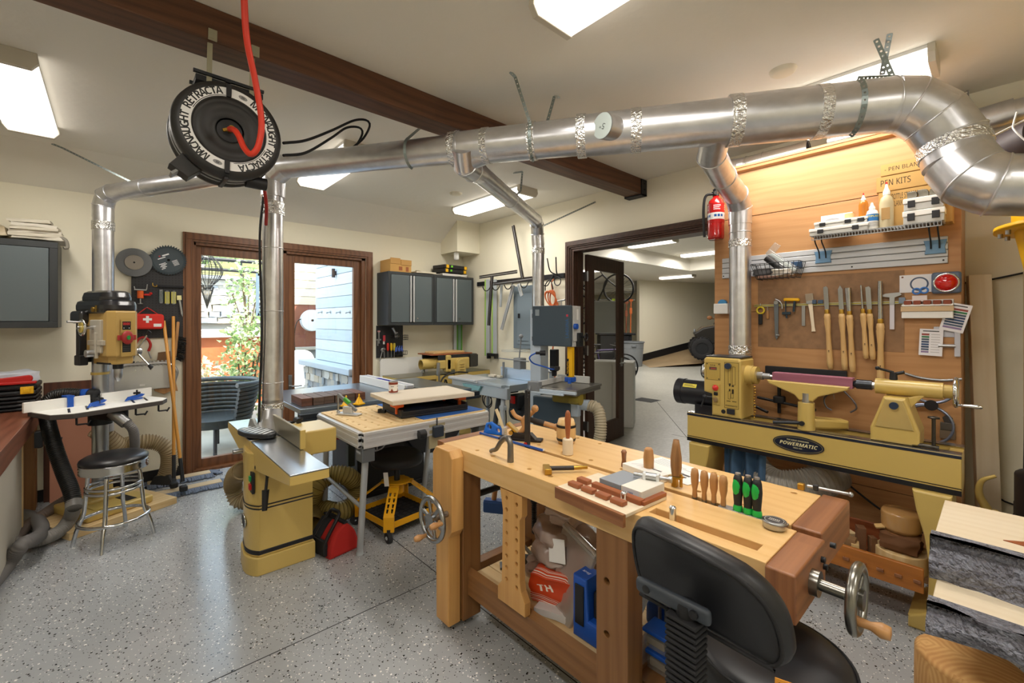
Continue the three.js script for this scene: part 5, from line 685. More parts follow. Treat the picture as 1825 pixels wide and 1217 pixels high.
// table saw
{
  const t = thing('table_saw', 'black cabinet table saw with steel top behind the work table', 'table saw', [-4.0, 0, -1.9]); part(t, 'cabinet', [lim(-.32, .28, .04, .76, -.32, .34, .01), X(ext([[-.3, .76], [.25, .76], [.18, .55], [-.25, .55]], .5, .01), 0, 0, 0)], mat(0x232426, .5)); part(t, 'base', lim(-.34, .3, 0, .05, -.34, .36, .006), BLACK); part(t, 'table_top', [lim(-.72, .4, .83, .87, -.8, .84, .004)], mat(0x9aa8b4, .28, .9)); part(t, 'side_wing', [lim(.33, .4, .8, .832, -.8, .84)], DARKMETAL); part(t, 'front_rail', [lim(.4, .47, .77, .84, -.85, .86, .004), lim(.47, .49, .78, .8, -.85, .86)], mat(0x1d232b, .4)); part(t, 'blade_guard_shroud', X(ext((() => { const s = new THREE.Shape(); s.absarc(0, 0, .34, -PI, 0); return s; })(), .1, .01), .3, .62, -.4, 0, PI / 2, 0), mat(0x2a2b2d, .5));
  part(t, 'hand_wheel', [tor(.08, .01, .36, .5, .2, 'x'), cyl(.02, .02, .06, .34, .5, .2, 'x'), rod(V(.36, .42, .2), V(.36, .58, .2), .008), rod(V(.37, .57, .2), V(.43, .57, .2), .012)], STEEL); part(t, 'lock_knob', rod(V(.15, .53, .4), V(.12, .53, .5), .018, 14, .012), mat(0x9a1622, .4)); part(t, 'switch_box', [lim(.2, .3, .5, .66, .36, .44, .006), lim(.22, .28, .3, .5, .36, .42, .006)], mat(0x2a332c, .5));
  const f = thing('rip_fence', 'long pale rip fence lying across the table saw', 'fence', [-4.2, .872, -2.06]); part(f, 'beam', lim(-.55, .5, 0, .075, -.035, .035, .004), mat(0xc5c9cf, .4, .3)); part(f, 'face', [lim(-.54, .48, .0, .078, .035, .05, .002), lim(-.54, .48, .0, .078, -.05, -.035, .002)], WHITE); part(f, 'scale_label', lim(-.2, .1, .0755, .0765, -.02, .02), mat(0xc88, .5)); part(f, 'rail_cap', lim(.48, .56, -.03, .05, -.06, .06, .006), BLACK);
  const BW = [woodMat(0x7a4c36, 0x4a2b1c, 33, .5), woodMat(0x6b5548, 0x46362c, 34, .55)]; for (let i = 0; i < 6; i++) solo('wood_block', i === 0 ? 'brown hardwood blank at the open end of the row' : i === 5 ? 'brown hardwood blank at the inner end of the row' : 'dark hardwood blank in the middle of a row on the saw', 'wood block', lim(-.15, .13, 0, .062, -.041, .041, .002), BW[i === 0 || i === 5 ? 0 : 1], { grain: 'x', pos: [-3.83 + .012 * (i % 2), .871, -1.14 - i * .087], group: 'hardwood blanks on the table saw' });
  solo('laminate_board', 'large white round-cornered panel leaning under the wall cabinet', 'board', ext(roundRect(.72, 1.05, .04), .018, .003), WHITE, { pos: [LX + .06, .525, -2.95], rot: [0, PI / 2, 0] });
}
// planer
{
  const t = thing('planer', 'gold thickness planer with wooden boards on top', 'planer', [-5.08, 0, -3.32]); part(t, 'base', [lim(-.28, .25, 0, .16, -.29, .27, .012)], GOLD); part(t, 'stand', [X(ext([[-.27, .19], [.25, .19], [.2, .33], [.2, .42], [-.2, .42], [-.22, .33]], .46, .01), 0, 0, -.02, 0, PI / 2, 0), X(ext([[-.26, .19], [.26, .19], [.2, .4], [-.2, .4]], .4, .01), 0, 0, -.02)], GOLD); part(t, 'recessed_plinth', lim(-.25, .22, .16, .19, -.26, .24), GOLDD);
  part(t, 'bed', [lim(-.22, .22, .72, .84, -.26, .24, .006), lim(-.2, .22, .8, .85, .24, .78, .004), lim(-.2, .22, .8, .85, -.72, -.26, .004)], GOLDD); part(t, 'bed_surface', lim(-.2, .21, .85, .854, -.72, .78), mat(0x7f7a5f, .3, .8)); for (const [x, z] of [[-.18, .2], [.2, .2], [.2, -.22], [-.18, -.22]]) part(t, 'column', cyl(.025, .025, .66, x, .68, z, 'y', 16), STEEL);
  part(t, 'head', [lim(-.22, .22, .92, 1.04, -.28, .2, .02), lim(.12, .24, .9, 1.06, -.28, .1, .02), lim(.16, .24, .88, 1.1, .02, .1, .015)], GOLD); part(t, 'dust_chute', [X(lat([[.055, 0], [.066, 0], [.066, .2], [.055, .2]], 28), .1, .99, .2, PI / 2, 0, 0), lim(-.1, .16, .93, 1.05, .1, .24, .02)], GOLD);
  part(t, 'belt_cover', X(ext(roundRect(.14, 1.0, .07), .07, .012), .27, .55, -.1, 0, PI / 2, 0), GOLD); for (let i = 0; i < 12; i++) part(t, 'louvre', X(box(.07, .012, .014, 0, 0, 0, .004), .308, .98 - i * .033 - (i > 2 ? .09 : 0), -.1, 0, PI / 2, .0), GOLDD); for (let i = 0; i < 3; i++) part(t, 'louvre', X(box(.1, .014, .014, 0, 0, 0, .004), .232, .24 + i * .04, .13, 0, PI / 2, 0), GOLDD);
  part(t, 'top_frame', [...[-.2, .2].map(x => lim(x - .015, x + .015, 1.04, 1.1, -.3, .2, .004))], DARKMETAL); part(t, 'switch_panel', [lim(.0, .22, .92, 1.1, -.42, -.3, .006), lim(.2, .24, .93, 1.09, -.42, -.29, .004)], mat(0x33322c, .4)); part(t, 'power_cord', tube([[.3, .86, -.2], [.32, .88, .0], [.28, .82, .18], [.3, .66, .24], [.28, .7, .12], [.3, .8, .16], [.3, .64, .18]], .01, 50, 6), BLACK); part(t, 'wood_shim', lim(.1, .2, .7, .78, .26, .32, .003), CHERRY);
  solo('cutting_board', 'large thin wooden board on the planer', 'board', lim(-.17, .2, 0, .015, -.34, .3, .003), CHERRY, { pos: [-5.08, 1.102, -3.33], grain: 'z' }); solo('cutting_board', 'smaller rounded cutting board stacked on a wider board', 'board', X(ext(roundRect(.28, .5, .05), .022, .004), 0, .012, 0, PI / 2, 0, 0), ASH, { pos: [-5.06, 1.118, -3.34], grain: 'z' });
}
// combination saw
{
  const SV = mat(0xb9c2c8, .32, .75), t = thing('combination_saw', 'silver sliding table saw on tubular legs near the corner', 'saw', [-3.95, 0, -3.3]); part(t, 'main_table', [lim(-.5, .5, .8, .87, -.26, .22, .004)], SV); part(t, 'front_beam', [lim(-.52, .5, .72, .84, .2, .25, .006), lim(-.56, .44, .845, .87, .23, .28, .003)], SV); part(t, 'sliding_table', [lim(-.52, .02, .86, .885, .02, .3, .004), lim(.0, .03, .85, .887, .0, .3, .004)], ALU); part(t, 'teal_bracket', X(ext([[-.15, 0], [.2, 0], [.12, -.1], [-.05, -.1]], .03, .003), -.12, .82, .26), mat(0x7fb0b4, .45)); part(t, 'fence', [lim(-.1, .5, .87, .99, -.2, -.175, .004), lim(-.1, .5, .98, .996, -.205, -.17, .003)], mat(0xb4c4d4, .35, .6));
  part(t, 'hold_down', [lim(.14, .26, .99, 1.12, -.26, -.16, .008), rod(V(.2, 1.08, -.2), V(.21, 1.36, -.22), .008), sph(.026, .21, 1.37, -.22), box(.4, .014, .02, .17, 1.1, -.14, .004, [0, .3, -.05]), rod(V(-.02, .87, -.15), V(-.02, 1.02, -.15), .014), cyl(.014, .014, .06, -.02, 1.03, -.15)], GREY); part(t, 'clear_guard', box(.3, .03, .14, .1, 1.2, -.22, .01, [0, .2, .04]), CLEARP); part(t, 'riving_arm', [box(.2, .02, .1, .6, 1.0, -.25, .008), lim(.64, .68, .8, 1.0, -.28, -.24)], LGREY);
  for (const [x, z, dx, dz] of [[-.4, .2, -.03, .05], [.38, .2, .03, .05], [.38, -.22, .03, -.03], [-.4, -.22, -.03, -.03]]) { part(t, 'leg', [rod(V(x, .8, z), V(x + dx, 0, z + dz), .024, 14)], LGREY); part(t, 'leg_joint', cyl(.034, .034, .05, x + dx * .2, .62, z + dz * .2, 'z', 14), LGREY); } part(t, 'centre_stand', [rod(V(.1, .8, .0), V(.02, 0, .08), .03), rod(V(.16, .8, 0), V(.2, 0, .08), .02), lim(-.02, .3, .74, .8, -.1, .12, .01)], mat(0x4d5257, .5)); part(t, 'motor', [cyl(.11, .11, .3, .46, .55, -.05, 'x'), tor(.09, .012, .62, .5, .05, 'x'), lim(.36, .5, .6, .75, -.1, .1, .01)], DARKMETAL); part(t, 'red_switch', [lim(.4, .46, .66, .74, .1, .12, .003)], RED); part(t, 'power_cord', [tor(.08, .006, .05, .66, .16), tor(.07, .006, .08, .64, .17), tube([[.1, .7, .15], [.35, .66, .16], [.42, .3, .2], [.44, .02, .26]], .007, 30, 6)], BLACK);
  part(t, 'black_brace', [rod(V(-.36, .62, .2), V(-.3, .8, .1), .02)], DARKMETAL); solo('wood_offcuts', 'small crumpled shavings and brush on the silver saw table', 'offcuts', [crumple(.12, .03, .06, .02, 33).translate(0, .015, 0), box(.07, .03, .05, .12, .018, 0, .01)], mat(0xbfb7a4, .7), { pos: [-4.1, .872, -3.4] });
}
// bandsaw
{
  const t = thing('bandsaw', 'tall blue grey bandsaw with steel table by the doorway', 'bandsaw', [-2.69, 0, -3.15], .229), BG = mat(0x3d4c58, .4), LG = mat(0xb9c6d2, .4), PG = mat(0xc4c6c4, .45);
  part(t, 'column', [lim(-.4, -.28, .1, 1.66, -.1, .05, .006)], LG); part(t, 'upper_housing', [lim(-.35, .06, 1.31, 1.69, -.1, .04, .01)], PG); const ud = part(t, 'upper_door', lim(-.36, .055, 1.315, 1.695, .042, .075, .006), BG); part(ud, 'door_lettering', X(plane(.05, .3), .018, 1.49, .0765), print(64, 384, (x) => { x.fillStyle = '#3f4e5a'; x.fillRect(0, 0, 64, 384); x.translate(32, 192); x.rotate(-PI / 2); x.fillStyle = '#2b5a8c'; x.font = 'bold 56px sans-serif'; x.textAlign = 'center'; x.fillText('LAGUNA', -12, 20); x.fillStyle = '#c8324a'; x.fillRect(128, -12, 26, 26); }), { keep: true }); part(ud, 'window', lim(-.325, -.28, 1.6, 1.66, .074, .078, .002), mat(0x8b979f, .2)); part(ud, 'hinge', [1.6, 1.38].map(y => cyl(.008, .008, .04, -.362, y, .06)), BLACK);
  part(t, 'side_panel', lim(.056, .07, 1.36, 1.69, -.1, .045, .004), PG); part(t, 'tension_gauge', lim(.068, .074, 1.56, 1.66, -.05, -.02, .002), WHITE); part(t, 'door_knob', cyl(.026, .026, .03, .085, 1.5, .03, 'x'), BLUE); part(t, 'guide_wheel', [tor(.035, .007, .14, 1.4, -.07, 'x'), rod(V(.06, 1.4, -.07), V(.14, 1.4, -.07), .01), lim(.06, .09, 1.31, 1.44, -.11, -.02, .004)], DARKMETAL); part(t, 'tension_crank', [rod(V(-.1, 1.69, -.03), V(-.1, 1.74, -.03), .008), rod(V(-.14, 1.74, -.03), V(-.06, 1.75, -.03), .009)], STEEL);
  part(t, 'blade_guard', lim(-.005, .045, 1.03, 1.315, -.02, .03, .004), YELLOW); part(t, 'guard_label', X(plane(.024, .16), .0, 1.12, .0315), print(32, 224, (x) => { x.fillStyle = '#141414'; x.fillRect(0, 0, 32, 224); x.translate(16, 112); x.rotate(-PI / 2); x.fillStyle = '#f0b810'; x.font = 'bold 26px sans-serif'; x.textAlign = 'center'; for (let i = 0; i < 9; i++) x.fillRect(-78 + i * 18, -9 + i % 3 * 3, 10, 15); }), { keep: true }); part(t, 'blade_guide', [lim(-.03, .06, .985, 1.03, -.03, .04, .008), cyl(.016, .016, .05, .03, 1.0, .05)], BLUE); part(t, 'blade', lim(.015, .018, .85, 1.05, -.012, .006), STEEL);
  part(t, 'table', [lim(-.2, .21, .93, .952, -.27, .27, .003), lim(-.19, .2, .9, .93, -.26, .26)], mat(0x9d9a94, .28, .9)); part(t, 'table_edge', [lim(-.202, .212, .915, .94, .266, .29, .004), lim(-.3, .1, .9, .915, .285, .31, .004)], LG); part(t, 'fence', [lim(-.2, -.17, .955, 1.0, -.27, .25, .003), lim(-.22, .12, .955, 1.02, -.2, -.17, .004)], PG); part(t, 'fence_carriage', [lim(-.27, -.15, .9, 1.0, .24, .3, .006), rod(V(-.24, .96, .3), V(-.24, .84, .34), .012)], GREY); part(t, 'trunnion', [lim(-.12, .12, .8, .92, -.12, .12, .02), cyl(.05, .05, .1, .15, .86, .16, 'x')], mat(0x8a7a2a, .5));
  part(t, 'lower_housing', [lim(-.36, .06, .34, .84, -.12, .05, .01)], PG); part(t, 'lower_door', lim(-.35, .05, .35, .83, .05, .08, .006), BG); part(t, 'spec_label', lim(.052, .12, .68, .8, .0, .07, .003), LG); part(t, 'stand', lim(-.4, .16, 0, .34, -.2, .16, .01), BG); part(t, 'dust_port', [cyl(.05, .05, .12, .14, .78, -.02, 'x', 20)], LG); part(t, 'dust_hose', hose([[.2, .78, -.02], [.27, .76, -.02], [.31, .68, 0], [.32, .55, .02], [.3, .42, .02], [.32, .1, -.05]], .052, .022, .005, 16), mat(0xb4a98f, .5)); part(t, 'lower_knob', cyl(.026, .026, .03, .1, .42, .1, 'z'), BLUE);
  const l = thing('work_lamp', 'black gooseneck work lamp with blue cord on the bandsaw', 'lamp'); part(l, 'shade', [rod(atD(4.12, 955, 629), atD(4.1, 968, 629), .014, 14), rod(atD(4.1, 962, 629), atD(4.1, 972, 629), .024, 16)], BLACK); part(l, 'gooseneck', tube([atD(4.12, 955, 629), atD(4.12, 946, 634), atD(4.13, 944, 640), atD(4.15, 952, 648), atD(4.15, 972, 654), atD(4.13, 984, 658), atD(4.1, 994, 656)], .007, 40, 8), BLUE); part(l, 'base', [cyl(.025, .025, .03, 0, 0, 0), rod(V(0, 0, 0), V(-.1, .0, -.02), .012)].map(g => { const p = atD(4.08, 993, 656); return g.translate(p.x, p.y, p.z); }), BLACK);
  solo('power_brick', 'black power box hung on the bandsaw column', 'power box', [lim(-.04, .04, -.12, .1, -.03, .03, .008), lim(-.02, .02, -.17, -.12, -.02, .02, .004)], BLACK, { pos: atD(4.45, 988, 640), rot: [0, .3, 0] });
  const b = thing('white_box', 'open white plywood box on the floor by the door leaf', 'box', [-2.95, 0, -3.86], .15); part(b, 'side', [lim(-.13, .13, 0, .2, .115, .13, .002), lim(-.13, .13, 0, .2, -.13, -.115, .002), lim(-.13, -.115, 0, .2, -.115, .115, .002), lim(.115, .13, 0, .2, -.115, .115, .002)], WHITEP); part(b, 'bottom', lim(-.115, .115, 0, .012, -.115, .115), WHITEP); part(b, 'hole_plug', [[-.05, .14], [.05, .15]].map(([x, y]) => cyl(.008, .008, .004, x, y, .131, 'z', 10)), BLACK);
}
// on top of the wall cabinets
{
  const ty = 2.187, fx = LX + .33; let t = thing('carton', 'tan cardboard carton on the wall cabinet, one flap half open', 'box', [LX + .17, ty, -2.76], PI / 2); part(t, 'carton', lim(-.15, .15, 0, .16, -.15, .14, .003), CARD); part(t, 'flap', [lim(-.15, -.01, .1, .175, .138, .146, .002), lim(.0, .15, .09, .16, .14, .148, .002)], mat(0xc19455, .85)); part(t, 'print', [lim(-.03, .02, .02, .07, .1402, .1408), lim(.07, .11, .01, .07, .1402, .1408)], mat(0x9a5a34, .8)); part(t, 'tape', lim(-.02, .02, .16, .1612, -.15, .14), mat(0xb78e52, .5));
  solo('paper_roll', 'cream folded paper sheets lying on the wall cabinet', 'paper', [crumple(.3, .025, .3, .012, 61).translate(0, .02, 0), tor(.03, .006, -.08, .045, .05, 'y')], mat(0xdcd3bd, .8), { pos: [LX + .17, ty, -3.14], rot: [0, PI / 2, 0] }); solo('plastic_sheet', 'crumpled clear plastic packet under the black tool boxes', 'packet', [crumple(.42, .04, .3, .03, 64).translate(0, .02, 0)], mat(0xcfccc6, .3), { pos: [LX + .18, ty, -3.6], rot: [0, PI / 2, 0] });
  for (const [y, x, l] of [[.045, 0, 'black organiser case with yellow latches, lower of two'], [.103, .012, 'black organiser case with yellow latches, upper of two']]) { const c = thing('organiser_case', l, 'case', [LX + .18, ty + y, -3.6 - x], PI / 2 + .12, 'organiser cases on the wall cabinet'); part(c, 'shell', [lim(-.21, .21, 0, .055, -.14, .14, .01)], BLACK); for (const [a, b] of [[-.17, .14], [.17, .14]]) part(c, 'latch', box(.045, .045, .02, a, .027, b, .004), YELLOW); part(c, 'green_clip', [box(.035, .03, .015, -.09, .03, .142, .008)], mat(0x76d42a, .4)); }
}
// small pegboard tools
{
  const P = (name, label, cat, px, py) => thing(name, label, cat, WL(px, py, .03), PI / 2); let t = P('caliper', 'small silver caliper hung at the pegboard edge', 'caliper', 675, 604); part(t, 'beam', [lim(-.01, .01, -.06, .1, 0, .006), lim(-.03, .03, -.02, .0, 0, .008), lim(-.02, -.008, -.09, -.02, 0, .006)], STEEL); part(t, 'cap', lim(-.018, .018, .09, .11, 0, .01, .002), mat(0xd8a0a0, .4));
  t = P('utility_knife', 'small red utility knife on the lower pegboard', 'knife', 684, 604); part(t, 'handle', lim(-.016, .016, -.03, .05, 0, .02, .006), mat(0xd0404a, .4)); part(t, 'blade', lim(-.012, .012, -.07, -.03, 0, .004), WHITE);
  const sd = (px, col, l) => { const s = P('screwdriver', l, 'screwdriver', px, 619); s.userData.group = 'screwdrivers on the small pegboard'; part(s, 'grip', X(lat([[0, .06], [.014, .058], [.018, .03], [.015, -.03], [.01, -.045], [0, -.045]], 14), 0, 0, .02), mat(col, .4)); part(s, 'shank', rod(V(0, -.045, .02), V(0, -.17, .02), .004), STEEL); }; sd(690, 0xd0301f, 'red handled screwdriver on the small pegboard'); sd(696.3, 0xe0b41c, 'yellow handled screwdriver beside the red one'); sd(701.5, 0xd8c040, 'yellow and black screwdriver beside the wire basket');
  for (const [px, l] of [[679, 'bent steel wrench hanging at the pegboard bottom'], [684, 'straight steel wrench hanging at the pegboard bottom']]) { const w = P('wrench', l, 'wrench', px, 632); w.rotation.z = px < 680 ? -.3 : .05; part(w, 'shaft', [rod(V(0, .05, .01), V(0, -.09, .01), .007), tor(.02, .007, 0, .065, .01, 'z', 20, 4.6)], STEEL); }
  t = P('wire_basket', 'small wire basket holding a silver spray gun', 'basket', 709, 601); const wb = []; for (const y of [-.03, .0, .03]) wb.push(lim(-.1, .1, y - .003, y + .003, .1, .106), lim(-.1, -.094, y - .003, y + .003, 0, .1), lim(.094, .1, y - .003, y + .003, 0, .1)); for (let i = 0; i < 9; i++) wb.push(lim(-.1 + i * .024, -.096 + i * .024, -.03, .03, .1, .105)); part(t, 'wires', wb, DARKMETAL); const g = P('spray_gun', 'silver spray gun standing in the wire basket', 'spray gun', 702, 597); part(g, 'body', [rod(V(-.05, .1, .06), V(.02, -.02, .06), .018), sph(.035, .01, -.01, .06), box(.05, .03, .03, -.0, .03, .06, .008)], STEEL);
  t = P('wire_basket', 'low wire basket holding blue clips', 'basket', 711, 628); part(t, 'wires', [lim(-.08, .08, -.03, -.024, .08, .086), lim(-.08, .08, .02, .026, .08, .086), lim(-.08, .08, -.03, -.026, 0, .08), ...Array.from({ length: 7 }, (_, i) => lim(-.08 + i * .026, -.076 + i * .026, -.03, .026, .08, .085))], DARKMETAL); for (let i = 0; i < 3; i++) solo('blue_clip', 'blue plastic spring clip in the low wire basket', 'clip', [box(.03, .06, .02, 0, 0, 0, .005), rod(V(-.01, 0, 0), V(.02, .05, .01), .008)], mat(0x4a66b8, .4), { pos: WL(706 + i * 5, 623, .09), rot: [0, 1.4, .2 * i], group: 'blue clips in the low basket' });
}
// back wall between the corner and the doorway
{
  const WBk = (px, py, off = .02) => onZ(BZ + off, px, py), DK = mat(0x3b3432, .4, .4); let p;
  const rail = thing('wall_rail', 'long black storage rail screwed to the back wall', 'rail', [0, 0, 0]); part(rail, 'rail', lim(-5.14, -3.45, 2.06, 2.12, BZ, BZ + .02, .003), BLACK); for (const x of [-4.75, -4.55, -4.3, -4.0, -3.62]) part(rail, 'hook', tube([[x, 2.1, BZ + .02], [x, 2.06, BZ + .06], [x, 1.98, BZ + .12], [x, 1.97, BZ + .18], [x, 2.02, BZ + .22]], .007, 20, 6), BLACK);
  part(rail, 'double_hook', [tube([[-3.62, 2.3, BZ + .13], [-3.6, 2.15, BZ + .1], [-3.55, 2.1, BZ + .03]], .008, 14, 6), tube([[-3.48, 2.3, BZ + .13], [-3.5, 2.15, BZ + .1], [-3.55, 2.1, BZ + .03]], .008, 14, 6), tor(.05, .006, -3.5, 2.02, BZ + .08)], DARKMETAL);
  const bar = (name, label, a, b, m, w = .04, d2 = .02) => { const L = a.distanceTo(b), c = a.clone().lerp(b, .5), o = thing(name, label, 'track', c, 0, 'tracks hung on the wall rail'); o.rotation.z = Math.atan2(b.y - a.y, b.x - a.x); part(o, 'extrusion', [lim(-L / 2, L / 2, -w / 2, -w / 6, -d2 / 2, d2 / 2), lim(-L / 2, L / 2, w / 6, w / 2, -d2 / 2, d2 / 2), lim(-L / 2, L / 2, -w / 2, w / 2, -d2 / 2, -d2 / 6)], m); part(o, 'slot', lim(-L / 2, L / 2, -w / 7, w / 7, -d2 / 6, d2 / 7), ALU); };
  bar('track', 'dark track lying level across the upper hooks', WBk(855, 494, .22), WBk(921, 484, .22), DK); bar('track', 'dark track lying level across the lower hooks', WBk(880, 506, .3), WBk(950, 496, .3), DK); bar('track', 'dark track standing upright above the hooks', WBk(925, 406, .05), WBk(921, 495, .25), DK); bar('track', 'dark track hanging straight down from a hook', WBk(877, 492, .34), WBk(871, 580, .34), DK); bar('track', 'pale aluminium track hanging at a slant', WBk(912, 508, .12), WBk(897, 587, .06), ALU, .045); bar('track', 'short pale aluminium track end under the hooks', WBk(924, 506, .24), WBk(930, 527, .24), ALU, .04); bar('track', 'thin grey track hanging behind the dark one', WBk(894, 505, .1), WBk(892, 547, .1), LGREY, .03);
  const LIME = mat(0xa8d060, .5); for (const [px, l] of [[869, 'guide rail with lime green edge hanging nearer the corner'], [881.5, 'guide rail with lime green edge hanging over the black holder']]) { const a = WBk(px, 498, .04), b = WBk(px, 634, .04), o = thing('guide_rail', l, 'rail', a.clone().lerp(b, .5), 0, 'hanging guide rails'); part(o, 'rail', lim(-.05, .04, b.y - a.y > 0 ? 0 : -(a.y - b.y) / 2, (a.y - b.y) / 2, -.008, .006), LGREY); part(o, 'green_strip', lim(-.055, -.03, -(a.y - b.y) / 2, (a.y - b.y) / 2, .006, .01), LIME); }
  p = WBk(879, 632, .04); const hd = thing('rail_holder', 'black plastic clip at the foot of the guide rails', 'clip', [p.x, p.y, p.z]); part(hd, 'clip', [lim(-.1, .09, -.02, .02, -.02, .04, .006), lim(-.1, -.07, -.06, 0, -.02, .04, .006), lim(.06, .09, -.05, 0, -.02, .04, .006)], BLACK);
  for (const [z, l] of [[-3.88, 'tall guide rail with dark green edge in the corner'], [-3.80, 'tall pale guide rail in the corner beside the green one']]) { const o = thing('guide_rail', l, 'rail', [LX + .05, 0, z], PI / 2, 'guide rails standing in the corner'); part(o, 'rail', lim(-.035, .035, 0, 1.8, -.006, .006), z < -3.85 ? mat(0x7fa58a, .5) : LGREY); part(o, 'green_strip', lim(.012, .035, 0, 1.8, .006, .009), mat(0x5c9a3a, .5)); }
  p = WBk(936, 564, .0); const ep = thing('breaker_panel', 'grey steel breaker panel on the back wall', 'electrical panel', [p.x, p.y, BZ]); part(ep, 'box', lim(-.2, .2, -.42, .4, 0, .025, .004), mat(0x75838c, .45)); const ed = part(ep, 'door', lim(-.12, .16, -.36, .3, .025, .034, .003), mat(0x7d8b94, .45)); part(ed, 'latch', [lim(-.1, -.06, -.02, .04, .034, .04, .002), lim(-.09, -.07, .0, .02, .04, .044)], BLACK); part(ep, 'slot', lim(-.1, .1, -.32, -.315, .034, .037), BLACK);
  p = WBk(985, 527, .06); solo('extension_cord', 'coiled orange extension cord hung beside the bandsaw', 'cord', [0, 1, 2].map(i => X(tor(.055 + .008 * i, .009, 0, 0, 0, 'z', 28), 0, -.03 - .01 * i, .012 * i, 0, .2 * i, .3 * i, V(.8, 1.6, 1))).concat([tube([[0, .05, 0], [-.01, .15, .01], [.02, .2, 0]], .007, 12, 6), tube([[.02, -.12, .02], [.06, -.4, .03], [.02, -.75, .03], [.06, -1.0, .02]], .009, 24, 6)]), mat(0xc8622c, .5), { pos: p }); solo('cord_hook', 'black double hook holding the orange cord', 'hook', [tube([[-.06, -.04, .05], [-.05, .04, .05], [0, .09, .03], [.05, .04, .05], [.07, -.03, .05]], .007, 20, 6)], BLACK, { pos: WBk(983, 512, .03) });
}

// ---------- woodworking bench ----------
const BT = .9, TB = .797;
{
  const t = thing('workbench', 'maple split-top workbench with leg vise and walnut end blocks', 'workbench');
  const slab = (x0, x1, z0, z1, holes, slot) => { const s = poly([[x0, z0], [x1, z0], [x1, z1], [x0, z1]]), hs = holes.map(([x, z]) => hole(x, z, .0105)); if (slot) { const p = new THREE.Path(); p.moveTo(slot[0], slot[2]); p.lineTo(slot[0], slot[3]); p.lineTo(slot[1], slot[3]); p.lineTo(slot[1], slot[2]); p.closePath(); hs.push(p); } return X(ext(s, BT - TB, .0025, hs, 8), 0, (BT + TB) / 2, 0, PI / 2, 0, 0); };
  const fh = []; for (let i = 0; i < 7; i++) fh.push([-1.76 + i * .125, -1.355]); const rh = []; for (let i = 0; i < 7; i++) rh.push([-1.62 + i * .17, -1.655]); for (let i = 0; i < 9; i++) rh.push([-1.72 + i * .15, -1.91]);
  part(t, 'front_slab', slab(-1.985, -.42, -1.57, -1.30, fh, [-.80, -.46, -1.40, -1.352]), MAPLE, { grain: 'x' }); part(t, 'rear_slab', slab(-1.985, -.445, -1.955, -1.60, rh), MAPLE, { grain: 'x' }); part(t, 'slot_bed', lim(-.82, -.44, TB - .03, TB + .02, -1.41, -1.34), MAPLE, { grain: 'x' });
  part(t, 'left_end_cap', [lim(-2.06, -1.987, TB, BT, -1.955, -1.31, .004)], WALNUT, { grain: 'z' }); part(t, 'end_block', lim(-.42, -.345, .77, BT, -1.57, -1.285, .007), WALNUT, { grain: 'z' }); part(t, 'end_block', lim(-.445, -.362, .77, BT, -1.98, -1.605, .007), WALNUT, { grain: 'z' });
  part(t, 'gap_batten', lim(-1.98, -.45, TB, .84, -1.6, -1.57), BROWNLEG, { grain: 'x' }); part(t, 'gap_strip', [lim(-.66, -.45, .895, .902, -1.602, -1.568, .001)], STEEL, { label: 'steel plate set in the bench gap' });
  const jaw = X(ext([[-.055, .03], [.055, .03], [.055, .47], [.085, .51], [.085, .87], [.06, .905], [-.06, .905], [-.09, .87], [-.09, .51], [-.06, .47]], .075, .006), -1.885, 0, -1.265); part(t, 'vise_jaw', jaw, OAKJAW);
  const W = onZ(-1.14, 770, 925); const wh = part(t, 'vise_wheel', [tor(.1, .0125, W.x, W.y, W.z, 'z', 40), cyl(.03, .03, .03, W.x, W.y, W.z, 'z'), rod(W, V(W.x, W.y, -1.24), .016), ...[0, 1, 2].map(i => X(box(.02, .19, .012, 0, 0, 0, .004), W.x, W.y, W.z, 0, 0, i * PI / 3 + .3)).slice(0, 3)], mat(0x9ea0a2, .25, .95)); for (const a of [.15, -2.0]) { const h = V(W.x + .1 * Math.cos(a), W.y + .1 * Math.sin(a), W.z); part(wh, 'knob', X(lat([[0, 0], [.011, 0], [.009, .02], [.017, .05], [.012, .07], [0, .072]], 16), h.x, h.y, h.z, PI / 2, 0, 0), HANDLEWOOD); }
  const leg = (x0, x1, z0, z1) => lim(x0, x1, .03, TB, z0, z1, .004); part(t, 'leg', X(ext(poly([[-.986, .03], [-.853, .03], [-.853, TB], [-.986, TB]]), .095, .003, [.62, .43, .2].map(y => hole(-.94, y, .012)), 14), 0, 0, -1.3525), BROWNLEG); part(t, 'leg', leg(-1.945, -1.815, -1.42, -1.308), BROWNLEG); part(t, 'leg', leg(-.986, -.853, -1.945, -1.83), BROWNLEG); part(t, 'leg', leg(-1.945, -1.815, -1.945, -1.83), BROWNLEG); for (const [x, z] of [[-.92, -1.355], [-1.88, -1.36], [-.92, -1.89], [-1.88, -1.89]]) part(t, 'foot', cyl(.026, .03, .03, x, .015, z), DARKMETAL);
  part(t, 'front_stretcher', [lim(-1.815, -.986, .155, .265, -1.375, -1.335, .003), X(ext([[-.02, 0], [.02, 0], [0, .025]], .83, .001), -1.4, .265, -1.355, 0, PI / 2, 0)], BROWNLEG, { grain: 'x' }); part(t, 'rear_stretcher', lim(-1.815, -.986, .155, .265, -1.91, -1.87, .003), BROWNLEG, { grain: 'x' }); for (const x of [-1.88, -.92]) part(t, 'side_stretcher', lim(x - .03, x + .03, .155, .265, -1.83, -1.42, .003), BROWNLEG, { grain: 'z' });
  for (let i = 0; i < 5; i++) part(t, 'shelf_board', lim(-1.815, -.986, .235, .252, -1.87 + i * .099, -1.775 + i * .099, .002), PINE, { grain: 'x' }); part(t, 'shelf_rail', lim(-1.815, -.986, .235, .26, -1.374, -1.38), PINE);
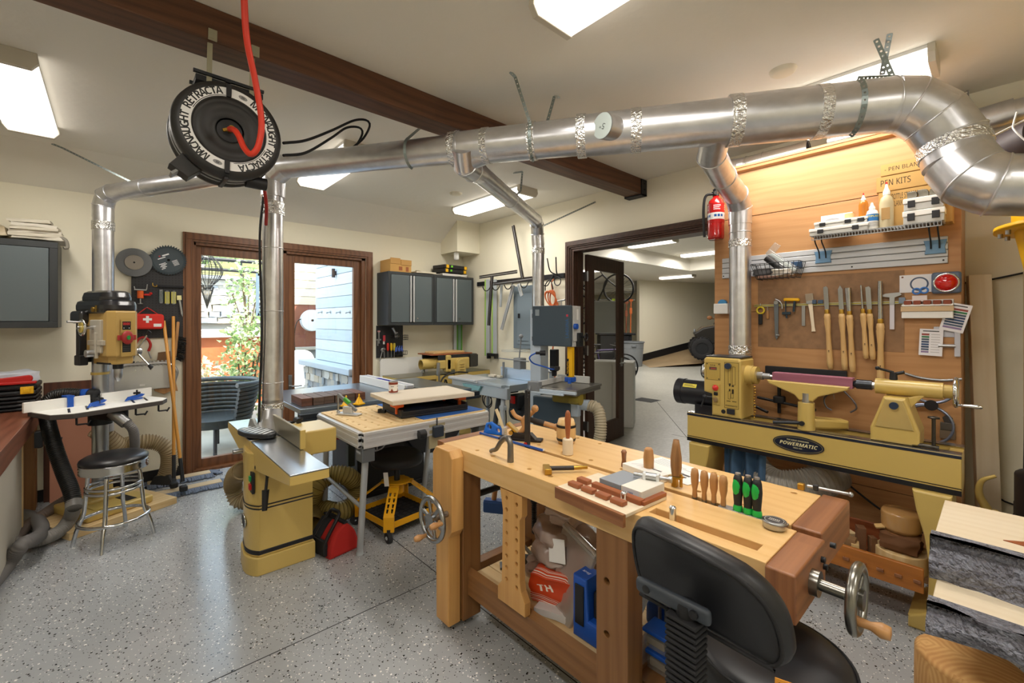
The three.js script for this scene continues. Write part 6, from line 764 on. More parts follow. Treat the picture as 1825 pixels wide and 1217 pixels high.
  const dh = []; for (let i = 0; i < 8; i++) dh.push(hole(-.035, .37 + i * .052 + .02, .0085), hole(.032, .36 + i * .052 + .02, .0085)); const dm = poly([[-.095, .275], [.085, .275], [.085, .33], [.06, .37], [.052, .41], [.052, .68], [.066, .70], [.066, .79], [-.08, .79], [-.06, .69], [-.068, .37], [-.095, .335]]); part(t, 'sliding_deadman', X(ext(dm, .035, .003, dh, 8), -1.45, 0, -1.325), OAKJAW);
  const E = V(-.245, .835, -1.42), ew = part(t, 'end_vise_wheel', [tor(.078, .0125, E.x, E.y, E.z, 'x', 40), cyl(.025, .025, .03, E.x, E.y, E.z, 'x'), rod(V(-.345, E.y, E.z), E, .016), cyl(.034, .034, .02, -.335, E.y, E.z, 'x'), ...[0, 1, 2].map(i => X(box(.01, .15, .018, 0, 0, 0, .004), E.x, E.y, E.z, i * PI / 3, 0, 0))], mat(0x8f8d86, .28, .95)); part(ew, 'knob', X(lat([[0, 0], [.012, 0], [.01, .03], [.018, .05], [.015, .068], [0, .07]], 18), E.x + .005, E.y - .03, E.z + .05, 0, 0, -PI / 2), HANDLEWOOD); for (const [y, z] of [[.86, -1.52], [.83, -1.545], [.86, -1.64]]) part(t, 'bolt', cyl(.009, .009, .014, -.342, y, z, 'x', 8), DARKMETAL); part(t, 'vise_screw', rod(V(-1.88, .62, -1.4), V(-1.88, .62, -1.95), .017, 14), DARKMETAL); part(t, 'vise_carriage', [lim(-.5, -.42, .72, .79, -1.54, -1.3, .004)], WALNUT, { grain: 'z' });
}
// tools on the bench
const BP = (px, py, y = BT) => { const p = onY(y, px, py); return V(p.x, y + .001, p.z); };
const turned = (prof, seg = 22) => lat(prof, seg);
{
  let t = thing('straightedge', 'long blue and white straightedge laid along the bench gap', 'straightedge'); { const a = BP(857, 773), b = BP(969, 804), c = a.clone().lerp(b, .5), L = a.distanceTo(b); t.position.copy(c); t.rotation.y = Math.atan2(-(b.z - a.z), b.x - a.x); part(t, 'blade', lim(-L / 2, L / 2, 0, .008, -.006, .006, .001), WHITE); part(t, 'blue_edge', lim(-L / 2, L / 2, .0, .012, .006, .011, .001), BLUE); }
  t = thing('doweling_jig', 'bright blue jig with curved scroll cutouts and wood scale', 'jig', BP(881, 774), .35); const js = poly([[-.07, 0], [.07, 0], [.075, .045], [.05, .06], [.03, .045], [-.02, .07], [-.05, .06], [-.06, .03]]); part(t, 'body', ext(js, .022, .004, [hole(-.028, .04, .014), hole(.03, .025, .012)]), mat(0x1a6fd8, .4)); part(t, 'scale', box(.018, .14, .006, .05, .085, .016, .001, [0, 0, .42]), mat(0xe0d2b0, .6)); part(t, 'clamp_plate', lim(.065, .08, 0, .05, -.01, .03, .003), ALU);
  t = thing('hand_plane', 'bench plane with dark iron body and carved wooden handle', 'plane', BP(928, 784), .55); part(t, 'body', [lim(-.12, .12, 0, .012, -.03, .03, .003), X(ext([[-.06, .01], [.09, .01], [.06, .04], [-.03, .045]], .05, .003), 0, 0, 0)], mat(0x35302e, .4, .6)); part(t, 'carved_handle', [tube([[-.01, .03, 0], [.02, .07, 0], [.015, .11, 0], [.05, .14, 0], [.08, .17, 0]], .014, 24, 10), tube([[.015, .11, 0], [-.03, .13, 0], [-.05, .16, 0]], .012, 16, 8), sph(.02, .08, .175, 0)], HANDLEWOOD); part(t, 'lever_cap', [X(box(.09, .012, .045, 0, 0, 0, .003), -.04, .06, 0, 0, 0, -.7), cyl(.012, .012, .05, -.05, .04, 0, 'z')], BRASS);
  t = thing('holdfast', 'grey iron holdfast hooked in a dog hole', 'holdfast', [-1.51, BT, -1.355], -.2); part(t, 'arm', [tube([[0, -.06, 0], [0, .05, 0], [-.005, .09, 0], [-.035, .105, .004], [-.075, .075, .01], [-.11, .035, .014], [-.145, .02, .016], [-.16, .012, .018]], (k) => .0165 - .007 * k, 50, 14)], mat(0x77736c, .38, .75));
  t = thing('bar_clamp', 'tall black bar clamp standing in the bench gap', 'clamp', BP(940, 795, BT), .2); part(t, 'bar', [lim(-.014, .014, -.05, .27, -.009, .009, .004), lim(-.01, .01, .25, .29, -.012, .012, .004)], mat(0x232327, .45)); part(t, 'red_button', cyl(.009, .009, .008, -.004, .012, .012, 'z', 12), RED); part(t, 'cap', sph(.015, 0, .285, 0, 1, .7, .8), BLACK);
  t = thing('barrel_mallet', 'wooden barrel mallet with dark bands lying on the bench', 'mallet', BP(1009, 790), .5); part(t, 'head', turned([[0, 0], [.042, 0], [.05, .03], [.052, .065], [.049, .1], [.04, .13], [0, .13]], 28), ASH); part(t, 'band', [X(turned([[.0515, 0], [.0525, .007], [.0515, .014]], 28), 0, .1 - .012, 0), X(turned([[.049, 0], [.051, .007], [.051, .014]], 28), 0, .018, 0)], BLACK); part(t, 'handle', [rod(V(-.045, .08, 0), V(-.12, .095, .0), .014, 14), cyl(.02, .02, .012, -.052, .08, 0, 'x', 14)], HANDLEWOOD); part(t, 'wrapped_grip', rod(V(-.12, .095, 0), V(-.22, .115, 0), .016, 14, .014), mat(0x2b2522, .7));
  t = thing('pounce_tool', 'pale wooden cylinder with tall reddish turned handle', 'tool', BP(1012, 810)); part(t, 'block', turned([[0, 0], [.0245, 0], [.026, .004], [.026, .072], [.022, .078], [0, .078]]), PALE); part(t, 'handle', turned([[.009, .078], [.011, .1], [.014, .14], [.015, .17], [.012, .2], [.006, .213], [0, .214]]), CHERRY);
  t = thing('marking_gauge', 'brass block tool with dark wrapped handle on the bench', 'gauge', BP(1000, 842), .9); part(t, 'brass_head', lim(-.075, -.045, 0, .026, -.035, .035, .003), BRASS); part(t, 'handle', rod(V(-.05, .018, 0), V(.055, .018, 0), .0095, 12), mat(0x2a2422, .5)); part(t, 'brass_tail', [rod(V(.055, .018, 0), V(.09, .02, 0), .009, 10), box(.03, .014, .016, .1, .02, 0, .003)], BRASS);
  // sharpening station
  const S = BP(1078, 882), sr = -.06; t = thing('stone_holder', 'walnut edged sharpening stone holder with small stop blocks', 'holder', [S.x, BT + .001, S.z], sr); part(t, 'base_board', lim(-.15, .17, 0, .012, -.14, .1, .002), PALE, { grain: 'x' }); part(t, 'front_lip', lim(-.15, .17, -.03, .013, .1, .115, .002), WALNUT, { grain: 'x' }); part(t, 'rear_strip', lim(-.06, .16, .012, .03, -.02, .008, .002), CHERRY, { grain: 'x' }); part(t, 'side_strip', lim(.15, .17, .012, .026, -.14, .0, .002), CHERRY, { grain: 'z' }); for (let i = 0; i < 4; i++) part(t, 'stop_block', lim(-.13 + i * .068, -.075 + i * .068, .012, .028, .035, .065, .003), CHERRY, { grain: 'x' }); part(t, 'stop_block', lim(-.135, -.08, .012, .03, -.02, .01, .003), CHERRY, { grain: 'x' });
  t = thing('water_stone', 'two-tone grey and white sharpening stone in the holder', 'sharpening stone', [S.x + .055, BT + .014, S.z - .085], sr); part(t, 'coarse_layer', lim(-.1, .0, 0, .03, -.085, .06, .002), mat(0x8f959c, .8)); part(t, 'fine_layer', lim(.002, .09, 0, .032, -.085, .06, .002), mat(0xe2ded3, .75)); part(t, 'stone_marking', X(plane(.07, .026), .046, .0165, .0605), print(160, 60, (x) => { x.fillStyle = '#d9dbe2'; x.fillRect(0, 0, 160, 60); x.fillStyle = '#2a3f7c'; x.font = 'bold 22px serif'; x.fillText('1000', 50, 40); }), { keep: true });
  t = thing('honing_guide', 'silver honing guide clamped at the stone end', 'honing guide', [S.x + .1, BT + .047, S.z - .155], .35); part(t, 'rods', [rod(V(-.065, .012, 0), V(.075, .012, 0), .007, 12), cyl(.014, .014, .04, 0, .012, 0, 'x', 18), cyl(.013, .013, .012, .07, .012, 0, 'x', 12)], STEEL); part(t, 'jaws', [lim(-.03, -.018, -.012, .025, -.014, .014, .002), lim(.02, .032, -.012, .025, -.014, .014, .002)], ALU);
  t = thing('instruction_sheet', 'white printed instruction sheets lying on the bench', 'paper', BP(1200, 838), -.2); part(t, 'sheet', X(new THREE.BoxGeometry(.3, .0015, .2), 0, .001, 0), print(256, 170, (x) => { x.fillStyle = '#f2f1ee'; x.fillRect(0, 0, 256, 170); x.fillStyle = '#8a8d92'; for (let i = 0; i < 12; i++) x.fillRect(16, 14 + i * 12, 60 + (i * 37) % 120, 3); x.fillStyle = '#444'; x.fillRect(150, 90, 60, 14); x.fillRect(140, 112, 70, 12); }), { keep: true });
  t = thing('booklet_box', 'flat white printed box lying beside the stone', 'box', BP(1158, 845), -.18); part(t, 'box', lim(-.1, .1, 0, .03, -.07, .06, .003), WHITEP); part(t, 'lid_print', X(plane(.18, .11), 0, .0305, -.005, -PI / 2, 0, 0), print(192, 118, (x) => { x.fillStyle = '#eeece8'; x.fillRect(0, 0, 192, 118); x.strokeStyle = '#555'; x.lineWidth = 2; for (let i = 0; i < 4; i++) { x.beginPath(); x.moveTo(20 + i * 30, 100); x.lineTo(60 + i * 34, 60); x.stroke(); } x.fillStyle = '#333'; x.fillRect(100, 70, 70, 10); }), { keep: true });
  const hd = (label, px, py, prof, m, name = 'turned_tool') => { const o = thing(name, label, 'turned tool', BP(px, py)); part(o, 'handle', turned(prof), m); return o; };
  hd('tiny turned walnut handle beside the paper', 1112, 832, [[0, 0], [.012, 0], [.012, .012], [.009, .03], [.011, .06], [.013, .066], [.008, .074], [0, .074]], WALNUT); hd('smooth turned maple handle standing on the white box', 1156, 846, [[0, 0], [.016, 0], [.021, .03], [.022, .07], [.018, .105], [.012, .114], [0, .116]], HANDLEWOOD); const st = hd('tapered two-tone walnut handle on a brass clamp', 1205, 868, [[.017, .045], [.021, .08], [.021, .115], [.015, .16], [.0105, .185], [0, .187]], woodMat(0xb98a58, 0x4a2d1a, 36, .35, 1.4)); part(st, 'brass_clamp', [box(.05, .007, .036, 0, .04, 0, .002), box(.02, .035, .024, -.005, .018, 0, .003), cyl(.006, .006, .05, .02, .03, 0)], BRASS);
  [[1238, 890, HANDLEWOOD, 'light wooden chisel handle first in the gap row'], [1255, 893, HANDLEWOOD, 'slightly taller wooden chisel handle second in the row'], [1272, 897, HANDLEWOOD, 'short wooden chisel handle third in the row'], [1289, 901, HANDLEWOOD, 'wooden chisel handle next to the green ones']].forEach(([px, , m, l], i) => { const p = onZ(-1.584, px, 880), o = thing('chisel', l, 'chisel', [p.x, BT, -1.585], 0, 'wooden handled chisels in the bench gap'); part(o, 'handle', turned([[.006, .0], [.009, .006], [.008, .03], [.013, .055], [.0145, .085], [.011, .105], [0, .11]]), m); part(o, 'ferrule', turned([[.0065, -.012], [.0085, -.01], [.0085, .003]]), STEEL); part(o, 'blade', lim(-.006, .006, -.07, -.01, -.003, .003), STEEL); });
  [[1315, 'green and black chisel nearest the wooden chisels'], [1333, 'middle green and black chisel'], [1349, 'green and black chisel beside the tin']].forEach(([px, l]) => { const p = onZ(-1.584, px, 890), o = thing('green_chisel', l, 'chisel', [p.x, BT, -1.585], 0, 'green chisels in the bench gap'); part(o, 'grip', turned([[0, .125], [.011, .123], [.0145, .11], [.0165, .08], [.0145, .05], [.0125, .025], [.0145, .005], [.011, 0]]), mat(0x1b1d20, .6)); const gp = turned([[.0172, .055], [.0185, .085], [.016, .118]], 20); part(o, 'green_inlay', [X(sph(.0135, 0, 0, 0, 1, 2.5, .8), -.0015, .083, .0075)], GREEN); part(o, 'green_collar', lat([[.0128, .022], [.0155, .012], [.0155, .004], [.012, 0]], 18), GREEN); part(o, 'steel_cap', cyl(.0085, .0085, .006, 0, .127, 0, 'y', 14), STEEL); part(o, 'blade', lim(-.008, .008, -.07, 0, -.003, .003), STEEL); });
  t = thing('wax_tin', 'round flat silver tin with black lettered lid on bench', 'tin', BP(1380, 940, .902)); part(t, 'tin', turned([[0, 0], [.032, 0], [.033, .004], [.033, .012], [.034, .014], [.034, .022], [.03, .023], [0, .022]], 32), STEEL); part(t, 'lid_print', X(new THREE.CircleGeometry(.03, 28), 0, .0236, 0, -PI / 2, 0, 0), print(128, 128, (x) => { x.fillStyle = '#2a2a2c'; x.fillRect(0, 0, 128, 128); x.fillStyle = '#c9c6bd'; x.font = 'bold 22px serif'; x.textAlign = 'center'; for (let i = 0; i < 6; i++) x.fillRect(32 + i * 11, 46, 7, 15); x.fillRect(30, 72, 68, 6); x.strokeStyle = '#c9c6bd'; x.lineWidth = 3; x.beginPath(); x.arc(64, 64, 56, 0, 7); x.stroke(); }), { keep: true });
  for (const [px, py, l] of [[1112, 897, 'steel bench dog beside the stone holder'], [1199, 925, 'steel bench dog behind the chair back']]) { const o = thing('bench_dog', l, 'bench dog', BP(px, py), 0, 'steel bench dogs'); part(o, 'pin', turned([[0, -.04], [.0105, -.04], [.0115, .003], [.0115, .036], [.009, .04], [.006, .034], [0, .034]]), CHROME); }
  t = thing('rod_clamp', 'small steel rod clamp with brass block on the rear slab', 'clamp', BP(1428, 873)); { const d = BP(1510, 890).sub(t.position); part(t, 'rod', [rod(V(.02, .02, 0), V(d.x + .01, .02, d.z), .0055, 10), sph(.009, d.x + .01, .02, d.z)], STEEL); part(t, 'block', [box(.022, .024, .022, 0, .0125, 0, .003)], BRASS); part(t, 'slider', box(.018, .022, .02, .03 + d.x * .12, .02, d.z * .25, .004), DARKMETAL); }
}
// things under the bench
{
  const SY = .253; const SP = (px, py, y = SY) => { const p = onY(y, px, py); return V(p.x, y, p.z); }; let t;
  t = thing('jack_plane', 'steel hand plane with wooden tote on the lower shelf', 'plane', [-1.68, SY, -1.62], .9); part(t, 'body', [lim(-.14, .14, 0, .01, -.032, .032, .002), X(ext([[-.1, .01], [.1, .01], [.03, .045], [-.02, .05]], .06, .003), 0, 0, 0)], mat(0x55575a, .35, .8)); part(t, 'tote', X(ext([[-.05, 0], [-.01, 0], [.0, .05], [-.02, .1], [-.05, .11], [-.055, .09], [-.035, .05]], .024, .006), -.06, .01, 0), CHERRY); part(t, 'iron', X(box(.008, .13, .05, 0, 0, 0, .002), .0, .09, 0, 0, 0, .7), STEEL);
  t = thing('produce_bag', 'crumpled brown plastic bag of parts under the bench', 'bag', [-1.42, SY, -1.62]); part(t, 'bag', crumple(.26, .3, .2, .1, 121, [16, 16, 12]).translate(0, .17, 0), mat(0xcdb8ac, .3, 0, { transmission: .4, thickness: 0 })); part(t, 'knot', crumple(.14, .1, .1, .06, 124, [6, 6, 6]).translate(.02, .36, .02), mat(0xc9b3a6, .35)); part(t, 'white_label', box(.09, .1, .003, .07, .25, .125, .001, [-.2, .1, .2]), WHITE);
  t = thing('snack_bag', 'orange and white lettered bag at the bottom of the pile', 'bag', [-1.36, SY, -1.49], .3); part(t, 'bag', crumple(.2, .16, .1, .03, 131, [8, 8, 5]).translate(0, .08, 0), print(128, 128, (x) => { x.fillStyle = '#d8481c'; x.fillRect(0, 0, 128, 128); x.fillStyle = '#f2ece4'; x.font = 'bold 40px sans-serif'; x.save(); x.rotate(-.25); x.fillText('TH', 14, 74); x.restore(); for (let i = 0; i < 5; i++) x.fillRect(0, 84 + i * 9, 128, 2 + i % 2 * 2); }, .4), { keep: true }); part(t, 'base_packet', crumple(.16, .03, .08, .02, 135, [6, 3, 5]).translate(.02, .012, .05), mat(0xd9d8d6, .3));
  t = thing('zip_bag', 'clear zip bag of thin wood strips leaning on the blue case', 'bag', SP(1012, 1090), -.2); part(t, 'film', X(ext(roundRect(.24, .36, .02), .02, .006), 0, .17, 0, -.3, 0, -.18), new THREE.MeshPhysicalMaterial({ color: 0xe9e4de, roughness: .15, transmission: .7, thickness: 0 })); part(t, 'wood_strips', [X(box(.14, .28, .006, 0, 0, 0, .001), .0, .16, .0, -.3, 0, -.18)], CHERRY); part(t, 'zip', X(box(.24, .014, .024, 0, 0, 0, .003), .025, .315, -.045, -.3, 0, -.18), mat(0xdedede, .3, 0, { transmission: .5, thickness: 0 }));
  t = thing('clear_tube_pack', 'clear plastic blister packs leaning behind the zip bag', 'package', [-1.1, SY, -1.6], -.2); part(t, 'blister', [X(box(.16, .34, .03, 0, .17, 0, .01), 0, 0, 0, -.25, 0, -.3), X(box(.06, .3, .05, .08, .17, .04, .02), 0, 0, 0, -.25, 0, -.2)], CLEARP); part(t, 'card', X(box(.15, .33, .003, 0, .17, -.012), 0, 0, 0, -.25, 0, -.3), WHITEP);
  t = thing('jig_case', 'bright blue open jig case with black insert on the shelf', 'case', [-1.085, SY, -1.46], .0); part(t, 'shell', [X(ext([[-.1, 0], [.13, 0], [.13, .09], [-.02, .09], [-.03, .25], [-.1, .25]], .1, .008), 0, 0, .0)], BLUE); part(t, 'lid_logo', X(plane(.055, .026), -.065, .2515, .0, -PI / 2, 0, 0), print(96, 46, (x) => { x.fillStyle = '#1c56b8'; x.fillRect(0, 0, 96, 46); x.fillStyle = '#e8eefc'; x.font = 'bold italic 32px sans-serif'; x.fillText('Kreg', 10, 34); }), { keep: true }); part(t, 'insert', [lim(-.085, -.04, .06, .22, .05, .056, .002), lim(-.02, .12, .09, .2, -.04, .02, .01)], BLACK); part(t, 'grey_jig', [lim(.02, .07, .09, .2, .02, .05, .008), lim(.03, .06, .1, .15, .05, .056, .002)], LGREY);
  t = thing('project_kit', 'blue project kit case standing behind the front leg', 'case', [-.93, SY, -1.74], .05); part(t, 'case', [lim(-.09, .1, 0, .3, -.05, .05, .02)], mat(0x1c4fa0, .4)); part(t, 'kit_lettering', X(plane(.14, .06), .01, .23, .0512), print(192, 82, (x) => { x.fillStyle = '#1c4fa0'; x.fillRect(0, 0, 192, 82); x.fillStyle = '#dfe8f8'; x.font = 'bold 26px sans-serif'; x.fillText('PROJECT KIT', 8, 60); x.fillRect(20, 20, 110, 5); x.fillStyle = '#b9a23a'; x.beginPath(); x.arc(165, 24, 16, 0, 7); x.fill(); }), { keep: true }); part(t, 'latch', [lim(-.03, .03, .29, .31, .03, .056, .004)], BLACK);
  t = thing('blue_drill_case', 'open blue and black case below the project kit', 'case', [-.87, SY, -1.63], .0); part(t, 'case', [lim(-.07, .1, 0, .2, -.05, -.02, .008), lim(-.07, .1, 0, .03, -.05, .05, .006)], BLUE); part(t, 'black_lid', [lim(.1, .13, 0, .21, -.05, .03, .008)], BLACK); part(t, 'bit_row', Array.from({ length: 6 }, (_, i) => cyl(.006, .006, .1, -.05 + i * .025, .12, -.01, 'y', 8)), STEEL);
  for (const [y, dx, l] of [[0, 0, 'clear organiser with blue lid, lower one on the shelf'], [.075, -.012, 'clear organiser with blue lid, upper one full of parts']]) { t = thing('parts_organiser', l, 'organiser', [-.845 + dx, SY + y + .001, -1.52], 0, 'clear organisers with blue lids'); part(t, 'tub', lim(-.04, .05, 0, .06, -.04, .04, .006), CLEARP); part(t, 'lid', lim(-.045, .055, .055, .07, -.045, .045, .004), BLUE); part(t, 'parts', crumple(.07, .03, .06, .012, 141).translate(.005, .022, 0), mat(0x9a8a74, .6)); }
  part(scene.getObjectByName('workbench'), 'right_ledge', lim(-.986, -.6, .233, .252, -1.83, -1.415, .002), BROWNLEG, { grain: 'z' });
  t = thing('extinguisher_carton', 'white and red printed carton with extinguisher picture beside the bench leg', 'box', [-.70, .253, -1.425], -.0); const cw = .12, chh = .3; part(t, 'carton', lim(-cw / 2, cw / 2, 0, chh, -.1, 0, .002), WHITEP); part(t, 'red_top', [lim(-cw / 2, cw / 2, chh, chh + .002, -.1, 0), lim(-cw / 2 - .0005, cw / 2 + .0005, chh - .045, chh + .001, -.1, .0008)], RED); part(t, 'front_print', X(plane(cw, chh - .046), 0, (chh - .046) / 2, .0012), print(160, 534, (x) => { x.fillStyle = '#f0efec'; x.fillRect(0, 0, 160, 534); x.fillStyle = '#b8252a'; x.beginPath(); x.moveTo(44, 30); x.lineTo(76, 62); x.lineTo(44, 94); x.lineTo(12, 62); x.fill(); x.fillStyle = '#fff'; x.font = 'bold 34px sans-serif'; x.fillText('F', 34, 74); x.fillStyle = '#b8252a'; x.font = 'bold 24px sans-serif'; x.fillText('F', 90, 74); x.fillStyle = '#c9cacc'; x.fillRect(10, 118, 86, 170); x.fillStyle = '#b8252a'; x.fillRect(36, 160, 34, 118); x.fillStyle = '#eee'; x.fillRect(38, 200, 30, 30); x.fillStyle = '#222'; x.fillRect(40, 142, 26, 18); x.fillStyle = '#b8252a'; x.font = 'bold 17px sans-serif'; x.fillText('FIRE', 102, 140); x.fillText('EX', 102, 162); x.fillStyle = '#444'; for (let i = 0; i < 8; i++) x.fillRect(12, 310 + i * 14, 60 + (i * 31) % 70, 4); x.strokeStyle = '#444'; x.strokeRect(14, 440, 24, 24); x.strokeRect(46, 440, 24, 24); x.fillRect(90, 446, 50, 6); }), { keep: true });
  t = thing('blue_mallet', 'blue headed mallet hanging behind the perforated deadman', 'mallet', atD(2.75, 883, 902), .6); part(t, 'head', [box(.15, .075, .06, 0, 0, 0, .012), lim(-.07, .07, .03, .042, -.025, .025, .003)], mat(0x2a559a, .5)); part(t, 'handle', rod(V(-.01, .04, 0), V(.02, BT - TB + .16 - .02, .0), .016, 12, .018), HANDLEWOOD); part(t, 'hook_strap', rod(V(.02, .2, 0), V(.02, TB - atD(2.75, 883, 902).y, 0), .006), BLACK);
  t = thing('yellow_cord', 'yellow extension cord bundle hanging behind the bench', 'cord', atD(2.62, 985, 932), .4); part(t, 'loops', [0, 1, 2, 3].map(i => X(tor(.05, .006, 0, 0, 0, 'z', 24), i * .008, -.02, i * .006, 0, .3 * i, -.4, V(.5, 1.7, 1))), mat(0xc9b12e, .5)); part(t, 'blue_hose', tube([[-.18, -.1, 0], [-.1, .0, 0], [-.04, .06, .02], [.02, .04, .02], [.02, -.08, .02]], .009, 30, 8), mat(0x1e3f72, .5)); part(t, 'drop', rod(V(.01, .05, 0), V(.01, TB - atD(2.62, 985, 932).y, 0), .005), BLACK);
  t = thing('spring_rod', 'dark threaded spring rod hanging from the bench underside', 'rod', atD(2.4, 952, 925)); part(t, 'rod', [rod(V(0, -.08, 0), V(0, TB - atD(2.4, 952, 925).y, 0), .008, 10), ...Array.from({ length: 14 }, (_, i) => tor(.012, .003, 0, -.07 + i * .012, 0, 'y', 14))], DARKMETAL); part(t, 'collar', cyl(.02, .02, .05, 0, .12, 0), BLACK);
}
// drafting chair
{
  const t = thing('shop_chair', 'black vinyl drafting chair tucked against the workbench', 'chair', [-.40, .035, -1.28], -.06), VY = mat(0x1b1c20, .42, 0, { bumpMap: wallTex, bumpScale: .0006 });
  part(t, 'seat', X(lat([[0, .095], [.12, .094], [.165, .085], [.182, .07], [.187, .05], [.192, .02], [.19, -.04], [.15, -.06], [0, -.06]], 48), 0, .575, 0), VY); part(t, 'seat_piping', tor(.1815, .0035, 0, .648, 0, 'y', 56), BLACKR);
  const bs = new THREE.Shape(); bs.moveTo(-.15, -.12); bs.lineTo(.165, -.145); bs.quadraticCurveTo(.195, -.145, .2, -.1); bs.quadraticCurveTo(.2, .05, .11, .11); bs.quadraticCurveTo(.0, .165, -.13, .14); bs.quadraticCurveTo(-.195, .13, -.195, .06); bs.quadraticCurveTo(-.2, -.03, -.15, -.12); const curve = (g, k = 1.1) => { const p = g.attributes.position; for (let i = 0; i < p.count; i++) p.setZ(i, p.getZ(i) + k * p.getX(i) * p.getX(i) * -1); g.deleteAttribute('uv'); g.deleteAttribute('normal'); const m = mergeVertices(g, 1e-5); m.computeVertexNormals(); m.setAttribute('uv', new THREE.Float32BufferAttribute(m.attributes.position.count * 2, 2)); return m; };
  const B = V(-.015, .945, .355), br = [.12, .05, 0]; const back = part(t, 'backrest', X(curve(ext(bs, .055, .02, [], 16)), B.x, B.y, B.z, ...br, V(.86, .72, 1)), VY); const pts = bs.getPoints(20).map(p => V(p.x * .8, p.y * .67, -1.1 * p.x * p.x * .86 + .0285)); part(back, 'back_piping', X(tube(pts, .004, 120, 6, true), B.x, B.y, B.z, ...br), BLACKR);
  part(t, 'back_bracket', [X(box(.17, .035, .02, 0, 0, 0, .012), B.x - .03, B.y - .025, B.z + .045, ...br)], mat(0x3a4048, .5)); for (const x of [-.055, .055]) part(t, 'bracket_screw', X(cyl(.009, .009, .006, 0, 0, 0, 'z', 12), B.x - .03 + x, B.y - .025, B.z + .056), BLACK);
  part(t, 'support_arm', pipe([[B.x, B.y - .02, B.z + .035], [B.x, B.y - .2, B.z + .04], [B.x, .6, B.z - .0], [B.x, .49, B.z - .06], [B.x, .485, .05]], .022, .08, 40, 12), BLACK); part(t, 'bellows_cover', Array.from({ length: 30 }, (_, i) => box(.07, .008, .05, B.x, B.y - .05 - i * .0125, B.z + .04 - Math.max(0, i - 18) * .003, .003)), BLACKR);
  part(t, 'gas_column', [cyl(.025, .025, .3, 0, .36, 0), cyl(.035, .035, .2, 0, .2, 0)], BLACK); for (let i = 0; i < 5; i++) { const a = i * 2 * PI / 5 + .5; part(t, 'base_leg', [rod(V(0, .12, 0), V(.27 * Math.cos(a), .08, .27 * Math.sin(a)), .025, 10, .016)], BLACK); part(t, 'caster', cyl(.04, .04, .04, .27 * Math.cos(a), .005, .27 * Math.sin(a), 'x', 16), BLACK); } part(t, 'foot_ring', tor(.2, .011, 0, .28, 0, 'y', 40), CHROME);
  const tag = thing('orange_tag', 'small orange tag stuck on the chair back corner', 'tag'); { const p = t.localToWorld(V(.16, .845, .365)); tag.position.copy(p); tag.rotation.y = .3; } part(tag, 'tag', box(.03, .03, .002, 0, 0, 0, .0008), mat(0xe3992c, .5)); part(tag, 'dark_mark', [box(.012, .004, .001, -.004, .004, .0015, 0, [0, 0, -.6]), box(.012, .004, .001, .006, .003, .0015, 0, [0, 0, .5])], BLACK);
}

// ---------- plywood cupboard behind the lathe ----------
const PZ = -3.55, PW = (px, py, off = .0) => onZ(PZ + off, px, py);
{
  const t = thing('plywood_cupboard', 'tall plywood cupboard front carrying turning tools behind the lathe', 'cupboard'); const x0 = -1.52, x1 = -.142, top = 2.71, h1 = PW(1480, 362).y, h2 = 1.62, xm = PW(1612, 520).x;
  const HARDBOARD = mat(0xffffff, .6, 0, { map: tex(256, 256, (u, v) => { const k = .9 + .25 * fbm(u, v, 20, 361, 4); return [142 * k, 108 * k, 76 * k]; }, [1.5, 1.5]) }), PLYU = PLY;
  part(t, 'upper_sheet', lim(x0, x1, h1 + .002, top, PZ - .018, PZ, .002), PLYU, { grain: 'x' }); part(t, 'middle_sheet', lim(x0, x1, h2, h1 - .002, PZ - .019, PZ - .001, .002), PLYU, { grain: 'x' }); part(t, 'backer_sheet', lim(-1.2, xm, 1.36, 1.86, PZ - .018, PZ + .0025, .001), HARDBOARD, { label: 'brown hardboard backer' }); part(t, 'lower_sheet', lim(x0, x1, .5, h2 - .002, PZ - .018, PZ, .002), PLY, { grain: 'x' }); part(t, 'bottom_sheet', lim(x0, x1, .0, .497, PZ - .018, PZ - .001, .002), PLY, { grain: 'x' });
  part(t, 'side_panel', [lim(x1 - .018, x1, 0, top, -3.96, PZ - .018, .002), lim(x0, x0 + .018, 0, top, -3.96, PZ - .018, .002)], PLY); part(t, 'top_panel', lim(x0, x1, top - .02, top, -3.96, PZ - .02), PLY); part(t, 'top_moulding', [lim(x0 - .04, x1 + .02, top, top + .018, PZ - .03, PZ + .04, .003), X(ext([[0, 0], [.035, 0], [.03, -.02], [.0, -.03]], x1 - x0), (x0 + x1) / 2, top, PZ, 0, -PI / 2, 0)], PLYU, { grain: 'x' });
}
const hangs = (name, label, cat, px, py, off = .012, group) => thing(name, label, cat, PW(px, py, off), 0, group);
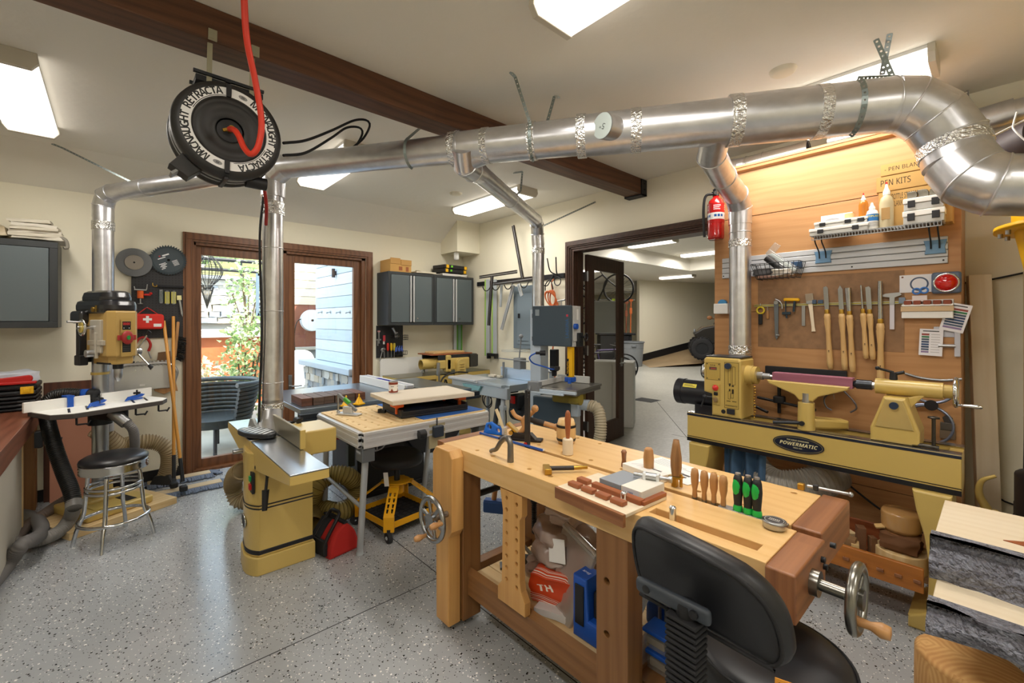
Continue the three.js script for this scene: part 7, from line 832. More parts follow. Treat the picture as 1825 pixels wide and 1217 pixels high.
{
  let t, p;
  // slat wall strip
  { const a = PW(1288, 484), b = PW(1690, 438), L = b.x - a.x; t = thing('slat_wall', 'grooved white aluminium slat strip across the plywood', 'slat wall', [(a.x + b.x) / 2, (a.y + b.y) / 2, PZ]); for (let i = 0; i < 4; i++) part(t, 'slat', lim(-L / 2, L / 2, -.078 + i * .04, -.042 + i * .04, 0, .014, .004), mat(0xc9ccd0, .45, .2)); part(t, 'backing', lim(-L / 2, L / 2, -.078, .078, 0, .005), mat(0x9a9da2, .5)); for (const k of [-.98, -.3, .3, .97]) part(t, 'screw', cyl(.005, .005, .004, k * L / 2, -.06, .0145, 'z', 8), DARKMETAL); }
  // wire shelf
  const S0 = PW(1450, 425, .0), S1 = PW(1672, 398, .0), sy = (S0.y + S1.y) / 2 - .015, sx0 = PW(1450, 410, .2).x - .01, sx1 = PW(1678, 400, .2).x; t = thing('wire_shelf', 'wire shelf on two blue brackets above the slat strip', 'shelf'); const wires = []; for (let i = 0; i <= 6; i++) wires.push(lim(sx0, sx1, sy - .004, sy, PZ + .03 + i * .028 - .002, PZ + .03 + i * .028 + .002)); for (let i = 0; i <= 40; i++) { const x = sx0 + (sx1 - sx0) * i / 40; wires.push(lim(x - .0015, x + .0015, sy - .006, sy - .004, PZ + .03, PZ + .2), lim(x - .0015, x + .0015, sy - .028, sy, PZ + .198, PZ + .201)); } wires.push(lim(sx0, sx1, sy - .03, sy - .025, PZ + .197, PZ + .203)); part(t, 'wires', wires, mat(0x8e8e8c, .35, .8)); for (const px of [1467, 1667]) { const q = PW(px, px < 1500 ? 458 : 440, .02); part(t, 'bracket_plate', X(ext([[-.05, .04], [.05, .04], [.04, 0], [.045, -.04], [-.045, -.04], [-.04, 0]], .014, .003), q.x, q.y, q.z), mat(0x6f9ac0, .45)); for (const s of [-.018, .018]) part(t, 'bracket_arm', pipe([[q.x + s, q.y - .01, q.z + .012], [q.x + s, sy - .09, q.z + .02], [q.x + s, sy - .035, q.z + .12], [q.x + s, sy - .008, q.z + .13]], .004, .04, 20, 6), DARKMETAL); }
  const onShelf = (name, label, cat, px, z, group) => { const q = PW(px, 400, z); return thing(name, label, cat, [q.x, sy + .0005, PZ + z], 0, group); };
  const clearCase = (t2, w, h, d, y = 0) => { part(t2, 'tub', lim(-w / 2, w / 2, y, y + h * .55, -d / 2, d / 2, .004), mat(0xdcdcd6, .3, 0, { transmission: .25, thickness: 0 })); part(t2, 'lid', lim(-w / 2 - .003, w / 2 + .003, y + h * .57, y + h, -d / 2 - .002, d / 2 + .003, .004), WHITEP); for (const s of w > .16 ? [-.3, .3] : [0]) part(t2, 'latch', lim(s * w - .016, s * w + .016, y + h * .25, y + h * .8, d / 2, d / 2 + .007, .002), BLACK); };
  t = onShelf('pen_parts_case', 'long white lidded parts case at the shelf end', 'case', 1497, .12); clearCase(t, .3, .045, .13); p = t.position.clone(); t = thing('pen_parts_case', 'smaller white parts case on the long one', 'case', [p.x - .015, p.y + .0465, p.z]); clearCase(t, .22, .04, .11); t = thing('pen_parts_case', 'small clear parts box beside the amber bottle', 'case', [p.x + .115, p.y + .0465, p.z]); clearCase(t, .06, .04, .1);
  t = thing('grey_lid', 'grey bowl lid resting on the white parts cases', 'lid', [p.x - .04, p.y + .0875, p.z]); part(t, 'lid', lat([[0, .02], [.03, .018], [.05, .004], [.052, 0]], 24), GREY); t = thing('wood_ring', 'little wooden disc on the white parts cases', 'disc', [p.x + .05, p.y + .0875, p.z]); part(t, 'disc', cyl(.026, .026, .035, 0, .0175, 0), PINE);
  t = thing('white_card_box', 'flat white card standing at the back of the shelf', 'card', [PW(1490, 380, .045).x, sy, PZ + .04]); part(t, 'card', X(lim(-.085, .085, 0, .15, -.006, .006, .002), 0, 0, 0, -.06, 0, 0), WHITEP); part(t, 'stand', lim(-.06, .06, 0, .05, -.006, .02, .002), WHITEP);
  const bottle = (t2, r, h, col, cap, y = 0) => { part(t2, 'bottle', X(lat([[0, 0], [r * .95, 0], [r, .006], [r, h * .55], [r * .8, h * .68], [r * .42, h * .74], [r * .4, h * .78], [0, h * .78]], 24), 0, y, 0), col); part(t2, 'cap', X(lat([[r * .5, h * .74], [r * .5, h * .82], [r * .25, h * .9], [r * .16, h * .98], [0, h]], 18), 0, y, 0), cap); };
  t = thing('glue_bottle', 'amber glue bottle with white nozzle and red tip', 'bottle', [p.x + .12, p.y + .0865, p.z + .01]); bottle(t, .024, .14, new THREE.MeshPhysicalMaterial({ color: 0xd98a2b, roughness: .25, transmission: .3, thickness: 0 }), WHITEP); part(t, 'red_tip', cyl(.003, .005, .012, 0, .143, 0, 'y', 10), RED);
  t = onShelf('glue_bottle', 'white bottle with a blue printed label on shelf', 'bottle', 1554, .13); bottle(t, .032, .17, WHITEP, WHITEP); part(t, 'label_wrap', new THREE.CylinderGeometry(.0325, .0325, .08, 24, 1, true).translate(0, .055, 0), print(256, 100, (x) => { x.fillStyle = '#e8e8e4'; x.fillRect(0, 0, 256, 100); x.fillStyle = '#2a78c0'; x.fillRect(0, 0, 256, 52); x.fillStyle = '#f2d84a'; x.font = 'bold 20px sans-serif'; for (let i = 0; i < 4; i++) x.fillText('PLASTIC', i * 66, 24); x.fillStyle = '#555'; for (let i = 0; i < 4; i++) x.fillRect(0, 62 + i * 9, 256, 3); }), { keep: true });
  t = onShelf('glue_bottle', 'tall translucent bottle half full of yellow glue', 'bottle', 1580, .13); bottle(t, .034, .27, mat(0xe3d6ad, .3, 0, { transmission: .35, thickness: 0 }), WHITEP); part(t, 'label_strip', lim(-.02, .02, .05, .12, .031, .0345, .001), mat(0xb08a52, .6)); part(t, 'red_tip', cyl(.004, .006, .014, 0, .272, 0, 'y', 10), RED);
  t = onShelf('pen_parts_case', 'lower clear case with black latch at the right bracket', 'case', 1648, .12); clearCase(t, .17, .075, .14); const p2 = t.position.clone(); t = thing('pen_parts_case', 'upper clear case with black latch under the burl blocks', 'case', [p2.x, p2.y + .0765, p2.z]); clearCase(t, .165, .07, .14); [[-.055, 'grey burl block at the left end of the upper case'], [-.008, 'grey burl block in the middle of the upper case'], [.045, 'wide grey burl block on the right of the upper case']].forEach(([dx, l], i) => solo('burl_block', l, 'wood block', crumple(i === 2 ? .055 : .04, .045, .06, .012, 210 + i, [4, 4, 4]).translate(0, .0245, 0), mat(0x7b776b, .85), { pos: [p2.x + dx, p2.y + .148, p2.z], group: 'burl blocks on the clear cases' })); t = thing('black_tray_box', 'dark box behind the clear cases on the shelf', 'box', [p2.x + .02, sy - .0, PZ + .03]); part(t, 'box', lim(-.08, .04, 0, .06, -.02, .018, .003), BLACK);
  const carton = (label, text, px, y0, y1, w, dx, size) => { const q = PW(px, 320, .03), t2 = thing('lettered_carton', label, 'box', [q.x + dx, y0, PZ + .06], 0, 'hand lettered cartons'); part(t2, 'carton', lim(-w / 2, w / 2, 0, y1 - y0 - .002, -.055, .05, .003), CARD); part(t2, 'handwriting', X(plane(w - .004, y1 - y0 - .006), 0, (y1 - y0) / 2, .0512), print(384, 96, (x) => { x.fillStyle = '#c39a5a'; x.fillRect(0, 0, 384, 96); x.fillStyle = '#2b2118'; x.font = size + 'px sans-serif'; text.forEach((s, i) => x.fillText(s, text.length > 1 ? 70 : 24, text.length > 1 ? 22 + i * 18 : 62)); }, .85), { keep: true }); };
  const cb = PW(1630, 405, .03).y, c1 = PW(1630, 333, .11).y, c2 = PW(1620, 306, .11).y, c3 = PW(1620, 284, .11).y; carton('wide cardboard box lettered BOTTLE STOPPER BLANKS', ['BOTTLE STOPPER', ' BLANKS'], 1632, sy + .001, c1, .32, 0, 19); carton('cardboard box lettered PEN KITS', ['PEN KITS'], 1618, c1, c2, .25, -.01, 54); carton('cardboard box lettered PEN BLANKS on top', ['- PEN BLANKS'], 1622, c2, c3, .25, .0, 46);
  // hanging wire basket
  t = hangs('wire_basket', 'wire basket of sanding pads clipped to the slat strip', 'basket', 1392, 486, .02); { const w = [], W = .15, D = .15, H = .1; for (const [y, k] of [[.06, 1], [.02, .92], [-.02, .85], [-.045, .8]]) w.push(pipe([[-W * k, y, 0], [-W * k, y, D * k], [W * k, y, D * k], [W * k, y, 0]], .0025, .01, 20, 5)); for (let i = 0; i <= 10; i++) { const x = -1 + .2 * i; w.push(rod(V(x * W, .06, D), V(x * W * .8, -.045, D * .8), .002, 5)); } for (let i = 0; i <= 7; i++) { const x = (-1 + 2 * i / 7) * W * .8; w.push(rod(V(x, -.045, 0), V(x, -.045, D * .8), .002, 5)); } for (const s of [-1, 1]) for (let i = 0; i < 4; i++) w.push(rod(V(s * W, .06, D * i / 4), V(s * W * .8, -.045, D * .8 * i / 4), .002, 5)); part(t, 'wires', w, DARKMETAL); part(t, 'clip', lim(.06, .13, .02, .07, -.01, .004, .003), mat(0x2a4a6c, .5));
    const bp = t.position; [[-.05, 0xc9a396, 'pink sanding pads bunched in the wire basket'], [.03, 0xd8d0c4, 'pale sanding sheets bunched in the wire basket'], [-.08, 0x3c3a3a, 'dark sanding scrap in the wire basket']].forEach(([x, c, l], i) => solo('sanding_pads', l, 'sandpaper', crumple(.12, .05, .09, .03, 230 + i, [6, 4, 6]), mat(c, .85), { pos: [bp.x + x, bp.y - .01 + i * .008, bp.z + .06 + i * .006], group: 'sanding scraps in the wire basket' })); const k = thing('spray_can', 'black tube lying across the wire basket', 'tube', [bp.x - .01, bp.y + .05, bp.z + .07]); k.rotation.z = -.75; part(k, 'tube', [cyl(.024, .024, .17, 0, 0, 0, 'x', 18)], BLACK); part(k, 'tag', box(.03, .002, .03, .02, .024, 0), WHITE); const bl = thing('blister_pack', 'clear blister pack leaning up in the wire basket', 'package', [bp.x + .02, bp.y + .075, bp.z + .05]); bl.rotation.z = -.7; part(bl, 'shell', [box(.24, .05, .03, 0, 0, 0, .012), box(.05, .1, .006, -.1, .03, 0, .003)], CLEARP); part(bl, 'insert', box(.2, .02, .012, .01, 0, 0, .004), mat(0xcfd6d4, .5)); }
  // extinguisher
  p = onZ(PZ + .0, 1280, 390); t = thing('fire_extinguisher', 'red fire extinguisher hung on the cupboard corner', 'extinguisher', [-1.475, onZ(PZ, 1280, 430).y, PZ + .08]); part(t, 'cylinder', lat([[0, 0], [.05, 0], [.058, .01], [.06, .03], [.06, .26], [.052, .3], [.025, .325], [.02, .34], [0, .34]], 32), mat(0xc41212, .25, 0, { clearcoat: .8 })); part(t, 'label_wrap', new THREE.CylinderGeometry(.0607, .0607, .15, 32, 1, true).translate(0, .2, 0), print(256, 128, (x) => { x.fillStyle = '#b81414'; x.fillRect(0, 0, 256, 128); for (let i = 0; i < 4; i++) { x.fillStyle = '#eee'; x.fillRect(i * 64 + 4, 14, 36, 5); x.fillRect(i * 64 + 4, 26, 30, 5); x.fillRect(i * 64 + 4, 38, 34, 5); x.fillRect(i * 64, 62, 64, 44); x.fillStyle = '#2a5fa8'; x.font = '20px sans-serif'; x.fillRect(i * 64 + 8, 74, 12, 16); x.fillRect(i * 64 + 24, 74, 12, 16); x.fillRect(i * 64 + 40, 74, 12, 16); } }, .3), { keep: true }); part(t, 'valve', [cyl(.02, .024, .03, 0, .355, 0), rod(V(-.03, .37, 0), V(.09, .4, .0), .008), rod(V(-.02, .385, 0), V(.08, .44, 0), .009)], BLACK); part(t, 'hose', tube([[-.02, .36, 0], [-.07, .35, .02], [-.088, .25, .02], [-.085, .1, .02], [-.08, .03, .02]], .01, 30, 8), BLACK); part(t, 'hook_bracket', [lim(-.02, .02, .3, .33, -.08, -.05), lim(-.03, .03, .05, .32, -.08, -.062)], STEEL); part(t, 'gauge', cyl(.014, .014, .01, .01, .36, .024, 'z', 14), STEEL);
  // magnetic bar
  { const a = PW(1345, 545), b = PW(1614, 539), L = b.x - a.x; t = thing('magnetic_bar', 'narrow yellow magnetic tool bar on the plywood', 'tool bar', [(a.x + b.x) / 2, (a.y + b.y) / 2, PZ]); part(t, 'bar', lim(-L / 2, L / 2, -.01, .01, 0, .012, .002), mat(0xb9ab3e, .45, .3)); part(t, 'steel_strips', [lim(-L / 2, L / 2, .004, .008, .012, .014), lim(-L / 2, L / 2, -.008, -.004, .012, .014)], STEEL); part(t, 'mount_block', lim(L / 2 - .03, L / 2, -.006, .03, 0, .02, .003), mat(0x7f8ea0, .4)); }
  const gouge = (label, px, y0, yf, y1, kind, r = .019) => { const a = PW(px, y0, .035), f = PW(px + 2, yf, .035), b = PW(px + (kind === 'big' ? 3 : 8), y1, .035), t2 = thing('turning_chisel', label, 'turning chisel', [f.x, f.y, f.z], 0, 'turning chisels on the magnetic bar'); t2.rotation.z = Math.atan2(b.x - f.x, f.y - b.y) ; const L = f.distanceTo(b), Bl = a.y - f.y; part(t2, 'handle', X(lat([[0, -L], [r * .75, -L + .006], [r * .95, -L * .88], [r * .78, -L * .55], [r * .7, -L * .35], [r, -L * .13], [r * .9, -L * .1], [r, -L * .07], [r * .85, -.005], [0, 0]], 20), 0, 0, 0), ASH); part(t2, 'ferrule', X(lat([[r * .72, -.004], [r * .74, .02], [r * .6, .024]], 18), 0, 0, 0), BRASS); const w = kind === 'round' ? .022 : kind === 'thin' ? .012 : .026; part(t2, 'blade', kind === 'round' ? [X(new THREE.CylinderGeometry(w * .8, w * .6, Bl, 14, 1, true, -PI / 2, PI), 0, Bl / 2, 0)] : kind === 'big' || kind === 'thin' ? [cyl(w * .45, w * .5, Bl, 0, Bl / 2, 0, 'y', 12)] : [X(ext(kind === 'point' ? [[-w / 2, 0], [w / 2, 0], [w / 2, Bl * .85], [0, Bl], [-w / 2, Bl * .85]] : [[-w * .4, 0], [w * .4, 0], [w / 2, Bl * .3], [w / 2, Bl * .93], [w * .2, Bl], [-w / 2, Bl * .97], [-w / 2, Bl * .3]], .005, .001), 0, 0, 0)], kind === 'round' ? mat(0xb4b6b8, .25, 1, { side: THREE.DoubleSide }) : mat(0xb4b6b8, .22, 1)); part(t2, 'brand_stamp', lim(-.003, .003, -L * .8, -L * .66, r * .82, r * .84), mat(0x3a2414, .7)); };
  gouge('round-nosed scraper with long ash handle', 1472, 510, 558, 658, 'flat'); gouge('pointed parting scraper with long ash handle', 1498, 508, 558, 660, 'point'); gouge('wide roughing gouge with long ash handle', 1512, 513, 560, 664, 'round'); gouge('slim detail gouge with short ash handle', 1536, 508, 557, 640, 'thin', .017); gouge('narrow skew chisel with short ash handle', 1548, 510, 558, 642, 'flat', .017); gouge('heavy bowl gouge with the longest handle', 1567, 501, 575, 690, 'big', .021);
  t = hangs('vernier_caliper', 'pale vernier caliper on the magnetic bar end', 'caliper', 1590, 552, .015); part(t, 'beam', lim(-.011, .011, -.12, .1, 0, .006, .001), mat(0xd4d2dc, .4)); part(t, 'jaws', [X(ext([[-.06, .085], [-.03, .1], [.035, .105], [.045, .09], [.012, .075], [.012, .03], [-.012, .03], [-.012, .075]], .008, .001), 0, 0, .004)], STEEL);
  t = hangs('ring_tool', 'yellow ring tool with black handle at bar start', 'tool', 1356, 553, .015); part(t, 'ring', X(tor(.024, .006, 0, 0, 0), 0, 0, .008), mat(0xd8c22a, .4)); part(t, 'handle', lim(-.013, .013, -.105, -.026, 0, .018, .006), BLACK); part(t, 'spike', rod(V(0, .02, .008), V(0, .05, .008), .003), STEEL);
  t = hangs('scratch_awl', 'thin awl with turned wooden handle', 'awl', 1368, 556, .015); part(t, 'handle', lat([[0, -.05], [.009, -.048], [.01, -.02], [.006, .01], [0, .012]], 14), HANDLEWOOD); part(t, 'spike', rod(V(0, .01, 0), V(0, .045, 0), .0025, 6), STEEL);
  t = hangs('wing_compass', 'long grey wing compass hanging from the bar', 'compass', 1384, 560, .015); part(t, 'leg', [X(ext([[-.016, .09], [.014, .09], [.012, -.16], [.002, -.185], [-.008, -.16]], .008, .001), 0, 0, .004)], mat(0x7a828a, .35, .8)); part(t, 'arc', [X(tor(.06, .006, 0, 0, 0, 'z', 20, 1.5), -.02, .05, .012, 0, 0, -.2), cyl(.014, .014, .014, 0, .085, .008, 'z', 16)], STEEL); part(t, 'thumb_screw', cyl(.006, .006, .02, .012, -.15, .01, 'x', 10), STEEL);
  t = hangs('tap_wrench', 'yellow T-handled hand drill hanging on the bar', 'tool', 1411, 548, .018); part(t, 'handle', X(box(.1, .022, .022, 0, 0, 0, .008), .002, .055, .01, 0, 0, -.05), YELLOW); part(t, 'frame', [rod(V(-.035, .05, .01), V(-.035, -.03, .01), .004), rod(V(.022, .05, .01), V(.015, -.03, .01), .008), box(.055, .02, .014, -.03, -.04, .01, .004), rod(V(-.03, -.05, .01), V(-.028, -.075, .01), .006)], mat(0x33424e, .4, .5));
  t = hangs('small_rule', 'short steel rule hanging beside the brush', 'rule', 1432, 560, .014); part(t, 'rule', lim(-.01, .01, -.08, .06, 0, .003), STEEL); t = hangs('glue_brush', 'flat glue brush with pale wooden handle', 'brush', 1446, 553, .015); t.rotation.z = .1; part(t, 'handle', X(ext([[-.014, .05], [.014, .05], [.011, -.0], [.009, -.11], [.012, -.145], [-.012, -.145], [-.009, -.11], [-.011, 0]], .008, .002), 0, 0, .004), PALE); part(t, 'bristles', [lim(-.024, .022, .06, .115, 0, .01, .002)], mat(0x9a8c78, .9)); part(t, 'ferrule', lim(-.022, .02, .045, .065, -.001, .011, .001), STEEL);
  t = hangs('bar_magnet', 'small blue grey hook block on the magnetic bar', 'hook', 1452, 538, .015); part(t, 'block', [lim(-.012, .012, -.014, .014, 0, .014, .002), lim(.02, .05, -.012, .012, 0, .014, .002)], mat(0x3c4f66, .5));
  // right-hand side: card, lamp, dispenser, charts
  t = hangs('ring_gauge_card', 'white card with a dark ring hung on the plywood', 'card', 1637, 505, .003); part(t, 'card', X(new THREE.PlaneGeometry(.17, .105), 0, 0, .0035), print(200, 124, (x) => { x.fillStyle = '#e8e8ec'; x.fillRect(0, 0, 200, 124); x.strokeStyle = '#4a5a74'; x.lineWidth = 9; x.beginPath(); x.arc(104, 66, 44, 0, 7); x.stroke(); x.fillStyle = '#7a5548'; x.beginPath(); x.arc(16, 14, 6, 0, 7); x.fill(); }), { keep: true }); part(t, 'board', lim(-.085, .085, -.0525, .0525, 0, .003, .001), WHITEP);
  t = hangs('signal_lamp', 'round red lens lamp in a grey square housing', 'lamp', 1687, 504, .0); part(t, 'housing', lim(-.062, .062, -.062, .062, 0, .03, .016), mat(0x5d6d86, .4)); part(t, 'bezel', X(tor(.05, .006, 0, 0, 0), 0, 0, .032), CHROME); part(t, 'lens', X(lat([[0, .03], [.02, .028], [.04, .016], [.048, 0]], 32), 0, 0, .03, PI / 2, 0, 0), mat(0xd01414, .15, 0, { clearcoat: 1 }));
  t = hangs('abrasive_dispenser', 'white dispenser holding five brown abrasive rolls', 'dispenser', 1655, 549, .0); part(t, 'box', [lim(-.115, .105, -.06, -.02, 0, .05, .004), lim(-.115, .105, -.02, .05, 0, .012, .003), lim(-.115, .105, .012, .022, .02, .05, .002)], WHITE); for (let i = 0; i < 5; i++) part(t, 'abrasive_roll', lim(-.105 + i * .042, -.07 + i * .042, .015, .045, .014, .05, .005), mat(0x8a4a36, .85)); part(t, 'retaining_strip', lim(-.118, .108, -.02, .01, .05, .055, .002), mat(0xcbb08a, .6)); const tg = hangs('scissors_tag', 'blue handled snips with a white tag above the dispenser', 'snips', 1640, 522, .04); part(tg, 'handles', [X(tor(.016, .005, 0, 0, 0), -.015, .01, .01), X(tor(.016, .005, 0, 0, 0), .018, .014, .01)], mat(0x3a78c8, .4)); part(tg, 'tag', lim(-.035, .03, -.05, -.015, 0, .004, .001), mat(0xe6dada, .5));
  const chart = (label, px, py, w, h, rz, dark) => { const q = hangs('grit_chart', label, 'chart', px, py, .02); q.rotation.z = rz; part(q, 'sheet', X(new THREE.PlaneGeometry(w, h), 0, 0, .0025), print(128, 160, (x) => { x.fillStyle = '#e9e8ee'; x.fillRect(0, 0, 128, 160); x.fillStyle = '#444'; x.fillRect(18, 10, 88, 6); const cols = ['#9a4a42', '#3a7a52', '#4a5a6a', '#3a4a6c', '#35507a', '#2f4664', '#51607a', '#8a7aa4']; cols.forEach((c, i) => { x.fillStyle = c; x.fillRect(dark ? 14 : 12, 28 + i * 15, dark ? 100 : 42, 11); if (!dark) { x.fillStyle = '#888'; x.fillRect(64, 32 + i * 15, 48, 2); } }); }), { keep: true }); part(q, 'backing', lim(-w / 2, w / 2, -h / 2, h / 2, 0, .002), WHITEP); return q; };
  chart('tilted colour grit chart at the plywood edge', 1703, 566, .1, .16, -.25, true); chart('upright colour grit chart below the dispenser', 1659, 610, .1, .155, -.04, false); t = hangs('metal_holder', 'pale metal holder beside the lower grit chart', 'holder', 1688, 610, .0); part(t, 'plate', [lim(-.055, -.03, -.08, .09, 0, .02, .004), lim(.03, .055, -.08, .09, 0, .02, .004), lim(-.03, .03, -.03, -.01, .004, .016, .003), lim(-.03, .03, .03, .085, 0, .006, .002)], mat(0xc4c6d2, .4)); part(t, 'clip', [cyl(.008, .008, .07, 0, -.02, .02, 'x', 12)], STEEL);
  t = hangs('tape_dispenser', 'blue and white tape holder on the cupboard left edge', 'dispenser', 1290, 548, .01); part(t, 'body', lim(-.06, .05, -.05, .03, 0, .05, .006), WHITE); part(t, 'blue_roll', cyl(.032, .032, .03, .0, .03, .02, 'z', 22), mat(0x3f8ac0, .4));
  t = hangs('spring_caliper', 'steel outside calipers hanging below the lathe chuck', 'calipers', 1492, 705, .03); part(t, 'legs', [tube([[0, .08, 0], [-.03, .03, 0], [-.07, -.03, 0], [-.06, -.08, 0], [-.03, -.1, 0]], .005, 30, 8), tube([[0, .08, 0], [.04, .03, 0], [.09, -.03, 0], [.1, -.07, 0], [.07, -.1, 0]], .005, 30, 8), cyl(.014, .014, .01, 0, .08, 0, 'z', 14)], mat(0x7d7f88, .35, .8)); const dv = hangs('dividers', 'straight steel dividers hanging behind the tool rest', 'dividers', 1487, 690, .025); part(dv, 'legs', [rod(V(-.03, .08, 0), V(-.06, -.08, 0), .004, 6, .0015), rod(V(-.02, .08, 0), V(.0, -.08, 0), .004, 6, .0015)], STEEL);
  t = hangs('double_calipers', 'large blue steel figure-eight calipers behind the tailstock', 'calipers', 1660, 722, .03); const arc = (R, x, y, a0, a1) => tube(Array.from({ length: 12 }, (_, i) => { const a = a0 + (a1 - a0) * i / 11; return [x + R * Math.cos(a), y + R * Math.sin(a), 0]; }), .008, 30, 8); part(t, 'arms', [arc(.1, 0, .115, -2.7, -.3), arc(.11, -.02, -.115, -1.2, 2.2), arc(.09, -.03, -.09, 1.3, 3.6)], mat(0x8f9ab4, .3, .8)); part(t, 'pivot', cyl(.03, .03, .012, 0, 0, .006, 'z', 18), BLACK); solo('steel_arm', 'flat grey curved arm above the tailstock barrel', 'arm', [tube([[-.12, .02, 0], [-.05, .0, 0], [.04, -.005, 0], [.12, .01, 0]], .008, 20, 6)], mat(0x9a9ea2, .35, .8), { pos: PW(1662, 675, .02) });
  t = hangs('paint_brush', 'old dark paint brush hanging beside the tailstock', 'brush', 1689, 760, .02); part(t, 'handle', [X(ext([[-.012, .02], [.012, .02], [.022, .05], [0, .075], [-.022, .05]], .012, .003), 0, 0, .006)], mat(0x3a3430, .5)); part(t, 'ferrule', lim(-.03, .03, -.02, .022, -.004, .016, .002), mat(0x5a544c, .4, .5)); part(t, 'bristles', lim(-.032, .032, -.07, -.02, -.004, .014, .003), mat(0x6b5c4a, .9));
  t = hangs('black_guard', 'black felt strip mounted behind the turning blank', 'guard', 1440, 664, .02); part(t, 'strip', lim(-.26, .22, -.035, .03, 0, .03, .004), BLACKR); part(t, 'bowl', X(lat([[.0, -.1], [.1, -.06], [.16, .0]], 24), .02, -.06, .08, 0, 0, 0, V(1.4, 1, .6)), mat(0x232326, .5, 0, { side: THREE.DoubleSide })); part(t, 'bracket', [rod(V(-.17, -.03, .02), V(-.17, -.3, .02), .012), rod(V(-.3, -.2, .06), V(.06, -.24, .06), .01), box(.07, .05, .05, -.16, -.2, .05, .008), rod(V(-.36, -.24, .1), V(-.2, -.28, .16), .01)], BLACK);
}
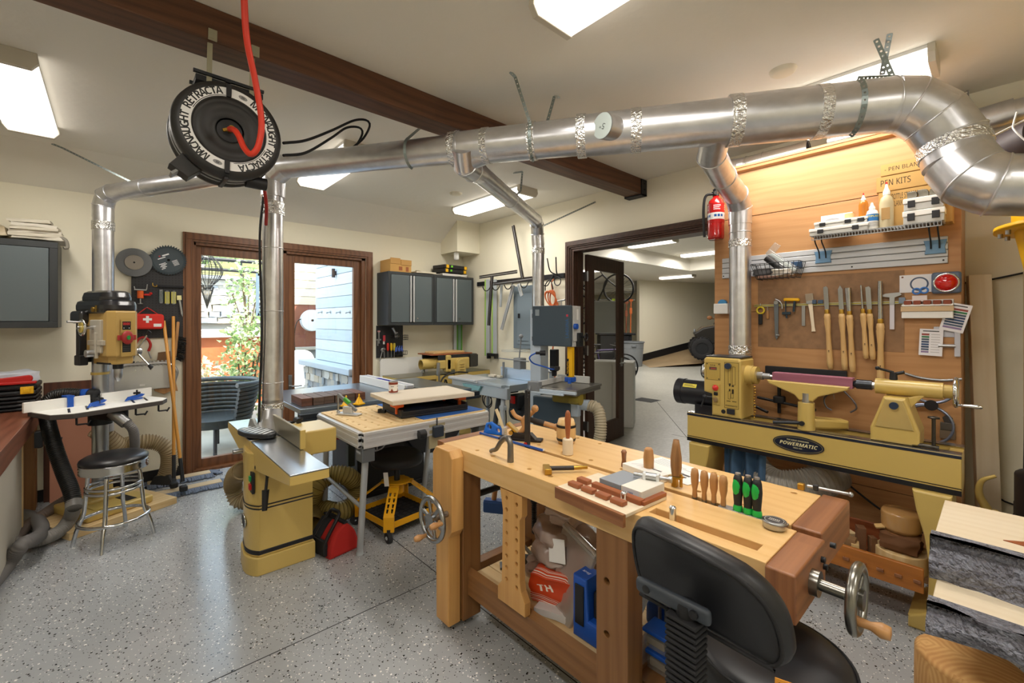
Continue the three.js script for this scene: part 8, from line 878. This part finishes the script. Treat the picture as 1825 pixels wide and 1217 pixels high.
// ---------- lathe ----------
{
  const fz = -3.03, t = thing('wood_lathe', 'long gold wood lathe with black striped bed', 'lathe'), G = GOLD; const x0 = -1.49, x1 = -.12; part(t, 'bed', [lim(x0, x1, .70, .90, fz - .05, fz, .006), lim(x0, x1, .70, .90, fz - .26, fz - .21, .006), lim(x0, x0 + .05, .7, .89, fz - .21, fz - .05), lim(x1 - .05, x1, .7, .89, fz - .21, fz - .05)], G); part(t, 'bed_way', [lim(x0, x1, .9, .904, fz - .06, fz - .002), lim(x0, x1, .9, .904, fz - .26, fz - .2)], mat(0x9c9da0, .25, .95)); part(t, 'top_stripe', lim(x0, x1, .882, .897, fz - .001, fz + .0025, .001), mat(0x1b2334, .3)); part(t, 'bottom_stripe', [lim(x0, x1, .702, .728, fz - .001, fz + .0025, .001), lim(x0, x1, .735, .739, fz - .001, fz + .002)], mat(0x14151a, .35));
  { const c = onZ(fz, 1422, 792); const ov = new THREE.CircleGeometry(.5, 48); part(t, 'nameplate', X(ov, c.x, c.y, fz + .0062, 0, 0, 0, V(.262, .095, 1)), print(512, 192, (x) => { x.fillStyle = '#1c2233'; x.fillRect(0, 0, 512, 192); x.strokeStyle = '#8a8052'; x.lineWidth = 5; x.beginPath(); x.ellipse(256, 96, 244, 84, 0, 0, 7); x.stroke(); x.fillStyle = '#e6dca8'; x.textAlign = 'center'; x.font = 'bold 22px sans-serif'; x.fillText('THE GOLD STANDARD', 256, 58); x.font = 'italic bold 58px sans-serif'; x.fillText('POWERMATIC', 256, 116); x.font = 'bold 17px sans-serif'; x.fillText('SINCE 1921', 256, 146); }, .3), { keep: true, label: 'oval navy nameplate lettered POWERMATIC' }); part(t, 'nameplate_plate', X(cyl(.5, .5, .006, 0, 0, 0, 'z', 48), c.x, c.y, fz + .003, 0, 0, 0, V(.265, .098, 1)), mat(0x1c2233, .3)); }
  const leg = (x, s) => X(ext([[-.07 * s, .7], [.075 * s, .7], [.06 * s, .6], [.03 * s, .48], [.012 * s, .34], [.02 * s, .1], [.09 * s, .06], [.09 * s, 0], [-.09 * s, 0], [-.09 * s, .06], [-.06 * s, .1]].map(([a, b]) => [a * -1, b]).slice(0), .34, .01), x, 0, fz - .13); part(t, 'leg', leg(-.22, -1 * -1), G); part(t, 'leg', leg(-1.39, -1), G);
  // headstock
  const hx = -1.255; part(t, 'headstock', [X(ext([[-.125, 1.06], [-.125, 1.285], [-.11, 1.3], [.105, 1.3], [.12, 1.285], [.12, .905], [-.07, .905], [-.07, 1.05]], .235, .012), hx, 0, fz - .135), cyl(.062, .062, .04, hx + .14, 1.19, fz - .13, 'x', 28)], G); part(t, 'headstock_cap', lim(hx - .12, hx + .115, 1.3, 1.308, fz - .24, fz - .04, .002), DARKMETAL); part(t, 'drive_flange', [cyl(.058, .058, .03, hx + .17, 1.19, fz - .13, 'x', 28)], GOLDD); part(t, 'spindle', [cyl(.026, .026, .04, hx + .2, 1.19, fz - .13, 'x', 20), cyl(.018, .02, .05, hx + .235, 1.19, fz - .13, 'x', 16), cyl(.008, .014, .03, hx + .27, 1.19, fz - .13, 'x', 12)], STEEL); part(t, 'spindle_handwheel', X(lat([[0, -.02], [.05, -.02], [.06, 0], [.05, .02], [0, .03]], 28), hx - .155, 1.19, fz - .13, 0, 0, PI / 2), CHROME);
  part(t, 'motor', [cyl(.09, .09, .26, hx - .2, 1.03, fz - .12, 'x', 32), cyl(.094, .094, .05, hx - .33, 1.03, fz - .12, 'x', 32), lim(hx - .2, hx - .06, .9, .96, fz - .2, fz - .04, .004)], mat(0x1b1c22, .35)); part(t, 'motor_label', X(plane(.1, .03), hx - .24, 1.085, fz - .048, -.65, 0, 0), print(96, 32, (x) => { x.fillStyle = '#d8c84a'; x.fillRect(0, 0, 96, 32); x.fillStyle = '#333'; x.fillRect(8, 8, 60, 4); x.fillRect(8, 18, 76, 4); }), { keep: true }); part(t, 'belt_lever', [rod(V(hx - .06, 1.03, fz - .0), V(hx - .1, 1.03, fz + .02), .008), rod(V(hx - .1, 1.03, fz + .02), V(hx - .12, .96, fz + .03), .006), sph(.016, hx - .1, 1.03, fz + .02)], DARKMETAL);
  const hf = fz - .0165; part(t, 'readout_panel', X(plane(.1, .12), hx - .06, 1.205, hf), print(160, 192, (x) => { x.fillStyle = '#b99d50'; x.fillRect(0, 0, 160, 192); x.strokeStyle = '#4a3c18'; x.lineWidth = 3; x.strokeRect(3, 3, 154, 186); x.fillStyle = '#222'; x.font = 'bold 20px sans-serif'; x.textAlign = 'center'; x.fillText('R.P.M.', 80, 36); x.fillStyle = '#4a4440'; x.fillRect(40, 48, 80, 32); x.fillStyle = '#e04030'; x.font = 'bold 24px monospace'; x.fillText('0000', 82, 73); x.fillStyle = '#222'; for (const [a, b] of [[16, 16], [144, 16], [16, 176], [144, 176]]) { x.beginPath(); x.arc(a, b, 7, 0, 7); x.fill(); } }, .4), { keep: true });
  part(t, 'belt_chart', X(plane(.095, .31), hx + .062, 1.12, hf), print(128, 416, (x) => { x.fillStyle = '#bb9f52'; x.fillRect(0, 0, 128, 416); x.strokeStyle = '#3c3216'; x.lineWidth = 3; x.strokeRect(4, 4, 120, 408); x.strokeRect(36, 40, 24, 160); x.strokeRect(72, 40, 24, 160); x.fillStyle = '#2a2214'; x.fillRect(42, 190, 14, 26); x.fillRect(66, 204, 18, 14); x.fillRect(42, 240, 14, 18); x.fillRect(66, 240, 18, 40); x.strokeRect(36, 260, 18, 70); x.strokeRect(60, 280, 20, 40); x.font = 'bold 16px sans-serif'; x.textAlign = 'center'; x.fillRect(22, 346, 34, 6); x.fillRect(70, 346, 36, 6); x.fillText('POWERMATIC', 64, 396); }, .4), { keep: true }); part(t, 'chart_knob', cyl(.02, .02, .02, hx + .045, 1.25, fz, 'z', 20), mat(0x1f2f4a, .4)); part(t, 'control_plate', lim(hx - .062, hx - .012, .98, 1.12, hf, hf + .006, .002), GOLDD); part(t, 'stop_button', X(lat([[0, .02], [.016, .016], [.021, .006], [.018, 0]], 20), hx - .04, 1.095, hf + .005, PI / 2, 0, 0), mat(0xd82a20, .35)); part(t, 'start_switch', box(.026, .022, .014, hx - .037, 1.055, hf + .008, .003), BLACK); part(t, 'speed_knob', [cyl(.016, .018, .016, hx - .037, 1.015, hf + .01, 'z', 18)], CHROME); part(t, 'door_latch', lim(hx + .035, hx + .085, .93, .965, hf, hf + .012, .003), mat(0x20262e, .4)); part(t, 'vent_plug', cyl(.014, .014, .006, hx + .01, .94, hf, 'z', 16), DARKMETAL);
  // blank, tool rest, banjo
  const bk = thing('turning_blank', 'purple-red square turning blank held between lathe centres', 'wood blank'); const b0 = -.975, b1 = -.56; part(bk, 'blank', lim(b0, b1, 1.16, 1.222, fz - .16, fz - .098, .003), woodMat(0xa3667a, 0x7d4458, 37, .5, .6), { grain: 'x' });
  part(t, 'tool_rest', [X(ext([[-.21, .205], [.21, .205], [.2, .185], [.06, .13], [.035, .1], [-.035, .1], [-.06, .13], [-.2, .185]], .03, .008), -.77, .975, fz - .03)], G); part(t, 'rest_post', cyl(.022, .022, .12, -.77, 1.06, fz - .03), STEEL); part(t, 'banjo', [cyl(.042, .045, .16, -.77, .985, fz - .03), X(ext([[-.03, 0], [.2, 0], [.2, .05], [.05, .06], [-.03, .06]], .09, .012), -.77, .905, fz - .1, 0, .75, 0)], G); part(t, 'rest_lever', [rod(V(-.78, .945, fz + .0), V(-.93, .93, fz + .03), .011), cyl(.014, .014, .03, -.78, .945, fz + .012, 'z')], DARKMETAL);
  // tailstock
  part(t, 'tailstock', [X(ext([[-.1, 0], [.1, 0], [.1, .07], [.045, .24], [-.045, .24], [-.1, .07]], .2, .01), -.37, .905, fz - .12), cyl(.042, .042, .27, -.325, 1.19, fz - .12, 'x', 28), X(ext([[.02, .16], [.045, .24], [.13, .27], [.1, .24], [.055, .18], [.05, .1]], .06, .008), -.37, .905, fz - .12)], G); part(t, 'tailstock_door', X(ext([[-.078, .075], [.078, .075], [.036, .225], [-.036, .225]], .008, .003), -.37, .91, fz - .016), mat(0xcdb676, .18, .35)); part(t, 'door_knob', cyl(.019, .019, .016, -.37, 1.105, fz - .006, 'z', 18), mat(0x20314a, .4)); part(t, 'quill_lock', [cyl(.016, .018, .04, -.385, 1.25, fz - .12), rod(V(-.385, 1.27, fz - .12), V(-.45, 1.29, fz - .1), .007), rod(V(-.385, 1.26, fz - .12), V(-.34, 1.275, fz - .12), .009), sph(.011, -.45, 1.29, fz - .1)], BLACK); part(t, 'quill', [cyl(.02, .02, .08, -.48, 1.19, fz - .12, 'x', 20)], STEEL); part(t, 'live_centre', [cyl(.027, .027, .07, -.51, 1.19, fz - .12, 'x', 24), X(lat([[.024, 0], [.004, .035], [0, .036]], 20), -.545, 1.19, fz - .12, 0, 0, PI / 2)], mat(0x3a3d42, .3, .7)); part(t, 'collar', cyl(.034, .034, .05, -.175, 1.19, fz - .12, 'x', 24), GOLDD); const tw = part(t, 'tail_handwheel', [tor(.068, .01, -.145, 1.19, fz - .12, 'x', 36), X(box(.008, .13, .02, 0, 0, 0, .003), -.145, 1.19, fz - .12), X(box(.008, .02, .13, 0, 0, 0, .003), -.145, 1.19, fz - .12)], CHROME); part(tw, 'crank_handle', X(lat([[0, 0], [.006, 0], [.007, .03], [.011, .07], [.008, .085], [0, .09]], 14), -.14, 1.13, fz - .1, 0, 0, -PI / 2), CHROME); part(t, 'knockout_bar', [rod(V(-.22, .92, fz - .03), V(-.22, 1.06, fz - .03), .008), X(lat([[0, .012], [.022, .008], [.024, 0], [0, -.004]], 18), -.22, 1.06, fz - .03), rod(V(-.3, .915, fz - .03), V(-.2, .915, fz - .03), .01)], mat(0x4a4640, .35, .8)); part(t, 'chain', Array.from({ length: 12 }, (_, i) => sph(.007, hx + .19 + .002 * Math.sin(i), 1.12 - i * .018, fz - .06, 1, 1, 1, 8)), BRASS);
}
// shelf and rounds below the lathe
{
  const z = -2.98, y0 = onZ(z, 1487, 1006).y, y1 = onZ(z, 1490, 968).y; const t = thing('lathe_shelf', 'orange wood shelf trough with peg ends under the lathe', 'shelf'); part(t, 'front_board', lim(-1.3, -.25, y0, y1, z - .025, z, .004), woodMat(0xb9742e, 0x8f5420, 38, .4, .8), { grain: 'x' }); part(t, 'bottom_board', lim(-1.3, -.3, y0 + .01, y0 + .03, z - .32, z - .025, .002), CHERRY, { grain: 'x' }); part(t, 'back_board', lim(-1.3, -.3, y0, y1 + .05, z - .34, z - .32, .003), CHERRY, { grain: 'x' }); for (let i = 0; i < 7; i++) part(t, 'peg', lim(-.72 + i * .072, -.69 + i * .072, (y0 + y1) / 2 - .012, (y0 + y1) / 2 + .004, z, z + .012, .003), WALNUT);
  const by = y0 + .0305; const bx = onZ(z - .13, 1604, 980).x; let o = thing('log_round', 'pale peeled wood round at the bottom of the stack', 'log', [bx, by, z - .17]); part(o, 'round', lat([[0, .0], [.105, 0], [.11, .01], [.11, .095], [.105, .1], [0, .1]], 32), PINE); o = thing('log_round', 'bark covered wood round in the middle of the stack', 'log', [bx - .008, by + .1005, z - .17]); part(o, 'core', lat([[0, 0], [.072, 0], [.078, .05], [.072, .1], [0, .1]], 24), mat(0x8a5a2c, .5)); part(o, 'bark', crumple(.15, .096, .15, .04, 251, [8, 4, 8]).translate(0, .05, 0), mat(0x6a4526, .75)); o = thing('log_round', 'shiny waxed wood round on top of the stack', 'log', [bx, by + .201, z - .17]); part(o, 'round', lat([[0, 0], [.078, 0], [.085, .02], [.086, .09], [.078, .105], [0, .11]], 28), mat(0xb98e56, .25, 0, { clearcoat: .8 })); part(o, 'bark_flake', [box(.05, .012, .03, -.08, .01, .05, .004, [.3, .5, .2])], mat(0xc9a56a, .6));
  [[1518, .07, .05, .05, 0x8a6a48, 'square walnut offcut nearest the bench'], [1535, .12, .04, .05, 0x6d4a30, 'tall dark offcut in the trough'], [1505, .045, .05, .06, 0xd9bf92, 'pale offcut lying in the trough'], [1530, .05, .035, .06, 0xcfb07a, 'small pine offcut in the trough'], [1552, .08, .03, .04, 0x7a5638, 'thin brown offcut leaning in the trough'], [1650, .06, .045, .06, 0xc7a878, 'tan offcut at the trough end']].forEach(([px, h, w, d, c, l], i) => solo('wood_offcut', l, 'offcut', lim(-w / 2, w / 2, 0, h + .05, -d / 2, d / 2, .002), mat(c, .65), { pos: [onZ(z - .1, px, 970).x - (i % 2) * .01, by, z - .07 - (i % 3) * .075], rot: [0, (i * .4) % 1, 0], group: 'offcuts in the lathe trough' }));
  const rag = thing('denim_rag', 'blue denim jacket hanging under the lathe bed', 'rag', [onZ(fz0(), 1325, 830).x, .70, -3.12]); function fz0() { return -3.1; } const rg = new THREE.PlaneGeometry(.26, .34, 24, 10).translate(0, -.17, 0), pp = rg.attributes.position; for (let i = 0; i < pp.count; i++) pp.setZ(i, .03 * Math.sin(pp.getX(i) * 70) + .015 * Math.sin(pp.getX(i) * 31 + pp.getY(i) * 9)); rg.computeVertexNormals(); const rb = rg.clone().translate(0, 0, -.006); part(rag, 'cloth', [rg, rb], mat(0x3d5a78, .9, 0, { side: THREE.DoubleSide }));
  solo('clear_hose', 'large clear ribbed hose looping under the lathe', 'hose', [hose([V(-1.22, .6, -3.38), V(-1.1, .52, -3.24), V(-.98, .48, -3.2), V(-.86, .50, -3.22), V(-.76, .54, -3.28), V(-.7, .58, -3.4)], .1, .02, .006, 20)], new THREE.MeshPhysicalMaterial({ color: 0xb4b0a6, roughness: .25, transmission: .45, thickness: 0 }));
  solo('lathe_cable', 'thin black cable running behind the lathe legs', 'cable', [tube([V(-.95, .68, -3.4), V(-.75, .55, -3.535), V(-.5, .38, -3.54), V(-.3, .3, -3.54)], .006, 30, 6)], BLACK);
}
// ---------- slabs, stump and leaning boards on the right ----------
function slabGeo(w, h, d, amp, seed) { const g = new THREE.BoxGeometry(w, h, d, 28, 4, 10), p = g.attributes.position; for (let i = 0; i < p.count; i++) { const x = p.getX(i), y = p.getY(i), z = p.getZ(i); if (z > d * .35) { const n = fbm(x * 1.3 + 2, y * 3 + 1, 6, seed, 4) - .5; p.setZ(i, z + amp * n * 2 - (y > 0 ? .25 : -.15) * h); } } g.computeVertexNormals(); return g; }
{
  const BARK = mat(0xffffff, .9, 0, { map: tex(256, 256, (u, v) => mixc([172, 178, 192], [92, 88, 94], fbm(u, v, 10, 301, 5)), [3, 6]), bumpMap: foilBump, bumpScale: .03 });
  const mk = (label, x, y, z, w, h, d, seed, ry) => { const t = thing('live_edge_slab', label, 'slab', [x, y, z], ry, 'live edge slabs'); part(t, 'board', lim(-w / 2, w / 2, 0, h, -d / 2, d / 2 - .03, .003), PALE, { grain: 'x' }); part(t, 'bark_edge', slabGeo(w * 1.0, h * 1.06, .08, .05, seed).translate(-.01, h / 2, d / 2 - .02), BARK); return t; };
  mk('lower live edge slab with blue grey bark resting on trestles', .40, .54, -2.29, 1.1, .08, .6, 311, .0); const up = mk('upper live edge slab with a dark burl patch', .39, .621, -2.47, 1.1, .14, .5, 317, .0); part(up, 'burl_patch', X(ext((() => { const s = new THREE.Shape(); s.moveTo(-.2, 0); s.quadraticCurveTo(-.08, .1, .06, .09); s.quadraticCurveTo(.25, .1, .3, 0); s.quadraticCurveTo(.05, -.05, -.2, 0); return s; })(), .003, .001), -.18, .1415, .1, -PI / 2, 0, 0), CHERRY);
  for (const [x, l] of [[.33, 'wooden trestle under the slabs beside the stump'], [.75, 'wooden trestle under the far slab end']]) { const t = thing('trestle', l, 'trestle', [x, 0, -2.33], 0, 'trestles under the slabs'); part(t, 'beam', lim(-.035, .035, .46, .539, -.24, .22, .003), BROWNLEG, { grain: 'z' }); for (const [sx, sz] of [[-1, -1], [1, -1], [-1, 1], [1, 1]]) part(t, 'leg', rod(V(sx * .01, .47, sz * .18), V(sx * .06, 0, sz * .19), .022, 6), BROWNLEG); }
  const p = onY(.34, 1748, 1172); const s = thing('tree_stump', 'barkless round stump standing on the floor by the slabs', 'stump', [p.x - .02, 0, p.z + .02]); const g = lat([[0, .335], [.06, .337], [.1, .333], [.14, .325], [.155, .31], [.158, .2], [.162, .05], [.165, 0]], 40), q = g.attributes.position; for (let i = 0; i < q.count; i++) { const x = q.getX(i), z = q.getZ(i), r = Math.hypot(x, z), a = Math.atan2(z, x), k = 1 + .1 * (fbm(a / 6.2832 + .5, q.getY(i) * .4, 5, 331, 3) - .5) + .05 * Math.sin(2 * a); q.setX(i, x * k); q.setZ(i, z * k); } g.computeVertexNormals(); const rings = tex(256, 256, (u, v) => { const dx = u - .5, dy = v - .5, r = Math.hypot(dx, dy) * 60 + 5 * fbm(u, v, 4, 341, 3); return mixc([222, 180, 118], [176, 122, 66], .35 * (.5 + .5 * Math.sin(r * 2.2)) + .6 * fbm(u, v, 6, 345, 4)); }, [2.2, 2.2]); part(s, 'stump', g, mat(0xffffff, .75, 0, { map: rings }));
  const plank = (label, x, z, w, h, d, m, lean) => { const t = thing('leaning_plank', label, 'plank', [x, 0, z], 0, 'planks leaning on the back wall'); t.rotation.set(-.05, .3, lean); part(t, 'plank', [lim(-w / 2, w / 2, .0, h, -d / 2, d / 2, .004)], m); return t; }; plank('pale smooth plank leaning on the back wall', -.03, -3.8, .1, 1.83, .05, PALE, .03); const bp = plank('pale plank with raw bark face next to the cyclone', .16, -3.78, .13, 1.84, .04, PALE, .0); part(bp, 'bark_face', crumple(.09, 1.7, .02, .02, 351, [4, 24, 2]).translate(.02, .9, .022), mat(0x9a8878, .85));
  const gp = thing('gold_bracket', 'curved gold casting behind the lathe end', 'casting', [-.04, 0, -3.42]); part(gp, 'hook', [tube([[0, .55, 0], [-.03, .63, 0], [-.02, .7, 0], [.03, .74, 0]], (k) => .022 - .014 * k, 20, 8), lim(-.03, .04, 0, .56, -.02, .02, .004)], GOLD); const jars = thing('glue_jar', 'dark bottle standing behind the slabs', 'bottle', [.03, .56, -3.41]); jars.position.set(.06, 0, -3.3); part(jars, 'bottle', lat([[0, .45], [.028, .45], [.03, .46], [.03, .56], [.012, .6], [.012, .66], [0, .66]], 16), mat(0x23252a, .3)); part(jars, 'stand_block', lim(-.05, .05, 0, .45, -.04, .04, .004), BROWNLEG);
  solo('wire', 'thin dark cord stapled along the back wall', 'cord', [tube([V(-.2, onZ(BZ, 1715, 505).y, BZ + .012), V(-.05, onZ(BZ, 1750, 500).y, BZ + .012), V(.25, onZ(BZ, 1825, 475).y, BZ + .012)], .006, 20, 6)], BLACKR);
  solo('wire', 'black cable dropping down the wall behind the planks', 'cord', [tube([V(-.11, 1.3, BZ + .012), V(-.1, .7, BZ + .012), V(-.02, .5, BZ + .012), V(.1, .45, BZ + .012)], .005, 24, 6)], BLACKR);
}

renderer.render(scene, camera);
